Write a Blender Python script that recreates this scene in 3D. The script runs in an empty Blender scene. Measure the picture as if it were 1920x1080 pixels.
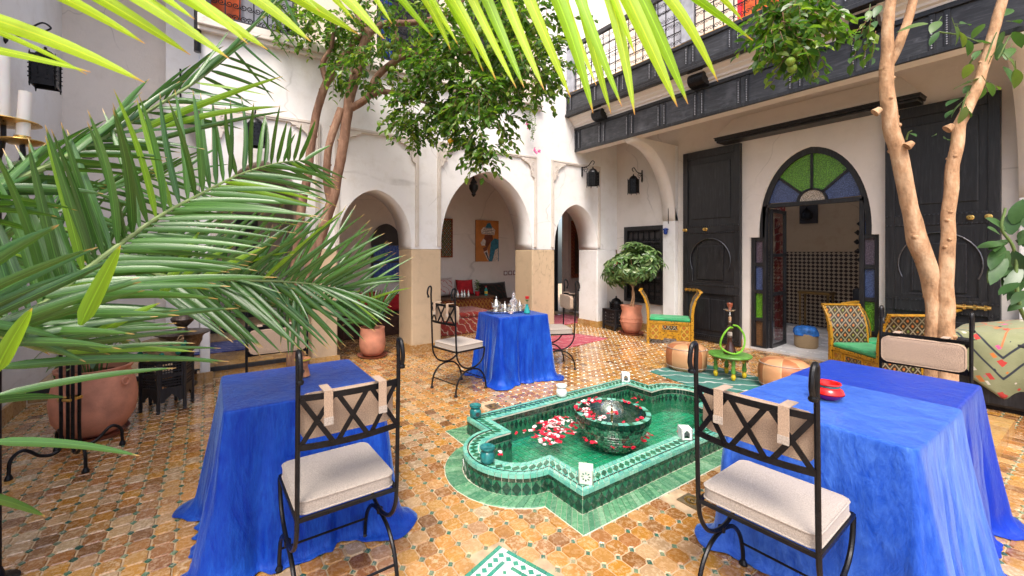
import bpy, bmesh, math, random
from mathutils import Vector, Matrix, noise
from math import sin, cos, pi, radians, sqrt, tan, atan2
random.seed(7)
D = bpy.data
SC = bpy.context.scene
COL = SC.collection

# ------------------------------------------------------------------ camera, sky, sun, exposure
YAW = radians(32.8)
FPX = 791.0
cam_data = D.cameras.new('camera')
cam_data.sensor_width = 36
cam_data.lens = FPX / 1920 * 36
cam_data.shift_x = (960 - 900) / 1920
cam_data.shift_y = -(540 - 472) / 1920
cam_data.clip_start = 0.02
cam_data.clip_end = 200
cam_data.dof.use_dof = True
cam_data.dof.focus_distance = 2.6
cam_data.dof.aperture_fstop = 7.0
cam = D.objects.new('camera', cam_data)
COL.objects.link(cam)
cam.location = (0, 0, 1.5)
cam.rotation_euler = (pi / 2, 0, -YAW)
SC.camera = cam

SUN_EL, SUN_AZ = radians(56), radians(222)      # azimuth: compass style, from +Y clockwise
world = D.worlds.new('World'); SC.world = world; world.use_nodes = True
wt = world.node_tree; wt.nodes.clear()
wo = wt.nodes.new('ShaderNodeOutputWorld'); wb = wt.nodes.new('ShaderNodeBackground')
sky = wt.nodes.new('ShaderNodeTexSky'); sky.sky_type = 'NISHITA'; sky.sun_disc = False
sky.sun_elevation = SUN_EL; sky.sun_rotation = SUN_AZ; sky.dust_density = 4.0; sky.air_density = 0.8; sky.ozone_density = 0.6
wt.links.new(sky.outputs[0], wb.inputs[0]); wb.inputs[1].default_value = 0.15
wt.links.new(wb.outputs[0], wo.inputs[0])
sl = D.lights.new('sun', 'SUN'); sl.energy = 1.5; sl.angle = radians(22); sl.color = (1.0, 0.94, 0.86)
so = D.objects.new('sun', sl); COL.objects.link(so)
so.rotation_euler = (pi / 2 - SUN_EL, 0, -SUN_AZ + pi)
_d = Vector((sin(SUN_AZ) * cos(SUN_EL), cos(SUN_AZ) * cos(SUN_EL), sin(SUN_EL)))
so.rotation_euler = _d.to_track_quat('Z', 'Y').to_euler()
SC.view_settings.view_transform = 'Standard'
SC.view_settings.look = 'None'
SC.view_settings.exposure = 1.22
SC.view_settings.gamma = 1.0
SC.view_settings.use_curve_mapping = False

def at(px, py, d):
    """point at forward depth d from the camera in the direction of a photograph pixel"""
    u = (px - 900) / FPX
    return Vector(((sin(YAW) + cos(YAW) * u) * d, (cos(YAW) - sin(YAW) * u) * d, 1.5 - (py - 472) / FPX * d))

# ------------------------------------------------------------------ materials
class NT:
    def __init__(s, name):
        s.m = D.materials.new(name); s.m.use_nodes = True; s.t = s.m.node_tree
        s.p = s.t.nodes['Principled BSDF']; s.out = s.t.nodes['Material Output']
    def n(s, typ, **kw):
        x = s.t.nodes.new('ShaderNode' + typ)
        for k, v in kw.items():
            if k[0] == '_': x.inputs[int(k[1:])].default_value = v
            elif hasattr(x, k): setattr(x, k, v)
            else: x.inputs[k].default_value = v
        return x
    def l(s, a, b): s.t.links.new(a, b)
    def co(s, kind='Object', scale=None):
        if not hasattr(s, '_tc'): s._tc = s.n('TexCoord')
        o = s._tc.outputs[kind]
        if scale is not None:
            mp = s.n('Mapping'); mp.inputs['Scale'].default_value = scale if hasattr(scale, '__len__') else (scale,) * 3
            s.l(o, mp.inputs[0]); return mp.outputs[0]
        return o
    def noise(s, scale, detail=4, rough=.55, vec=None, dist=0):
        x = s.n('TexNoise'); x.inputs['Scale'].default_value = scale; x.inputs['Detail'].default_value = detail
        x.inputs['Roughness'].default_value = rough; x.inputs['Distortion'].default_value = dist
        s.l(vec or s.co(), x.inputs['Vector']); return x.outputs['Fac']
    def ramp(s, fac, stops, interp='LINEAR'):
        r = s.n('ValToRGB'); r.color_ramp.interpolation = interp
        el = r.color_ramp.elements
        while len(el) < len(stops): el.new(0.5)
        for e, (p, c) in zip(el, stops):
            e.position = p; e.color = (c if hasattr(c, '__len__') else (c, c, c))[:3] + (1,) if hasattr(c, '__len__') else (c, c, c, 1)
        s.l(fac, r.inputs[0]); return r.outputs[0]
    def mix(s, fac, a, b, mode='MIX'):
        x = s.n('Mix', data_type='RGBA', blend_type=mode)
        for v, i in ((fac, 0), (a, 6), (b, 7)):
            if isinstance(v, (int, float)): x.inputs[i].default_value = v
            elif isinstance(v, tuple): x.inputs[i].default_value = v[:3] + (1,)
            else: s.l(v, x.inputs[i])
        return x.outputs[2]
    def math(s, op, a, b=0.0, c=0.0):
        x = s.n('Math', operation=op)
        for i, v in enumerate((a, b, c)):
            if isinstance(v, (int, float)): x.inputs[i].default_value = v
            else: s.l(v, x.inputs[i])
        return x.outputs[0]
    def rand(s):
        g = s.n('NewGeometry'); o = s.n('ObjectInfo')
        return s.math('FRACT', s.math('ADD', g.outputs['Random Per Island'], s.math('MULTIPLY', o.outputs['Random'], 7.31)))
    def base(s, c):
        if isinstance(c, tuple): s.p.inputs['Base Color'].default_value = c[:3] + (1,)
        else: s.l(c, s.p.inputs['Base Color'])
    def set(s, **k):
        for a, v in k.items():
            a = a.replace('_', ' ')
            if isinstance(v, (int, float)): s.p.inputs[a].default_value = v
            elif isinstance(v, tuple): s.p.inputs[a].default_value = v + (1,) if len(v) == 3 and s.p.inputs[a].type == 'RGBA' else v
            else: s.l(v, s.p.inputs[a])
        return s
    def bump(s, h, strength=.3, dist=.01):
        b = s.n('Bump'); b.inputs['Strength'].default_value = strength; b.inputs['Distance'].default_value = dist
        s.l(h, b.inputs['Height']); s.l(b.outputs[0], s.p.inputs['Normal'])

def simple(name, col, rough=.5, metal=0, var=.25, scale=8, bump=.15, bscale=None, bdist=.004, **k):
    m = NT(name)
    f = m.noise(scale, 5)
    dark = tuple(c * (1 - var) for c in col); lite = tuple(min(1, c * (1 + var)) for c in col)
    m.base(m.ramp(f, [(.3, dark), (.7, lite)]))
    m.set(Roughness=m.ramp(m.noise(scale * 1.7, 3), [(.3, max(0, rough - .08)), (.7, min(1, rough + .12))]), Metallic=metal, **k)
    if bump: m.bump(m.noise(bscale or scale * 6, 4), bump, bdist)
    return m.m

def plaster(name, col, stain=(.55, .5, .43), amount=.38):
    m = NT(name); v = m.co('Object')
    a = m.noise(.9, 6, .6, v, .6); b = m.noise(5, 6, .65, v)
    c = m.mix(m.ramp(a, [(.38, 0.0), (.75, 1.0)]), col, tuple(x * .90 for x in col))
    c = m.mix(m.math('MULTIPLY', m.ramp(b, [(.5, 0.0), (.78, 1.0)]), amount), c, stain)
    # rising damp, in the object's own height
    sx = m.n('SeparateXYZ'); m.l(v, sx.inputs[0])
    h = m.math('ADD', sx.outputs[2], m.math('MULTIPLY', m.noise(2.5, 5, .6, v), .5))
    damp = m.ramp(h, [(.28, 1.0), (.62, 0.0)])
    c = m.mix(m.math('MULTIPLY', damp, m.math('MULTIPLY', b, .7)), c, stain)
    vo = m.n('TexVoronoi', feature='DISTANCE_TO_EDGE'); vo.inputs['Scale'].default_value = .55; wv = m.mix(.25, v, m.n('TexNoise').outputs['Color']); m.l(wv, vo.inputs['Vector'])
    crk = m.math('MULTIPLY', m.ramp(vo.outputs['Distance'], [(.0, 1.0), (.0035, 0.0)]), m.ramp(a, [(.42, 0.0), (.6, .4)]))
    c = m.mix(crk, c, tuple(x * .45 for x in stain))
    m.base(c); m.set(Roughness=.82)
    m.bump(m.math('ADD', m.noise(2.2, 3, .5, v), m.math('MULTIPLY', m.noise(26, 6, .7, v), .35)), .45, .02)
    return m.m

M = {}
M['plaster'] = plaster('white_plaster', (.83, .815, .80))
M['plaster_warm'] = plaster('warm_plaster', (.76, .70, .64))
M['cream'] = plaster('cream_plaster', (.74, .62, .50))
M['tadelakt'] = plaster('ochre_tadelakt', (.60, .45, .29), (.36, .27, .18), .55)
M['stucco'] = plaster('carved_stucco', (.68, .62, .56), (.5, .42, .33), .6)
M['room_wall'] = plaster('room_lime_wall', (.52, .38, .24), (.35, .22, .12), .6)
M['iron'] = simple('black_wrought_iron', (.012, .012, .014), .33, .6, .4, 30, .25)
M['black_wood'] = None
def black_wood():
    m = NT('black_painted_wood'); v = m.co('Object', (14, 14, 1.2))
    n1 = m.noise(3, 6, .7, v, 1.0); n2 = m.noise(2.2, 5, .6)
    c = m.ramp(n1, [(.3, (.005, .005, .006)), (.55, (.015, .0155, .018)), (.8, (.05, .051, .055))])
    c = m.mix(m.ramp(n2, [(.58, 0.0), (.76, .3)]), c, (.045, .046, .05))
    m.base(c); m.set(Roughness=m.ramp(n2, [(.3, .3), (.7, .52)])); m.bump(n1, .35, .004); return m.m
M['black_wood'] = black_wood()
def grey_wood():
    m = NT('weathered_black_beam_wood'); v = m.co('Object', (9, 1.2, 9))
    n1 = m.noise(3.2, 7, .75, v, 1.2); n2 = m.noise(3.0, 5, .6)
    c = m.ramp(n1, [(.3, (.010, .011, .014)), (.55, (.035, .037, .043)), (.8, (.13, .135, .15))])
    c = m.mix(m.ramp(n2, [(.52, 0.0), (.72, .4)]), c, (.16, .165, .18))
    m.base(c); m.set(Roughness=.5); m.bump(n1, .4, .004); return m.m
M['grey_wood'] = grey_wood()
M['brass'] = simple('worn_brass', (.72, .47, .14), .3, 1, .3, 20, .15)
M['silver'] = simple('tarnished_silver', (.62, .60, .56), .24, 1, .35, 40, .3, Specular_IOR_Level=.6)
M['pewter'] = simple('dark_engraved_metal', (.15, .12, .10), .4, 1, .5, 40, .5)
M['terracotta'] = simple('terracotta', (.56, .235, .145), .8, 0, .22, 7, .5, 60, .006)
M['terracotta_dark'] = simple('saucer_terracotta', (.30, .10, .06), .6, 0, .3, 10, .2)
M['soil'] = simple('potting_soil', (.05, .032, .02), .95, 0, .5, 30, .8)
M['white_wax'] = simple('candle_wax', (.82, .80, .76), .5, 0, .05, 5, .1, Subsurface_Weight=.2)
M['marble'] = simple('pale_marble_floor', (.62, .61, .60), .22, 0, .18, 2.2, .05)
M['bark'] = None
def bark(name, a, b, c3):
    m = NT(name); v = m.co('Object', (1, 1, .4)); n = m.noise(13, 7, .7, v); n2 = m.noise(4, 4)
    c = m.ramp(n, [(.28, a), (.5, b), (.75, c3)]); c = m.mix(m.ramp(n2, [(.55, 0.0), (.75, .5)]), c, c3)
    m.base(c); m.set(Roughness=.85); m.bump(m.math('ADD', n, m.math('MULTIPLY', m.noise(60, 4), .4)), .9, .012); return m.m
M['bark'] = bark('pale_tan_bark', (.16, .085, .04), (.42, .24, .125), (.62, .45, .29))
M['bark_dark'] = bark('brown_bark', (.09, .045, .028), (.22, .115, .07), (.38, .24, .16))
def leafmat(name, dark, lite, yellow=None, rough=.32, trans=.25, veins=False):
    m = NT(name); r = m.rand()
    c = m.ramp(r, [(0, dark), (.7, lite)] + ([(1, yellow)] if yellow else []))
    m.base(m.mix(m.ramp(m.noise(18, 3), [(.4, 0.0), (.7, .35)]), c, tuple(x * .6 for x in dark)))
    m.set(Roughness=rough, Specular_IOR_Level=.5)
    tr = m.n('BsdfTranslucent'); g = m.mix(1.0, c, (1.8, 2.0, .7), 'MULTIPLY'); m.l(g, tr.inputs[0])
    ms = m.n('MixShader'); ms.inputs[0].default_value = trans
    m.l(m.p.outputs[0], ms.inputs[1]); m.l(tr.outputs[0], ms.inputs[2]); m.l(ms.outputs[0], m.out.inputs[0])
    m.bump(m.noise(45, 3), .2, .002)
    return m.m
M['leaf'] = leafmat('orange_tree_leaf', (.03, .085, .014), (.10, .21, .028), (.24, .32, .04), .28, .42)
M['leaf_big'] = leafmat('broad_tree_leaf', (.03, .085, .025), (.07, .16, .05), (.16, .22, .05), .4)
M['leaf_scheff'] = leafmat('umbrella_plant_leaf', (.05, .12, .035), (.16, .27, .09), (.34, .42, .20), .3, .2)
M['leaf_rubber'] = leafmat('rubber_plant_leaf', (.022, .06, .02), (.05, .12, .03), (.06, .13, .04), .36, .1)
def frondmat(name, a, b, tip, trans, gloss=.3):
    """green leaflet: lengthwise streaks, pale midrib, dry tip (u across, v along the leaflet)"""
    m = NT(name); sx = m.n('SeparateXYZ'); m.l(m.co('UV'), sx.inputs[0])
    r = m.rand()
    st = m.noise(1, 3, .6, m.co('UV', (26, 1.5, 1)))
    c = m.mix(r, a, b); c = m.mix(m.ramp(st, [(.35, 0.0), (.7, .7)]), c, tuple(min(1, x * 1.5) for x in b))
    u = m.math('ABSOLUTE', m.math('SUBTRACT', sx.outputs[0], .5))
    c = m.mix(m.ramp(u, [(.0, .6), (.06, 0.0)]), c, tuple(min(1, x * 2.2) for x in b))
    c = m.mix(m.ramp(sx.outputs[1], [(.93, 0.0), (.985, 1.0)]), c, tip)
    m.base(c); m.set(Roughness=gloss, Specular_IOR_Level=.6)
    tr = m.n('BsdfTranslucent'); m.l(m.mix(1.0, c, (2.0, 1.9, .5), 'MULTIPLY'), tr.inputs[0])
    ms = m.n('MixShader'); ms.inputs[0].default_value = trans
    m.l(m.p.outputs[0], ms.inputs[1]); m.l(tr.outputs[0], ms.inputs[2]); m.l(ms.outputs[0], m.out.inputs[0])
    m.bump(st, .25, .002)
    return m.m
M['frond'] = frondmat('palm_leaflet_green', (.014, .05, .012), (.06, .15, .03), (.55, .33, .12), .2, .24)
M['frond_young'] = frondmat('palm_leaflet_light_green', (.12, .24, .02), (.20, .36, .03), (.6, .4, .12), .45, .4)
M['frond_lit'] = frondmat('palm_leaflet_backlit_yellow', (.26, .42, .02), (.38, .54, .03), (.6, .32, .10), .55, .5)  # sun shining through the leaflets is put into this colour and the next
M['frond_lit2'] = frondmat('palm_leaflet_backlit_lime', (.15, .33, .01), (.26, .45, .02), (.6, .32, .10), .5, .4)
M['rachis'] = simple('palm_leaf_stalk', (.20, .27, .09), .45, 0, .3, 10, .1)
M['stem_green'] = simple('green_plant_stem', (.10, .16, .04), .5, 0, .3, 10, .1)

def zellige(name, cols, rough=.18, speck=.5, speckcol=(.6, .5, .35)):
    m = NT(name); r = m.rand()
    st = [(i / max(1, len(cols) - 1), c) for i, c in enumerate(cols)]
    c = m.ramp(r, st)
    g = m.n('NewGeometry')
    n = m.noise(34, 7, .75, g.outputs['Position']); n2 = m.noise(7, 4, .6, g.outputs['Position'])
    c = m.mix(m.ramp(n2, [(.32, .25), (.6, 0.0)]), c, tuple(x * .5 for x in cols[0]))
    f = m.math('MULTIPLY', m.ramp(n, [(.5, 0.0), (.66, 1.0)]), m.math('MULTIPLY', m.math('ADD', m.math('FRACT', m.math('MULTIPLY', r, 5.7)), .15), speck))
    c = m.mix(f, c, speckcol)
    m.base(c); m.set(Coat_Weight=.6, Coat_Roughness=.07, Roughness=m.ramp(n, [(.4, rough * .8), (.65, rough + .22)]), Specular_IOR_Level=.6)
    m.bump(m.math('ADD', n2, m.math('MULTIPLY', n, .4)), .35, .004)
    return m.m
M['amber_tile'] =  zellige('amber_floor_tile', [(.17, .07, .02), (.38, .16, .03), (.50, .235, .03), (.26, .10, .03), (.50, .26, .06), (.34, .135, .035), (.48, .34, .19), (.54, .22, .02)], .2, 1.0, (.66, .50, .32))
M['green_dot'] = zellige('green_accent_tile', [(.012, .075, .05), (.04, .15, .09), (.22, .27, .15), (.03, .12, .09), (.30, .28, .15)], .15, .9)
M['grout'] = simple('pale_grout', (.50, .36, .22), .85, 0, .3, 12, .3)
M['white_grout'] = simple('white_grout', (.62, .60, .48), .8, 0, .2, 12, .3)
M['z_dark'] = zellige('dark_green_zellige', [(.003, .03, .016), (.006, .045, .026), (.003, .022, .014), (.01, .06, .035)], .12, .12)
M['z_mid'] = zellige('green_zellige', [(.012, .12, .055), (.02, .16, .075), (.01, .09, .05), (.03, .2, .1)], .12, .15)
M['z_turq'] = zellige('turquoise_zellige', [(.12, .44, .32), (.20, .56, .43), (.08, .38, .32), (.28, .60, .46)], .14, .2, (.5, .6, .5))
M['z_apron'] = zellige('apron_green_tile', [(.07, .27, .13), (.15, .36, .19), (.06, .21, .11), (.22, .42, .25)], .2, .6, (.42, .52, .34))
M['z_floor'] = zellige('pool_floor_green_tile', [(.015, .28, .13), (.025, .34, .17), (.012, .22, .11), (.04, .38, .21)], .15, .05)
M['z_white'] = zellige('white_zellige', [(.74, .75, .76), (.80, .80, .80)], .2, .1)
M['z_skirt'] = zellige('skirting_tile', [(.42, .22, .06), (.52, .30, .08), (.34, .17, .05), (.5, .33, .14)], .3, .7)

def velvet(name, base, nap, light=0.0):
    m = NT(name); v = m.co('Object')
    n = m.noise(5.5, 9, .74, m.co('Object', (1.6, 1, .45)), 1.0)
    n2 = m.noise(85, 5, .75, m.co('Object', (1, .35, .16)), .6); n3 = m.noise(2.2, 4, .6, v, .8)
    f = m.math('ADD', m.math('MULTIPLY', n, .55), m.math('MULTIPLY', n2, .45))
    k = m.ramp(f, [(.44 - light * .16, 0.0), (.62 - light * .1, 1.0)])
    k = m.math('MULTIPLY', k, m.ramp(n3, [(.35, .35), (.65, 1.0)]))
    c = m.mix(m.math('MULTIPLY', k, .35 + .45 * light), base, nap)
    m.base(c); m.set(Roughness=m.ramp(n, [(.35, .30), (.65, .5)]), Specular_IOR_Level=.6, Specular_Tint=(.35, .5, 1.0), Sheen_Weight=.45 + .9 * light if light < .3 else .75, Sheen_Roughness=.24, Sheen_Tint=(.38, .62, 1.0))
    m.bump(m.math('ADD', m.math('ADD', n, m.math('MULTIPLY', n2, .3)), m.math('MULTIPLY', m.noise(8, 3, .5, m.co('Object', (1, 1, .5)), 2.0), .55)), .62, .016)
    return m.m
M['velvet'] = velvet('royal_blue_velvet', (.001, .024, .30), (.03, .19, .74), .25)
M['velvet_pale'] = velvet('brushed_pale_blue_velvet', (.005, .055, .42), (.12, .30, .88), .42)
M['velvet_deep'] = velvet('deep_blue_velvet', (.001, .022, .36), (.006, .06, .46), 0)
def linen(name, col):
    m = NT(name); v = m.co('Object'); w = m.n('TexWave'); w.inputs['Scale'].default_value = 260; m.l(v, w.inputs[0])
    n = m.noise(240, 2, .6, v); n2 = m.noise(5, 4)
    m.base(m.mix(m.ramp(n2, [(.35, 0.0), (.7, .6)]), m.mix(m.ramp(n, [(.4, 0.0), (.6, 1.0)]), tuple(x * .62 for x in col), col), tuple(x * .85 for x in col)))
    m.set(Roughness=.9, Sheen_Weight=.2); m.bump(n, .35, .002); return m.m
M['linen'] = linen('beige_linen', (.46, .39, .33))
M['linen_back'] = linen('tan_linen', (.47, .33, .23))

def painted_wood(name, ground, a, b, line):
    """hand painted lattice of lozenges with small flowers, on the board's own plane"""
    m = NT(name); v = m.co('Object')
    sx = m.n('SeparateXYZ'); m.l(v, sx.inputs[0])
    g = m.n('NewGeometry'); 
    xy = m.math('ADD', sx.outputs[0], sx.outputs[1])
    def tri(e): return m.math('PINGPONG', e, .5)
    k = 11.0
    u1 = m.math('MULTIPLY', m.math('ADD', xy, m.math('MULTIPLY', sx.outputs[2], .8)), k)
    u2 = m.math('MULTIPLY', m.math('SUBTRACT', xy, m.math('MULTIPLY', sx.outputs[2], .8)), k)
    t1, t2 = tri(u1), tri(u2)
    mn = m.math('MINIMUM', t1, t2)
    r2 = m.math('ADD', m.math('POWER', m.math('SUBTRACT', .5, t1), 2.0), m.math('POWER', m.math('SUBTRACT', .5, t2), 2.0))
    vv = m.noise(k * .7, 1, .5, v)
    c = m.mix(m.ramp(mn, [(.06, 1.0), (.10, 0.0)]), ground, line)
    fl = m.mix(m.ramp(vv, [(.45, 0.0), (.55, 1.0)], 'LINEAR'), a, b)
    c = m.mix(m.ramp(r2, [(.03, 1.0), (.045, 0.0)]), c, fl)
    c = m.mix(m.math('MULTIPLY', m.noise(40, 4), .3), c, (.05, .03, .01))
    m.base(c); m.set(Roughness=.35); return m.m
M['paint_lattice'] = painted_wood('painted_lozenge_lattice', (.035, .022, .012), (.50, .16, .04), (.18, .22, .05), (.30, .26, .17))
M['paint_gold'] = painted_wood('painted_gold_panel', (.30, .15, .01), (.09, .12, .02), (.42, .10, .02), (.55, .34, .06))
def border_paint():
    m = NT('painted_ochre_border'); v = m.co('Object'); vo = m.n('TexVoronoi'); vo.inputs['Scale'].default_value = 34; m.l(v, vo.inputs[0])
    c = m.ramp(vo.outputs['Distance'], [(.2, (.05, .03, .008)), (.36, (.40, .20, .012))])
    m.base(c); m.set(Roughness=.3); return m.m
M['ochre_border'] = border_paint()
M['ochre'] = simple('ochre_painted_wood', (.42, .205, .012), .35, 0, .45, 18, .15)
M['green_cushion'] = simple('emerald_velvet', (.008, .26, .09), .6, 0, .4, 9, .3, Sheen_Weight=.6, Sheen_Tint=(.5, 1.0, .6))
def leather():
    m = NT('tan_leather_patchwork'); v = m.co('Object'); sx = m.n('SeparateXYZ'); m.l(v, sx.inputs[0])
    ang = m.math('MULTIPLY', m.math('ARCTAN2', sx.outputs[1], sx.outputs[0]), 8 / (2 * pi))
    alt = m.math('FLOOR', m.math('MULTIPLY', m.math('FRACT', m.math('MULTIPLY', ang, .5)), 2))
    c = m.mix(alt, (.34, .10, .035), (.54, .29, .14))
    ed = m.math('ABSOLUTE', m.math('SUBTRACT', m.math('FRACT', ang), .5))
    c = m.mix(m.ramp(ed, [(.46, 0.0), (.485, 1.0)]), c, (.68, .42, .22))
    c = m.mix(m.math('MULTIPLY', m.noise(30, 5, .7), .5), c, (.50, .26, .12))
    m.base(c); m.set(Roughness=.45); m.bump(m.noise(30, 5), .4, .005); return m.m
M['leather'] = leather()
def rug(name, ground, motifs, scale=9, border=None):
    m = NT(name); v = m.co('Object'); vo = m.n('TexVoronoi', distance='MANHATTAN'); vo.inputs['Scale'].default_value = scale; m.l(v, vo.inputs[0])
    c = m.mix(m.ramp(vo.outputs['Distance'], [(.22, 1.0), (.28, 0.0)]), ground, motifs[0])
    w = m.n('TexWave', bands_direction='DIAGONAL'); w.inputs['Scale'].default_value = scale * .28; w.inputs['Distortion'].default_value = 5; w.inputs['Detail Scale'].default_value = 2; m.l(v, w.inputs[0])
    c = m.mix(m.ramp(w.outputs['Fac'], [(.93, 0.0), (.965, 1.0)]), c, motifs[1])
    c = m.mix(m.math('MULTIPLY', m.noise(90, 3), .5), c, tuple(x * .5 for x in ground))
    m.base(c); m.set(Roughness=.95, Sheen_Weight=.2); m.bump(m.noise(180, 2), .6, .004); return m.m
M['rug_green'] = rug('green_kilim', (.008, .16, .12), [(.005, .11, .09), (.62, .66, .62)], 8)
M['rug_red'] = rug('crimson_kilim', (.42, .012, .05), [(.62, .12, .14), (.70, .42, .40)], 12)
M['rug_blue'] = rug('blue_kilim', (.008, .035, .24), [(.012, .10, .34), (.30, .25, .42)], 14)
M['rug_multi'] = rug('striped_red_wool', (.30, .03, .02), [(.5, .28, .05), (.55, .45, .35)], 16)
M['throw'] = rug('sage_kilim', (.34, .36, .19), [(.30, .33, .17), (.42, .43, .27)], 22)
M['red_cloth'] = simple('red_cotton', (.45, .012, .018), .85, 0, .3, 9, .3)
M['brown_cloth'] = simple('dark_brown_wool', (.06, .028, .02), .9, 0, .4, 14, .5)
M['basket'] = None
def basket():
    m = NT('woven_straw'); v = m.co('Object'); w = m.n('TexWave', bands_direction='Z'); w.inputs['Scale'].default_value = 22; w.inputs['Distortion'].default_value = 1.5; m.l(v, w.inputs[0])
    n = m.noise(60, 4)
    m.base(m.mix(m.math('MULTIPLY', w.outputs['Fac'], n), (.28, .18, .09), (.66, .50, .30))); m.set(Roughness=.9); m.bump(w.outputs['Fac'], .8, .006); return m.m
M['basket'] = basket()
M['blue_plastic'] = simple('shiny_blue_plastic', (.03, .16, .50), .18, 0, .5, 18, .9, 14, .03)
M['white_ceramic'] = simple('white_glazed_ceramic', (.74, .76, .74), .15, 0, .08, 12, .05)
M['pale_green_ceramic'] = simple('pale_green_ceramic', (.55, .66, .54), .3, 0, .1, 12, .1)
M['teal_ceramic'] = simple('teal_ceramic', (.015, .15, .15), .15, 0, .5, 30, .1)
M['turq_glass'] = simple('turquoise_glaze', (.02, .32, .30), .12, 0, .2, 12, .05)
M['red_lacquer'] = simple('red_lacquer', (.62, .012, .01), .12, 0, .15, 12, .05)
M['magenta_lacquer'] = simple('magenta_lacquer', (.30, .01, .12), .12, 0, .15, 12, .05)
M['burner'] = simple('orange_painted_clay', (.70, .25, .10), .4, 0, .6, 22, .1)
M['lime_plastic'] = simple('lime_green_hose', (.17, .44, .02), .35, 0, .15, 40, .2)
M['lime_paint'] = simple('lime_green_paint', (.11, .29, .045), .35, 0, .4, 20, .1)
M['yellow_paint'] = simple('yellow_paint', (.66, .48, .02), .4, 0, .2, 20, .1)
M['ext_red'] = simple('red_enamel', (.55, .012, .03), .25, 0, .1, 10, .05)
M['orange_fruit'] = simple('unripe_orange_skin', (.16, .25, .02), .4, 0, .3, 6, .3, 90, .003)
M['ripe_fruit'] = simple('ripe_orange_skin', (.70, .34, .01), .4, 0, .15, 6, .3, 90, .003)
M['petal_red'] = simple('red_rose_petal', (.50, .004, .03), .55, 0, .35, 25, .2)
M['petal_white'] = simple('pale_rose_petal', (.76, .62, .60), .55, 0, .15, 25, .2)
M['pink'] = simple('pink_flower', (.70, .16, .34), .6, 0, .3, 25, .1)
M['switch'] = simple('dark_red_switch_plate', (.14, .02, .02), .4, 0, .1, 10, .05)
M['carved_red'] = rug('carved_red_wood', (.24, .045, .015), [(.42, .14, .03), (.55, .30, .10)], 26)
M['paper'] = simple('white_paper', (.78, .78, .78), .7, 0, .05, 20, .05)
M['blue_enamel'] = simple('blue_enamel', (.01, .05, .28), .25, 0, .2, 20, .05)
M['shutter_grey'] = simple('weathered_grey_shutter', (.36, .37, .41), .6, 0, .25, 9, .3)
M['dark_inside'] = simple('dark_window_interior', (.035, .03, .03), .6, 0, .4, 3, 0)
M['orange_curtain'] = simple('orange_red_curtain', (.62, .10, .02), .8, 0, .6, 5, .3)
def glass(name, col, rough=.15, tr=.6, bump=.6, scale=75):
    m = NT(name); v = m.co('Object'); vo = m.n('TexVoronoi'); vo.inputs['Scale'].default_value = scale; m.l(v, vo.inputs[0])
    m.base(m.mix(m.ramp(vo.outputs['Distance'], [(.1, 0.0), (.6, 1.0)]), tuple(min(1, c * 1.8) for c in col), tuple(c * .6 for c in col)))
    m.set(Roughness=rough, Transmission_Weight=tr, Specular_IOR_Level=.7); m.bump(vo.outputs['Distance'], bump, .006); return m.m
M['g_green'] = glass('green_textured_glass', (.13, .36, .02), .25, .2)
M['g_blue'] = glass('blue_textured_glass', (.07, .11, .26), .3, .15)
M['g_violet'] = glass('violet_textured_glass', (.13, .095, .13), .3, .15)
M['g_amber'] = glass('amber_textured_glass', (.17, .085, .035), .3, .15)
M['g_clear'] = glass('frosted_clear_glass', (.55, .46, .36), .25, .2)
def schlick(m, f0, bumpout=None, pw=5.0):
    lw = m.n('LayerWeight'); lw.inputs[0].default_value = .5
    if bumpout is not None: m.l(bumpout, lw.inputs['Normal'])
    return m.math('ADD', f0, m.math('MULTIPLY', 1 - f0, m.math('POWER', lw.outputs['Facing'], pw)))
def clearglass():
    m = NT('clear_window_glass'); m.base((.9, .95, .95)); m.set(Roughness=.02, Transmission_Weight=0.0, Specular_IOR_Level=1.0)
    gl = m.n('BsdfGlossy'); gl.inputs['Roughness'].default_value = .02; t = m.n('BsdfTransparent')
    ms = m.n('MixShader'); m.l(schlick(m, .16), ms.inputs[0]); m.l(t.outputs[0], ms.inputs[1]); m.l(gl.outputs[0], ms.inputs[2]); m.l(ms.outputs[0], m.out.inputs[0]); return m.m
M['glass_pane'] = clearglass()
def crystal():
    m = NT('cut_crystal'); m.base((.95, .97, 1.0)); m.set(Roughness=.04, Transmission_Weight=.85, IOR=1.45); m.bump(m.noise(60, 2), .6, .01); return m.m
M['crystal'] = crystal()
def water():
    m = NT('clear_pool_water'); t = m.n('BsdfTransparent'); t.inputs[0].default_value = (.90, .98, .95, 1)
    g = m.n('BsdfGlossy'); g.inputs['Roughness'].default_value = .03
    b = m.n('Bump'); b.inputs['Strength'].default_value = .35; b.inputs['Distance'].default_value = .01
    m.l(m.noise(9, 4, .5), b.inputs['Height']); m.l(b.outputs[0], g.inputs['Normal'])
    ms = m.n('MixShader'); m.l(schlick(m, .025, b.outputs[0]), ms.inputs[0]); m.l(t.outputs[0], ms.inputs[1]); m.l(g.outputs[0], ms.inputs[2]); m.l(ms.outputs[0], m.out.inputs[0]); return m.m
M['water'] = water()
def dome_water():
    m = NT('thin_water_film'); t = m.n('BsdfTransparent'); g = m.n('BsdfGlossy'); g.inputs['Roughness'].default_value = .05
    lw = m.n('LayerWeight'); lw.inputs[0].default_value = .35
    ms = m.n('MixShader'); m.l(lw.outputs['Facing'], ms.inputs[0]); m.l(t.outputs[0], ms.inputs[1]); m.l(g.outputs[0], ms.inputs[2]); m.l(ms.outputs[0], m.out.inputs[0])
    b = m.n('Bump'); b.inputs['Strength'].default_value = .5; m.l(m.noise(30, 2), b.inputs['Height']); m.l(b.outputs[0], g.inputs['Normal']); return m.m
M['film'] = dome_water()
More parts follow.
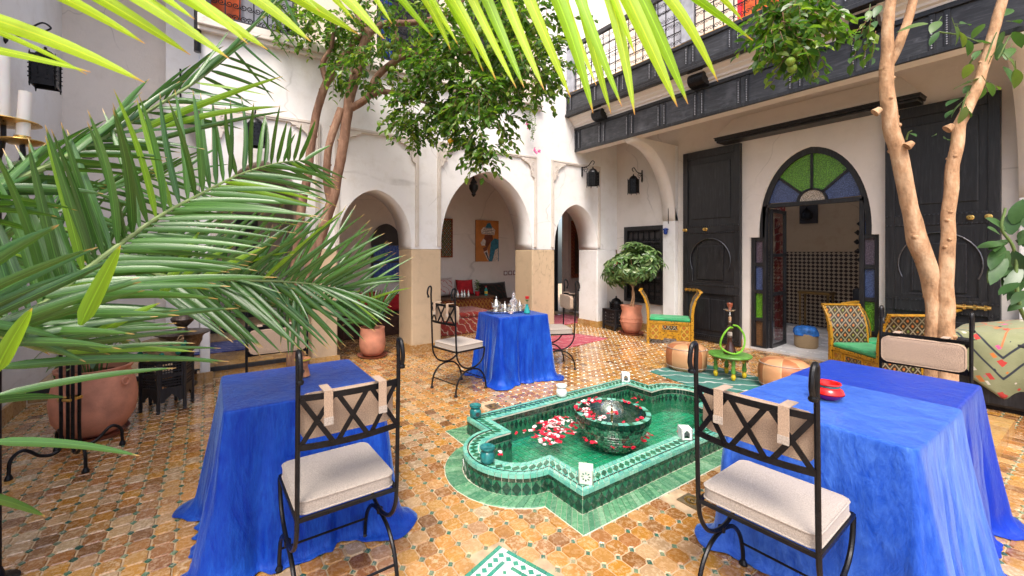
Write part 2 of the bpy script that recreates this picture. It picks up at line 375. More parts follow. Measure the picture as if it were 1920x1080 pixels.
def dado():
    m = NT('brown_cream_zellige_dado'); v = m.co('Object'); sx = m.n('SeparateXYZ'); m.l(v, sx.inputs[0])
    k = 10.5
    a = m.math('FLOOR', m.math('MULTIPLY', m.math('ADD', sx.outputs[1], sx.outputs[2]), k * 1.3)); b = m.math('FLOOR', m.math('MULTIPLY', m.math('SUBTRACT', sx.outputs[1], sx.outputs[2]), k * 1.3))
    ch = m.math('FLOORED_MODULO', m.math('ADD', a, b), 2.0)
    m.base(m.mix(ch, (.42, .32, .22), (.035, .02, .015))); m.set(Roughness=.25); return m.m
M['dado'] = dado()

# ------------------------------------------------------------------ mesh helpers
class MB:
    def __init__(s): s.v = []; s.f = []; s.mi = []; s.M = None; s.cur = 0; s.uv = []
    def add(s, vs, fs, uvs=None):
        o = len(s.v)
        for p in vs:
            p = Vector(p)
            s.v.append(s.M @ p if s.M is not None else p)
        for k, f in enumerate(fs):
            s.f.append([o + i for i in f]); s.mi.append(s.cur); s.uv.append(uvs[k] if uvs else None)
        return s
    def box(s, x0, x1, y0, y1, z0, z1):
        vs = [(x, y, z) for z in (z0, z1) for y in (y0, y1) for x in (x0, x1)]
        return s.add(vs, [(0, 2, 3, 1), (4, 5, 7, 6), (0, 1, 5, 4), (2, 6, 7, 3), (0, 4, 6, 2), (1, 3, 7, 5)])
    def cbox(s, c, d, rz=0, rx=0, ry=0):
        old = s.M; m = Matrix.Translation(c) @ Matrix.Rotation(rz, 4, 'Z') @ Matrix.Rotation(ry, 4, 'Y') @ Matrix.Rotation(rx, 4, 'X')
        s.M = (old @ m) if old is not None else m
        s.box(-d[0] / 2, d[0] / 2, -d[1] / 2, d[1] / 2, -d[2] / 2, d[2] / 2); s.M = old; return s
    def bar(s, a, b, w, h=None):
        a = Vector(a); b = Vector(b); d = b - a; q = d.to_track_quat('Z', 'Y').to_matrix().to_4x4()
        old = s.M; m = Matrix.Translation((a + b) / 2) @ q; s.M = (old @ m) if old is not None else m
        h = h or w; s.box(-w / 2, w / 2, -h / 2, h / 2, -d.length / 2, d.length / 2); s.M = old; return s
    def tube(s, pts, r, n=8, cap=True, closed=False):
        pts = [Vector(p) for p in pts]; N = len(pts)
        rs = r if hasattr(r, '__len__') else [r] * N
        tang = []
        for i in range(N):
            if closed: t = pts[(i + 1) % N] - pts[i - 1]
            else: t = pts[min(i + 1, N - 1)] - pts[max(i - 1, 0)]
            tang.append(t.normalized() if t.length > 1e-9 else Vector((0, 0, 1)))
        up = Vector((0, 0, 1)) if abs(tang[0].z) < .9 else Vector((1, 0, 0))
        nrm = (up - tang[0] * up.dot(tang[0])).normalized()
        vs = []
        for i in range(N):
            nrm = (nrm - tang[i] * nrm.dot(tang[i])); nrm = nrm.normalized() if nrm.length > 1e-6 else tang[i].orthogonal().normalized()
            b = tang[i].cross(nrm)
            for k in range(n):
                a = 2 * pi * k / n; vs.append(pts[i] + (nrm * cos(a) + b * sin(a)) * rs[i])
        fs = []
        R = N if closed else N - 1
        for i in range(R):
            j = (i + 1) % N
            for k in range(n):
                k2 = (k + 1) % n; fs.append((i * n + k, i * n + k2, j * n + k2, j * n + k))
        if cap and not closed: fs.append(tuple(range(n - 1, -1, -1))); fs.append(tuple((N - 1) * n + k for k in range(n)))
        return s.add(vs, fs)
    def lathe(s, prof, n=24, c=(0, 0, 0), cap=True, wob=0, a0=0):
        vs = []; 
        for j, (r, z) in enumerate(prof):
            for k in range(n):
                a = 2 * pi * k / n + a0; rr = r * (1 + wob * sin(a * 3 + j))
                vs.append((c[0] + rr * cos(a), c[1] + rr * sin(a), c[2] + z))
        fs = [(j * n + k, j * n + (k + 1) % n, (j + 1) * n + (k + 1) % n, (j + 1) * n + k) for j in range(len(prof) - 1) for k in range(n)]
        if cap: fs.append(tuple(range(n - 1, -1, -1))); fs.append(tuple((len(prof) - 1) * n + k for k in range(n)))
        return s.add(vs, fs)
    def prism(s, poly, t0, t1, plane='xy'):
        n = len(poly)
        def mk(a, b, t): return {'xy': (a, b, t), 'xz': (a, t, b), 'yz': (t, a, b)}[plane]
        vs = [mk(a, b, t0) for a, b in poly] + [mk(a, b, t1) for a, b in poly]
        return s.add(vs, [tuple(range(n - 1, -1, -1)), tuple(range(n, 2 * n))] + [(i, (i + 1) % n, n + (i + 1) % n, n + i) for i in range(n)])
    def mesh(s, name, mats, smooth=False):
        me = D.meshes.new(name); me.from_pydata([tuple(v) for v in s.v], [], s.f); me.update()
        for m in (mats if isinstance(mats, (list, tuple)) else [mats]): me.materials.append(m)
        if any(s.mi): me.polygons.foreach_set('material_index', s.mi)
        if any(u is not None for u in s.uv):
            ul = me.uv_layers.new(name='UVMap')
            for p, u in zip(me.polygons, s.uv):
                if u:
                    for li, c in zip(p.loop_indices, u): ul.data[li].uv = c
        bm = bmesh.new(); bm.from_mesh(me); bmesh.ops.recalc_face_normals(bm, faces=bm.faces); bm.to_mesh(me); bm.free()
        if smooth: me.polygons.foreach_set('use_smooth', [True] * len(me.polygons))
        return me
    def build(s, name, mats, parent=None, smooth=False, bevel=0, ang=None, sub=0):
        me = s.mesh(name, mats, smooth); o = D.objects.new(name, me); COL.objects.link(o)
        if parent is not None: o.parent = parent
        if bevel:
            b = o.modifiers.new('bevel', 'BEVEL'); b.width = bevel; b.segments = 2; b.limit_method = 'ANGLE'; b.angle_limit = radians(40)
        if sub: b = o.modifiers.new('sub', 'SUBSURF'); b.levels = b.render_levels = sub
        if smooth: me.set_sharp_from_angle(angle=radians(ang if ang else 40))
        return o

def tag(o, label, cat, group=None, kind=None):
    if label: o['label'] = label
    if cat: o['category'] = cat
    if group: o['group'] = group
    if kind: o['kind'] = kind
    return o
def thing(name, label, cat, loc=(0, 0, 0), rz=0, group=None):
    o = D.objects.new(name, None); COL.objects.link(o); o.location = loc; o.rotation_euler = (0, 0, rz); o.empty_display_size = .1
    return tag(o, label, cat, group)
def inst(name, me, parent, loc=(0, 0, 0), rot=(0, 0, 0), scale=(1, 1, 1)):
    o = D.objects.new(name, me); COL.objects.link(o); o.parent = parent; o.location = loc; o.rotation_euler = rot; o.scale = scale; return o
def copy_tree(src, loc, rz, label, group=None):
    r = src.copy(); COL.objects.link(r); r.location = loc; r.rotation_euler = (0, 0, rz); r['label'] = label
    if group: r['group'] = group
    for ch in list(src.children):
        c = ch.copy(); COL.objects.link(c); c.parent = r
        for g in ch.children:
            d = g.copy(); COL.objects.link(d); d.parent = c
    return r
def curve_mesh(splines, depth, name, mat, bevel=0):
    """flat outline with holes, extruded: (x, z) outlines -> mesh lying in the XZ plane, thickness from y=0 to y=depth"""
    cu = D.curves.new('outline', 'CURVE'); cu.dimensions = '2D'; cu.fill_mode = 'BOTH'; cu.extrude = depth / 2 - bevel; cu.bevel_depth = bevel; cu.bevel_resolution = 0
    for sp in splines:
        q = cu.splines.new('POLY'); q.points.add(len(sp) - 1); q.use_cyclic_u = True
        for p, (a, b) in zip(q.points, sp): p.co = (a, b, 0, 1)
    o = D.objects.new('outline', cu); COL.objects.link(o)
    bpy.context.view_layer.update()
    me = D.meshes.new_from_object(o.evaluated_get(bpy.context.evaluated_depsgraph_get()))
    COL.objects.unlink(o); D.objects.remove(o); D.curves.remove(cu)
    me.name = name; me.transform(Matrix.Rotation(pi / 2, 4, 'X')); me.transform(Matrix.Translation((0, depth / 2, 0)))
    bm = bmesh.new(); bm.from_mesh(me); bmesh.ops.remove_doubles(bm, verts=bm.verts, dist=1e-5); bmesh.ops.recalc_face_normals(bm, faces=bm.faces); bm.to_mesh(me); bm.free()
    me.materials.clear(); me.materials.append(mat)
    return me
def obj(name, me, parent=None, loc=(0, 0, 0), rot=(0, 0, 0)):
    o = D.objects.new(name, me); COL.objects.link(o); o.location = loc; o.rotation_euler = rot
    if parent is not None: o.parent = parent
    return o
def arch(xc, w, z0, z1, n=14, point=.14, horse=.0):
    """pointed arch outline from right foot over the apex to the left foot"""
    pts = []
    for s in (1, -1):
        seg = []
        for i in range(n + 1):
            th = (pi / 2) * i / n
            x = w * (max(0, cos(th)) ** .86 + horse * sin(th * 2) * .5); z = z0 + (z1 - z0) * ((1 - point) * sin(th) + point * (th / (pi / 2)) ** 2)
            seg.append((xc + s * x, z))
        pts += seg if s == 1 else seg[::-1][1:]
    return pts
def smooth_path(pts, k=6):
    pts = [Vector(p) for p in pts]; out = []
    P = [pts[0] * 2 - pts[1]] + pts + [pts[-1] * 2 - pts[-2]]
    for i in range(1, len(P) - 2):
        for j in range(k):
            t = j / k; a, b, c, d = P[i - 1], P[i], P[i + 1], P[i + 2]
            out.append(.5 * ((2 * b) + (-a + c) * t + (2 * a - 5 * b + 4 * c - d) * t * t + (-a + 3 * b - 3 * c + d) * t ** 3))
    out.append(pts[-1]); return out

# ------------------------------------------------------------------ tiles laid one by one
def slab(pts, h=.006, inset=.0015, jit=0.0, facing=None):
    """raised piece over a 3-D quad/polygon: pts (in order) at the base, returns MB with bevelled top"""
    pts = [Vector(p) for p in pts]; n = len(pts); c = sum(pts, Vector()) / n
    nr = Vector()
    for i in range(n): nr += (pts[i] - c).cross(pts[(i + 1) % n] - c)
    nr.normalize()
    if nr.z < -.8: pts.reverse(); nr = -nr
    elif abs(nr.z) < .2 and facing is not None:
        if nr.dot(c - Vector(facing[:3])) * facing[3] < 0: pts.reverse(); nr = -nr
    if jit: nr = (nr + Vector((random.uniform(-jit, jit), random.uniform(-jit, jit), random.uniform(-jit, jit)))).normalized()
    vs = list(pts) + [p + nr * h * .55 for p in pts] + []
    top = []
    for p in pts:
        d = c - p; L = d.length or 1
        top.append(p + d * min(.45, inset * 1.6 / L) + nr * h)
    if jit:
        t = Vector((random.uniform(-jit, jit), random.uniform(-jit, jit), random.uniform(-jit, jit)))
        top = [q + nr * (q - c).dot(t) for q in top]
    vs = list(pts) + top
    fs = [tuple(range(n, 2 * n))] + [(i, (i + 1) % n, n + (i + 1) % n, n + i) for i in range(n)]
    return vs, fs, c
def lay(name, quads, mat, parent, limit=300, h=.006, inset=.0015, jit=0.0, near=(0, 0, 1.5), rest='stuff_name', facing=None):
    items = [slab(q, h, inset, jit, facing) for q in quads]
    off = parent.location if parent is not None else Vector()
    items.sort(key=lambda t: (t[2] - Vector(near)).length)
    for vs, fs, c in items[:limit]:
        me = D.meshes.new(name); me.from_pydata([tuple(v - c) for v in vs], [], fs); me.materials.append(mat)
        o = D.objects.new(name, me); COL.objects.link(o); o.parent = parent; o.location = c - off
    if len(items) > limit:
        b = MB()
        for vs, fs, c in items[limit:]: b.add([v - off for v in vs], fs)
        o = b.build(rest, mat, parent); o['kind'] = 'stuff'
WY, RX = 5.75, 7.05
FX0, FX1, FY0, FY1, FYC, FR = 1.79, 3.78, 1.70, 2.98, 2.34, .355

def in_fountain(x, y, m=.135):
    if FX0 - m < x < FX1 + m and FY0 - m < y < FY1 + m: return True
    return (x - FX0) ** 2 + (y - FYC) ** 2 < (FR + m) ** 2 or (x - FX1) ** 2 + (y - FYC) ** 2 < (FR + m) ** 2
SC_C, SC_A = Vector((1.249, 1.757, 0)), radians(-162.5)   # corner and direction of the white star panel
e1 = Vector((cos(SC_A), sin(SC_A), 0)); e2 = Vector((-sin(SC_A), cos(SC_A), 0)) ; SCS = .62
def in_star(x, y, m=.01):
    d = Vector((x, y, 0)) - SC_C; a, b = d.dot(e1), d.dot(e2)
    return -m < a < SCS + m and -m < b < SCS + m
BED = (4.15, 5.56, .53, 1.38)
def in_bed(x, y): return BED[0] < x < BED[1] and BED[2] < y < BED[3]
drains = [(2.446, 1.44), (2.325, 3.369)]
def in_drain(x, y, m=.075): return any(abs(x - a) < m and abs(y - b) < m for a, b in drains)

ground = tag(MB().box(-14, 20, -12, 16, -.6, -.14).build('ground', M['grout']), 'dusty ground under the courtyard', None, kind='structure')
fl = MB()
def bedrect(a, b, c, d): fl.box(a, b, c, d, -.12, -.004)
# the courtyard slab, left open where the fountain basin is sunk
bedrect(-1.5, FX0 - .4, -2.5, 8.6); bedrect(FX1 + .4, RX + .6, -2.5, 8.6); bedrect(FX0 - .4, FX1 + .4, -2.5, FY0 - .01); bedrect(FX0 - .4, FX1 + .4, FY1 + .01, 8.6)
floor = fl.build('floor', M['grout']); floor['kind'] = 'structure'; floor['label'] = 'amber glazed octagon tile floor with little green squares'
P_ = .102; OX, OY = .979, 1.883
octs, dots = [], []
q = .0195; g = .0018; hp = P_ / 2
for i in range(-26, 62):
    for j in range(-36, 66):
        x, y = OX + i * P_, OY + j * P_
        if not (-1.5 < x < RX - .02 and -1.6 < y < 8.3): continue
        if x < 1.1 and y > 5.86: continue
        if not (in_fountain(x, y, .115) or in_star(x, y) or in_bed(x, y) or in_drain(x, y)):
            r = q * random.uniform(.82, 1.02) - g; a0 = random.uniform(-.12, .12)
            dots.append([(x + r * cos(a0 + k * pi / 2), y + r * sin(a0 + k * pi / 2), -.004 + random.uniform(-.0008, .0008)) for k in range(4)])
        cx, cy = x + hp, y + hp
        if in_fountain(cx, cy, .095) or in_star(cx, cy, .02) or in_bed(cx, cy) or in_drain(cx, cy, .10): continue
        a = hp - g; b = hp - q - g * .2
        zz = -.004 + random.uniform(-.0012, .0008)
        o8 = [(a, -b), (a, b), (b, a), (-b, a), (-a, b), (-a, -b), (-b, -a), (b, -a)]
        octs.append([(cx + u * random.uniform(.95, 1.0), cy + w * random.uniform(.95, 1.0), zz) for u, w in o8])
lay('octagon_tile', octs, M['amber_tile'], floor, 300, .0065, .003, .012, rest='octagon_tiles')
lay('accent_tile', dots, M['green_dot'], floor, 260, .006, .002, .01, rest='accent_tiles')

MB().box(FX0 - .4, FX1 + .4, FY0 - .01, FY0 + .1, -.12, -.0045).build('floor_patch', M['grout'], floor); MB().box(FX0 - .4, FX1 + .4, FY1 - .1, FY1 + .01, -.12, -.0045).build('floor_patch', M['grout'], floor)
for s_, x_ in ((-1, FX0), (1, FX1)):
    b = MB(); pts = [(x_ + s_ * (FR - .05) * sin(pi * i / 16), FYC - (FR - .05) * cos(pi * i / 16)) for i in range(17)]; xe = x_ + s_ * .41
    for p_, q_ in zip(pts[:-1], pts[1:]): b.add([(p_[0], p_[1], -.0046), (q_[0], q_[1], -.0046), (xe, q_[1], -.0046), (xe, p_[1], -.0046)], [(0, 1, 2, 3)])
    for ya, yb in ((FYC - .60, FYC - FR + .05), (FYC + FR - .05, FYC + .60)): b.add([(x_, ya, -.0046), (xe, ya, -.0046), (xe, yb, -.0046), (x_, yb, -.0046)], [(0, 1, 2, 3)])
    b.build('floor_patch', M['grout'], floor)
# drains, star panel
for k, (x, y) in enumerate(drains):
    t = thing('floor_drain', ['square brass floor drain with round grate, in front of the fountain beside the velvet cloth', 'small square floor drain behind the left end of the fountain'][k], 'drain', (x, y, -.004), 0, 'drains in the tiled floor')
    MB().box(-.062, .062, -.062, .062, 0, .008).build('drain_plate', simple('drain_plate_metal', (.22, .17, .10), .5, .6, .3, 20, .2) if k == 0 else D.materials['drain_plate_metal'], t)
    b = MB(); b.lathe([(.045, .008), (.045, .012), (.03, .012), (.03, .008)], 20, cap=False)
    for a in range(12): b.cbox((.037 * cos(a * pi / 6), .037 * sin(a * pi / 6), .0095), (.012, .005, .004), a * pi / 6)
    b.lathe([(.014, .008), (.012, .013), (.001, .013)], 12); b.build('drain_grate', M['brass'], t)
st = thing('mosaic_panel', 'white and green zellige star panel set flush in the amber floor', 'tile panel', tuple(SC_C), SC_A)
b = MB(); b.box(0, SCS, 0, SCS, -.01, -.0005); b.build('white_field', M['z_white'], st)
def spq(a0, a1, b0, b1): return [(a0, b0, 0), (a1, b0, 0), (a1, b1, 0), (a0, b1, 0)]
def star_part(name, quads, mat, lim=200):
    for qd in quads[:lim]:
        vs, fs, c = slab(qd, .004, .001, .004); me = D.meshes.new(name); me.from_pydata([tuple(v - c) for v in vs], [], fs); me.materials.append(mat)
        o = D.objects.new(name, me); COL.objects.link(o); o.parent = st; o.location = c
def border(o0, w, L=.052):
    qs = []; n = int((SCS - 2 * o0) / L); L = (SCS - 2 * o0) / n
    for i in range(n):
        a = o0 + i * L + .001; e = o0 + (i + 1) * L - .001
        qs += [spq(a, e, o0, o0 + w), spq(a, e, SCS - o0 - w, SCS - o0)]
        if 0 < i < n - 1: qs += [spq(o0, o0 + w, a, e), spq(SCS - o0 - w, SCS - o0, a, e)]
    return qs
star_part('border_tile', border(.0, .019), M['z_turq_d'] if 'z_turq_d' in M else M.setdefault('z_turq_d', zellige('teal_green_zellige', [(.01, .22, .14), (.02, .30, .20), (.03, .26, .13)], .15, .1)))
star_part('border_tile', border(.078, .017), M['z_turq_d'])
dq = []
n = 13
for i in range(n):
    c = .05 + i * (SCS - .1) / (n - 1)
    for (x, y) in ((c, .0485), (c, SCS - .0485), (.0485, c), (SCS - .0485, c)):
        dq.append([(x + .017, y, 0), (x, y + .017, 0), (x - .017, y, 0), (x, y - .017, 0)])
for i in range(5):
    for j in range(5):
        x, y = .13 + i * .09, .13 + j * .09; dq.append([(x + .011, y, 0), (x, y + .011, 0), (x - .011, y, 0), (x, y - .011, 0)])
star_part('diamond_tile', dq, M['z_turq_d'])

# ------------------------------------------------------------------ arcade wall (far side of the court)
ARCH = [(.02, 1.12, 2.61), (1.45, 2.51, 2.37), (3.0, 4.80, 2.82), (5.33, 6.46, 2.40)]
SP = 1.54
aw = thing('arcade_wall', 'white plastered arcade wall with four pointed arches on ochre pillars', 'wall', (0, WY, 0))
low = [(-.08, SP), (-.08, 4.12), (RX, 4.12), (RX, SP)]
for x0, x1, z1 in ARCH[::-1]:
    pts = arch((x0 + x1) / 2, (x1 - x0) / 2, SP, z1, 16, .13, .06)
    low += pts
obj('plaster_wall', curve_mesh([low], .5, 'plaster_wall', M['plaster']), aw)
wins = [(-.02, .96), (2.0, 2.95), (3.55, 4.35)]
up = [(-.08, 4.12), (4.97, 4.12), (4.97, 7.6), (-.08, 7.6)]
obj('upper_wall', curve_mesh([up] + [[(a, 4.22), (b_, 4.22), (b_, 6.1), (a, 6.1)] for a, b_ in wins], .45, 'upper_wall', M['cream']), aw, (0, .04, 0))
MB().box(4.97, RX, .0, .45, 4.12, 7.6).build('corner_wall', M['plaster'], aw)
b = MB(); b.box(-.10, 4.97, -.11, .0, 4.05, 4.17); b.box(-.10, 4.97, -.07, .0, 4.0, 4.05); b.build('ledge', M['plaster_warm'], aw, bevel=.008)
def pillar(x0, x1, mat):
    b = MB(); b.box(x0, x1, .0, .5, 0, SP); o = b.build('pillar', mat, aw, bevel=.02)
    sk = MB(); n = max(2, round((x1 - x0 + .05) / .16)); L = (x1 - x0 + .05) / n
    for i in range(n): sk.box(x0 - .025 + i * L + .0015, x0 - .025 + (i + 1) * L - .0015, -.026, -.001, 0, .125)
    for i in range(3):
        sk.box(x0 - .026, x0 - .001, i * .167 + .001, (i + 1) * .167 - .001, 0, .125)
    sk.build('skirting', M['z_skirt'], aw)
pillar(-.08, .02, M['plaster'])
for x0, x1 in ((1.12, 1.45), (2.51, 3.0), (4.80, 5.33)): pillar(x0, x1, M['tadelakt'])
pillar(6.46, RX - .03, M['plaster'])
def frame_moulding(x0, x1, zt, zb):
    """raised rectangular stucco frame with scalloped shoulders round an arch"""
    w = .055; b = MB()
    b.box(x0, x1, -.028, 0, zt - w, zt); b.box(x0, x0 + w, -.028, 0, zb, zt - w); b.box(x1 - w, x1, -.028, 0, zb, zt - w)
    b.box(x0 + w * .3, x1 - w * .3, -.036, -.028, zt - w * .62, zt - w * .38)
    for xx in (x0 + w * .4, x1 - w * .6): b.box(xx, xx + w * .2, -.036, -.028, zb, zt - w * .8)
    o = b.build('frame_moulding', M['stucco'], aw, bevel=.003)
    for sgn, xc in ((1, x0 + w), (-1, x1 - w)):
        pts = [(xc, zt - w), (xc + sgn * .30, zt - w), (xc + sgn * .28, zt - w - .03), (xc + sgn * .23, zt - w - .035), (xc + sgn * .225, zt - w - .06)]
        for i in range(9): a = pi / 2 * i / 8; pts.append((xc + sgn * (.225 - .155 * sin(a)), zt - w - .06 - .16 * (1 - cos(a))))
        pts += [(xc + sgn * .06, zt - w - .24), (xc + sgn * .05, zt - w - .30), (xc, zt - w - .33)]
        c = MB(); c.prism(pts, -.034, 0, 'xz'); s_ = c.build('corner_bracket', M['stucco'], o, bevel=.004)
        r = MB()
        for k in range(4):
            rr = .018; cx = xc + sgn * (.05 + .035 * (k % 2)); cz = zt - w - .07 - .05 * k
            r.tube([(cx + rr * cos(a * pi / 4), -.036, cz + rr * sin(a * pi / 4)) for a in range(8)], .006, 5, closed=True)
        r.tube([(xc + sgn * (.24 - .16 * sin(pi / 2 * i / 6)), -.035, zt - w - .05 - .16 * (1 - cos(pi / 2 * i / 6))) for i in range(7)], .006, 5)
        r.build('relief', M['stucco'], o)
for x0, x1 in ((.03, 1.22), (1.41, 2.62), (2.93, 4.89), (5.24, 6.53)): frame_moulding(x0, x1, 3.18, SP + .04)
MB().tube([(-.10, -.03, 5.6), (-.10, -.03, 3.75)], .035, 8).build('drain_pipe', M['iron'], aw)

def spiral(cx, cz, r, turns=1.6, s=1, a0=0, n=18, y=0):
    return [(cx + s * r * (1 - .78 * i / n) * cos(a0 + turns * 2 * pi * i / n), y, cz + r * (1 - .78 * i / n) * sin(a0 + turns * 2 * pi * i / n)) for i in range(n + 1)]
def grille_mb(w, h, t=.006, cell=.16, full=True):
    """wrought iron grille in the XZ plane from (0,0) to (w,h)"""
    b = MB(); nx = max(1, round(w / cell)); cw = w / nx
    for i in range(nx + 1): b.cbox((i * cw, 0, h / 2), (t * 2, t * 2, h))
    for z in ([0, h * .26, h * .5, h * .74, h] if full else [0, h * .3, h]): b.cbox((w / 2, 0, z), (w, t * 2, t * 2))
    for i in range(nx):
        for k in range(int(h / cell) if full else 2):
            zc = (k + .5) * cell if full else (.15 * h if k == 0 else .82 * h)
            if zc > h: continue
            r = cw * .25
            b.tube(spiral((i + .27) * cw, zc, r, 1.4, 1, pi * (k % 2)), t * .8, 4, cap=False)
            b.tube(spiral((i + .73) * cw, zc, r, 1.4, -1, pi * (k % 2)), t * .8, 4, cap=False)
    return b
wl = ['iron window grille above the leftmost arch, painted black', 'iron window grille half hidden by the orange tree branches', 'iron window grille above the wide middle arch']
for k, (a, b_) in enumerate(wins):
    t = thing('window', 'upstairs window with ' + wl[k], 'window', (a, WY + .08, 4.22), 0, 'upstairs arcade windows')
    grille_mb(b_ - a - .08, 1.85, .007, .15).build('grille', M['iron'], t).location = (.04, 0, 0)
    f = MB(); w = b_ - a
    f.box(0, .05, -.03, .05, 0, 1.88); f.box(w - .05, w, -.03, .05, 0, 1.88); f.box(.05, w - .05, -.03, .05, 1.83, 1.88); f.box(.05, w - .05, -.03, .05, 0, .045)
    f.build('window_frame', M['black_wood'], t, bevel=.004)
    MB().box(0, w, .22, .24, 0, 1.88).build('pane', M['dark_inside'] if k else M['shutter_grey'], t)
    if k == 0: MB().box(.02, .36, .16, .20, 0, 1.88).build('curtain', M['orange_curtain'], t)
    if k == 1: MB().box(.02, .30, .16, .20, 0, 1.88).build('curtain', M['blue_enamel'], t)

# gallery behind the arches
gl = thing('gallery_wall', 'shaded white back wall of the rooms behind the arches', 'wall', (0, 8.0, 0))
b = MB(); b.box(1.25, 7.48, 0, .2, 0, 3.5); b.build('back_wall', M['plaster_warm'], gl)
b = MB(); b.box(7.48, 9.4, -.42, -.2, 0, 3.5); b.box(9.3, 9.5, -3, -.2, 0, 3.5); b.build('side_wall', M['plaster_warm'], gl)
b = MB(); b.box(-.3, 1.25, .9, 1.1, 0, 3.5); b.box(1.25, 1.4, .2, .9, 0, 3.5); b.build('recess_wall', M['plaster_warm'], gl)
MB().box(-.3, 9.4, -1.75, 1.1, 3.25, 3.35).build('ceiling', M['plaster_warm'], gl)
for i in range(9): MB().box(.3 + i * .9, .42 + i * .9, -1.74, .9, 3.13, 3.249).build('ceiling_beam', M['brown_wood'] if 'brown_wood' in M else M.setdefault('brown_wood', simple('brown_beam_wood', (.12, .06, .03), .6, 0, .4, 6, .3)), gl)
sk = MB()
for i in range(38): sk.box(1.25 + i * .164, 1.25 + (i + 1) * .164 - .002, -.02, -.001, 0, .125)
sk.build('skirting', M['z_skirt'], gl)
# raised floor on the left, with black painted edge boards
rf = MB(); rf.box(-1.5, 1.11, 5.93, 9.0, -.1, .12); rf.box(-.09, 1.11, 7.72, 9.0, .12, .29)
rfo = rf.build('raised_floor', M['grout']); rfo['kind'] = 'structure'; rfo['label'] = 'raised tiled floor behind the left arch with a black edge'
e = MB(); e.box(-1.5, 1.11, 5.885, 5.929, .085, .135); e.build('edge_board', M['black_wood'], rfo, bevel=.004)
e = MB(); e.box(-.09, 1.11, 7.68, 7.719, .24, .305); e.build('edge_board', M['black_wood'], rfo, bevel=.004)
qs = []
for i in range(20):
    a = -1.5 + i * .1305; qs.append([(a + .001, 5.928, 0.0), (a + .1295, 5.928, 0.0), (a + .1295, 5.928, .083), (a + .001, 5.928, .083)])
lay('riser_tile', qs, M['z_skirt'], rfo, 300, .006, .001, .0, facing=(0, 20, 0, 1))
qs = []
for i in range(20):
    for j in range(13):
        a, c = -1.5 + i * .1305, 5.94 + j * .1305
        if c > 7.55: continue
        qs.append([(a + .001, c, .12), (a + .129, c, .12), (a + .129, c + .128, .12), (a + .001, c + .128, .12)])
lay('square_tile', qs, M['z_skirt'], rfo, 300, .005, .001, .006)

# left bay
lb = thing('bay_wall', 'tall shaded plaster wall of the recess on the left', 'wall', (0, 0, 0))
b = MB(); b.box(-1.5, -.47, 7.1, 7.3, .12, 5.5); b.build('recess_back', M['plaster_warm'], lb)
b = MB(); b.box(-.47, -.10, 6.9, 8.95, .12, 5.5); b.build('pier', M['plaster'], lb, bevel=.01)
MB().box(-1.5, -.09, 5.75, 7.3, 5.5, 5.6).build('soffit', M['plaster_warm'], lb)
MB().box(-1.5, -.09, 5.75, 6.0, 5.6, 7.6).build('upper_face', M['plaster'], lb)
b = MB()
for k in range(9): b.cbox((-1.43 + .16, 7.094, 2.67 + .018 * k), (2 * sqrt(max(1e-4, .085 ** 2 - (.018 * (k - 4)) ** 2)), .012, .006), 0, .5)
b.build('vent_slats', M['iron'], lb)
MB().tube([(-.31, 6.87, 3.93), (-.31, 6.87, 3.45)], .012, 8).build('rod', M['iron'], lb)
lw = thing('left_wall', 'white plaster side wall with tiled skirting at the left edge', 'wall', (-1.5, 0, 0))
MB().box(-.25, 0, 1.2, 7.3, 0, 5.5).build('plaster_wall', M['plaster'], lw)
sk = MB()
for i in range(28): sk.box(.001, .025, 1.2 + i * .164, 1.2 + (i + 1) * .164 - .002, 0, .15)
sk.build('skirting', M['z_skirt'], lw)

# ------------------------------------------------------------------ right-hand wall with the glazed arch
rw = thing('door_wall', 'pale plaster wall on the right holding the stained glass arch and tall black doors', 'wall', (RX, 0, 0))
# curve meshes lie in XZ; rotate so that outline x -> world y
RZ = radians(90)
AY0, AY1, AYC = 1.83, 3.10, 2.455
AWD, AWI = .655, .585
def yz(name, spl, depth, mat, parent, xoff=0, bevel=0):
    o = obj(name, curve_mesh(spl, depth, name, mat, bevel), parent, (xoff, 0, 0), (0, 0, RZ)); return o   # +y' of mesh -> -x
open_ = [(1.73, 0), (1.73, 1.72), (1.79, 1.72)] + [(AYC + (p[0]) , p[1]) for p in arch(0, .655, 1.72, 2.97, 16, .10, .06)][::-1] + [(3.10, 1.72), (3.23, 1.72), (3.23, 0)]
outl = [(-1.5, 0)] + [(1.73, 0), (1.73, 1.72), (1.79, 1.72)] + [(AYC + p[0], p[1]) for p in arch(0, .655, 1.72, 2.97, 16, .10, .06)[::-1]] + [(3.23, 1.72), (3.23, 0), (5.75, 0), (5.75, 3.95), (-1.5, 3.95)]
yz('plaster_wall', [outl], .25, M['plaster_warm'], rw, .25)
up = [(-1.5, 3.95), (5.75, 3.95), (5.75, 7.6), (-1.5, 7.6)]
holes = [[(4.35, 4.45), (5.0, 4.45), (5.0, 6.4), (4.35, 6.4)], [(2.65, 4.45), (3.45, 4.45), (3.45, 6.4), (2.65, 6.4)], [(.6, 4.45), (1.3, 4.45), (1.3, 6.4), (.6, 6.4)]]
yz('upper_wall', [up] + holes, .25, M['cream'], rw, .25)
b = MB(); b.box(-1.18, -.004, -1.5, 5.75, 3.86, 3.95); b.build('gallery_ceiling', M['plaster_warm'], rw)
b = MB(); b.box(-1.4, -.004, -1.5, 5.75, 4.22, 4.40); b.build('balcony_floor', M['plaster_warm'], rw)
sk = MB()
for i in range(45):
    y = -1.5 + i * .161
    if y + .16 < 1.70 or y > 3.25: sk.box(-.026, -.001, y, y + .159, 0, .125)
sk.build('skirting', M['z_skirt'], rw)
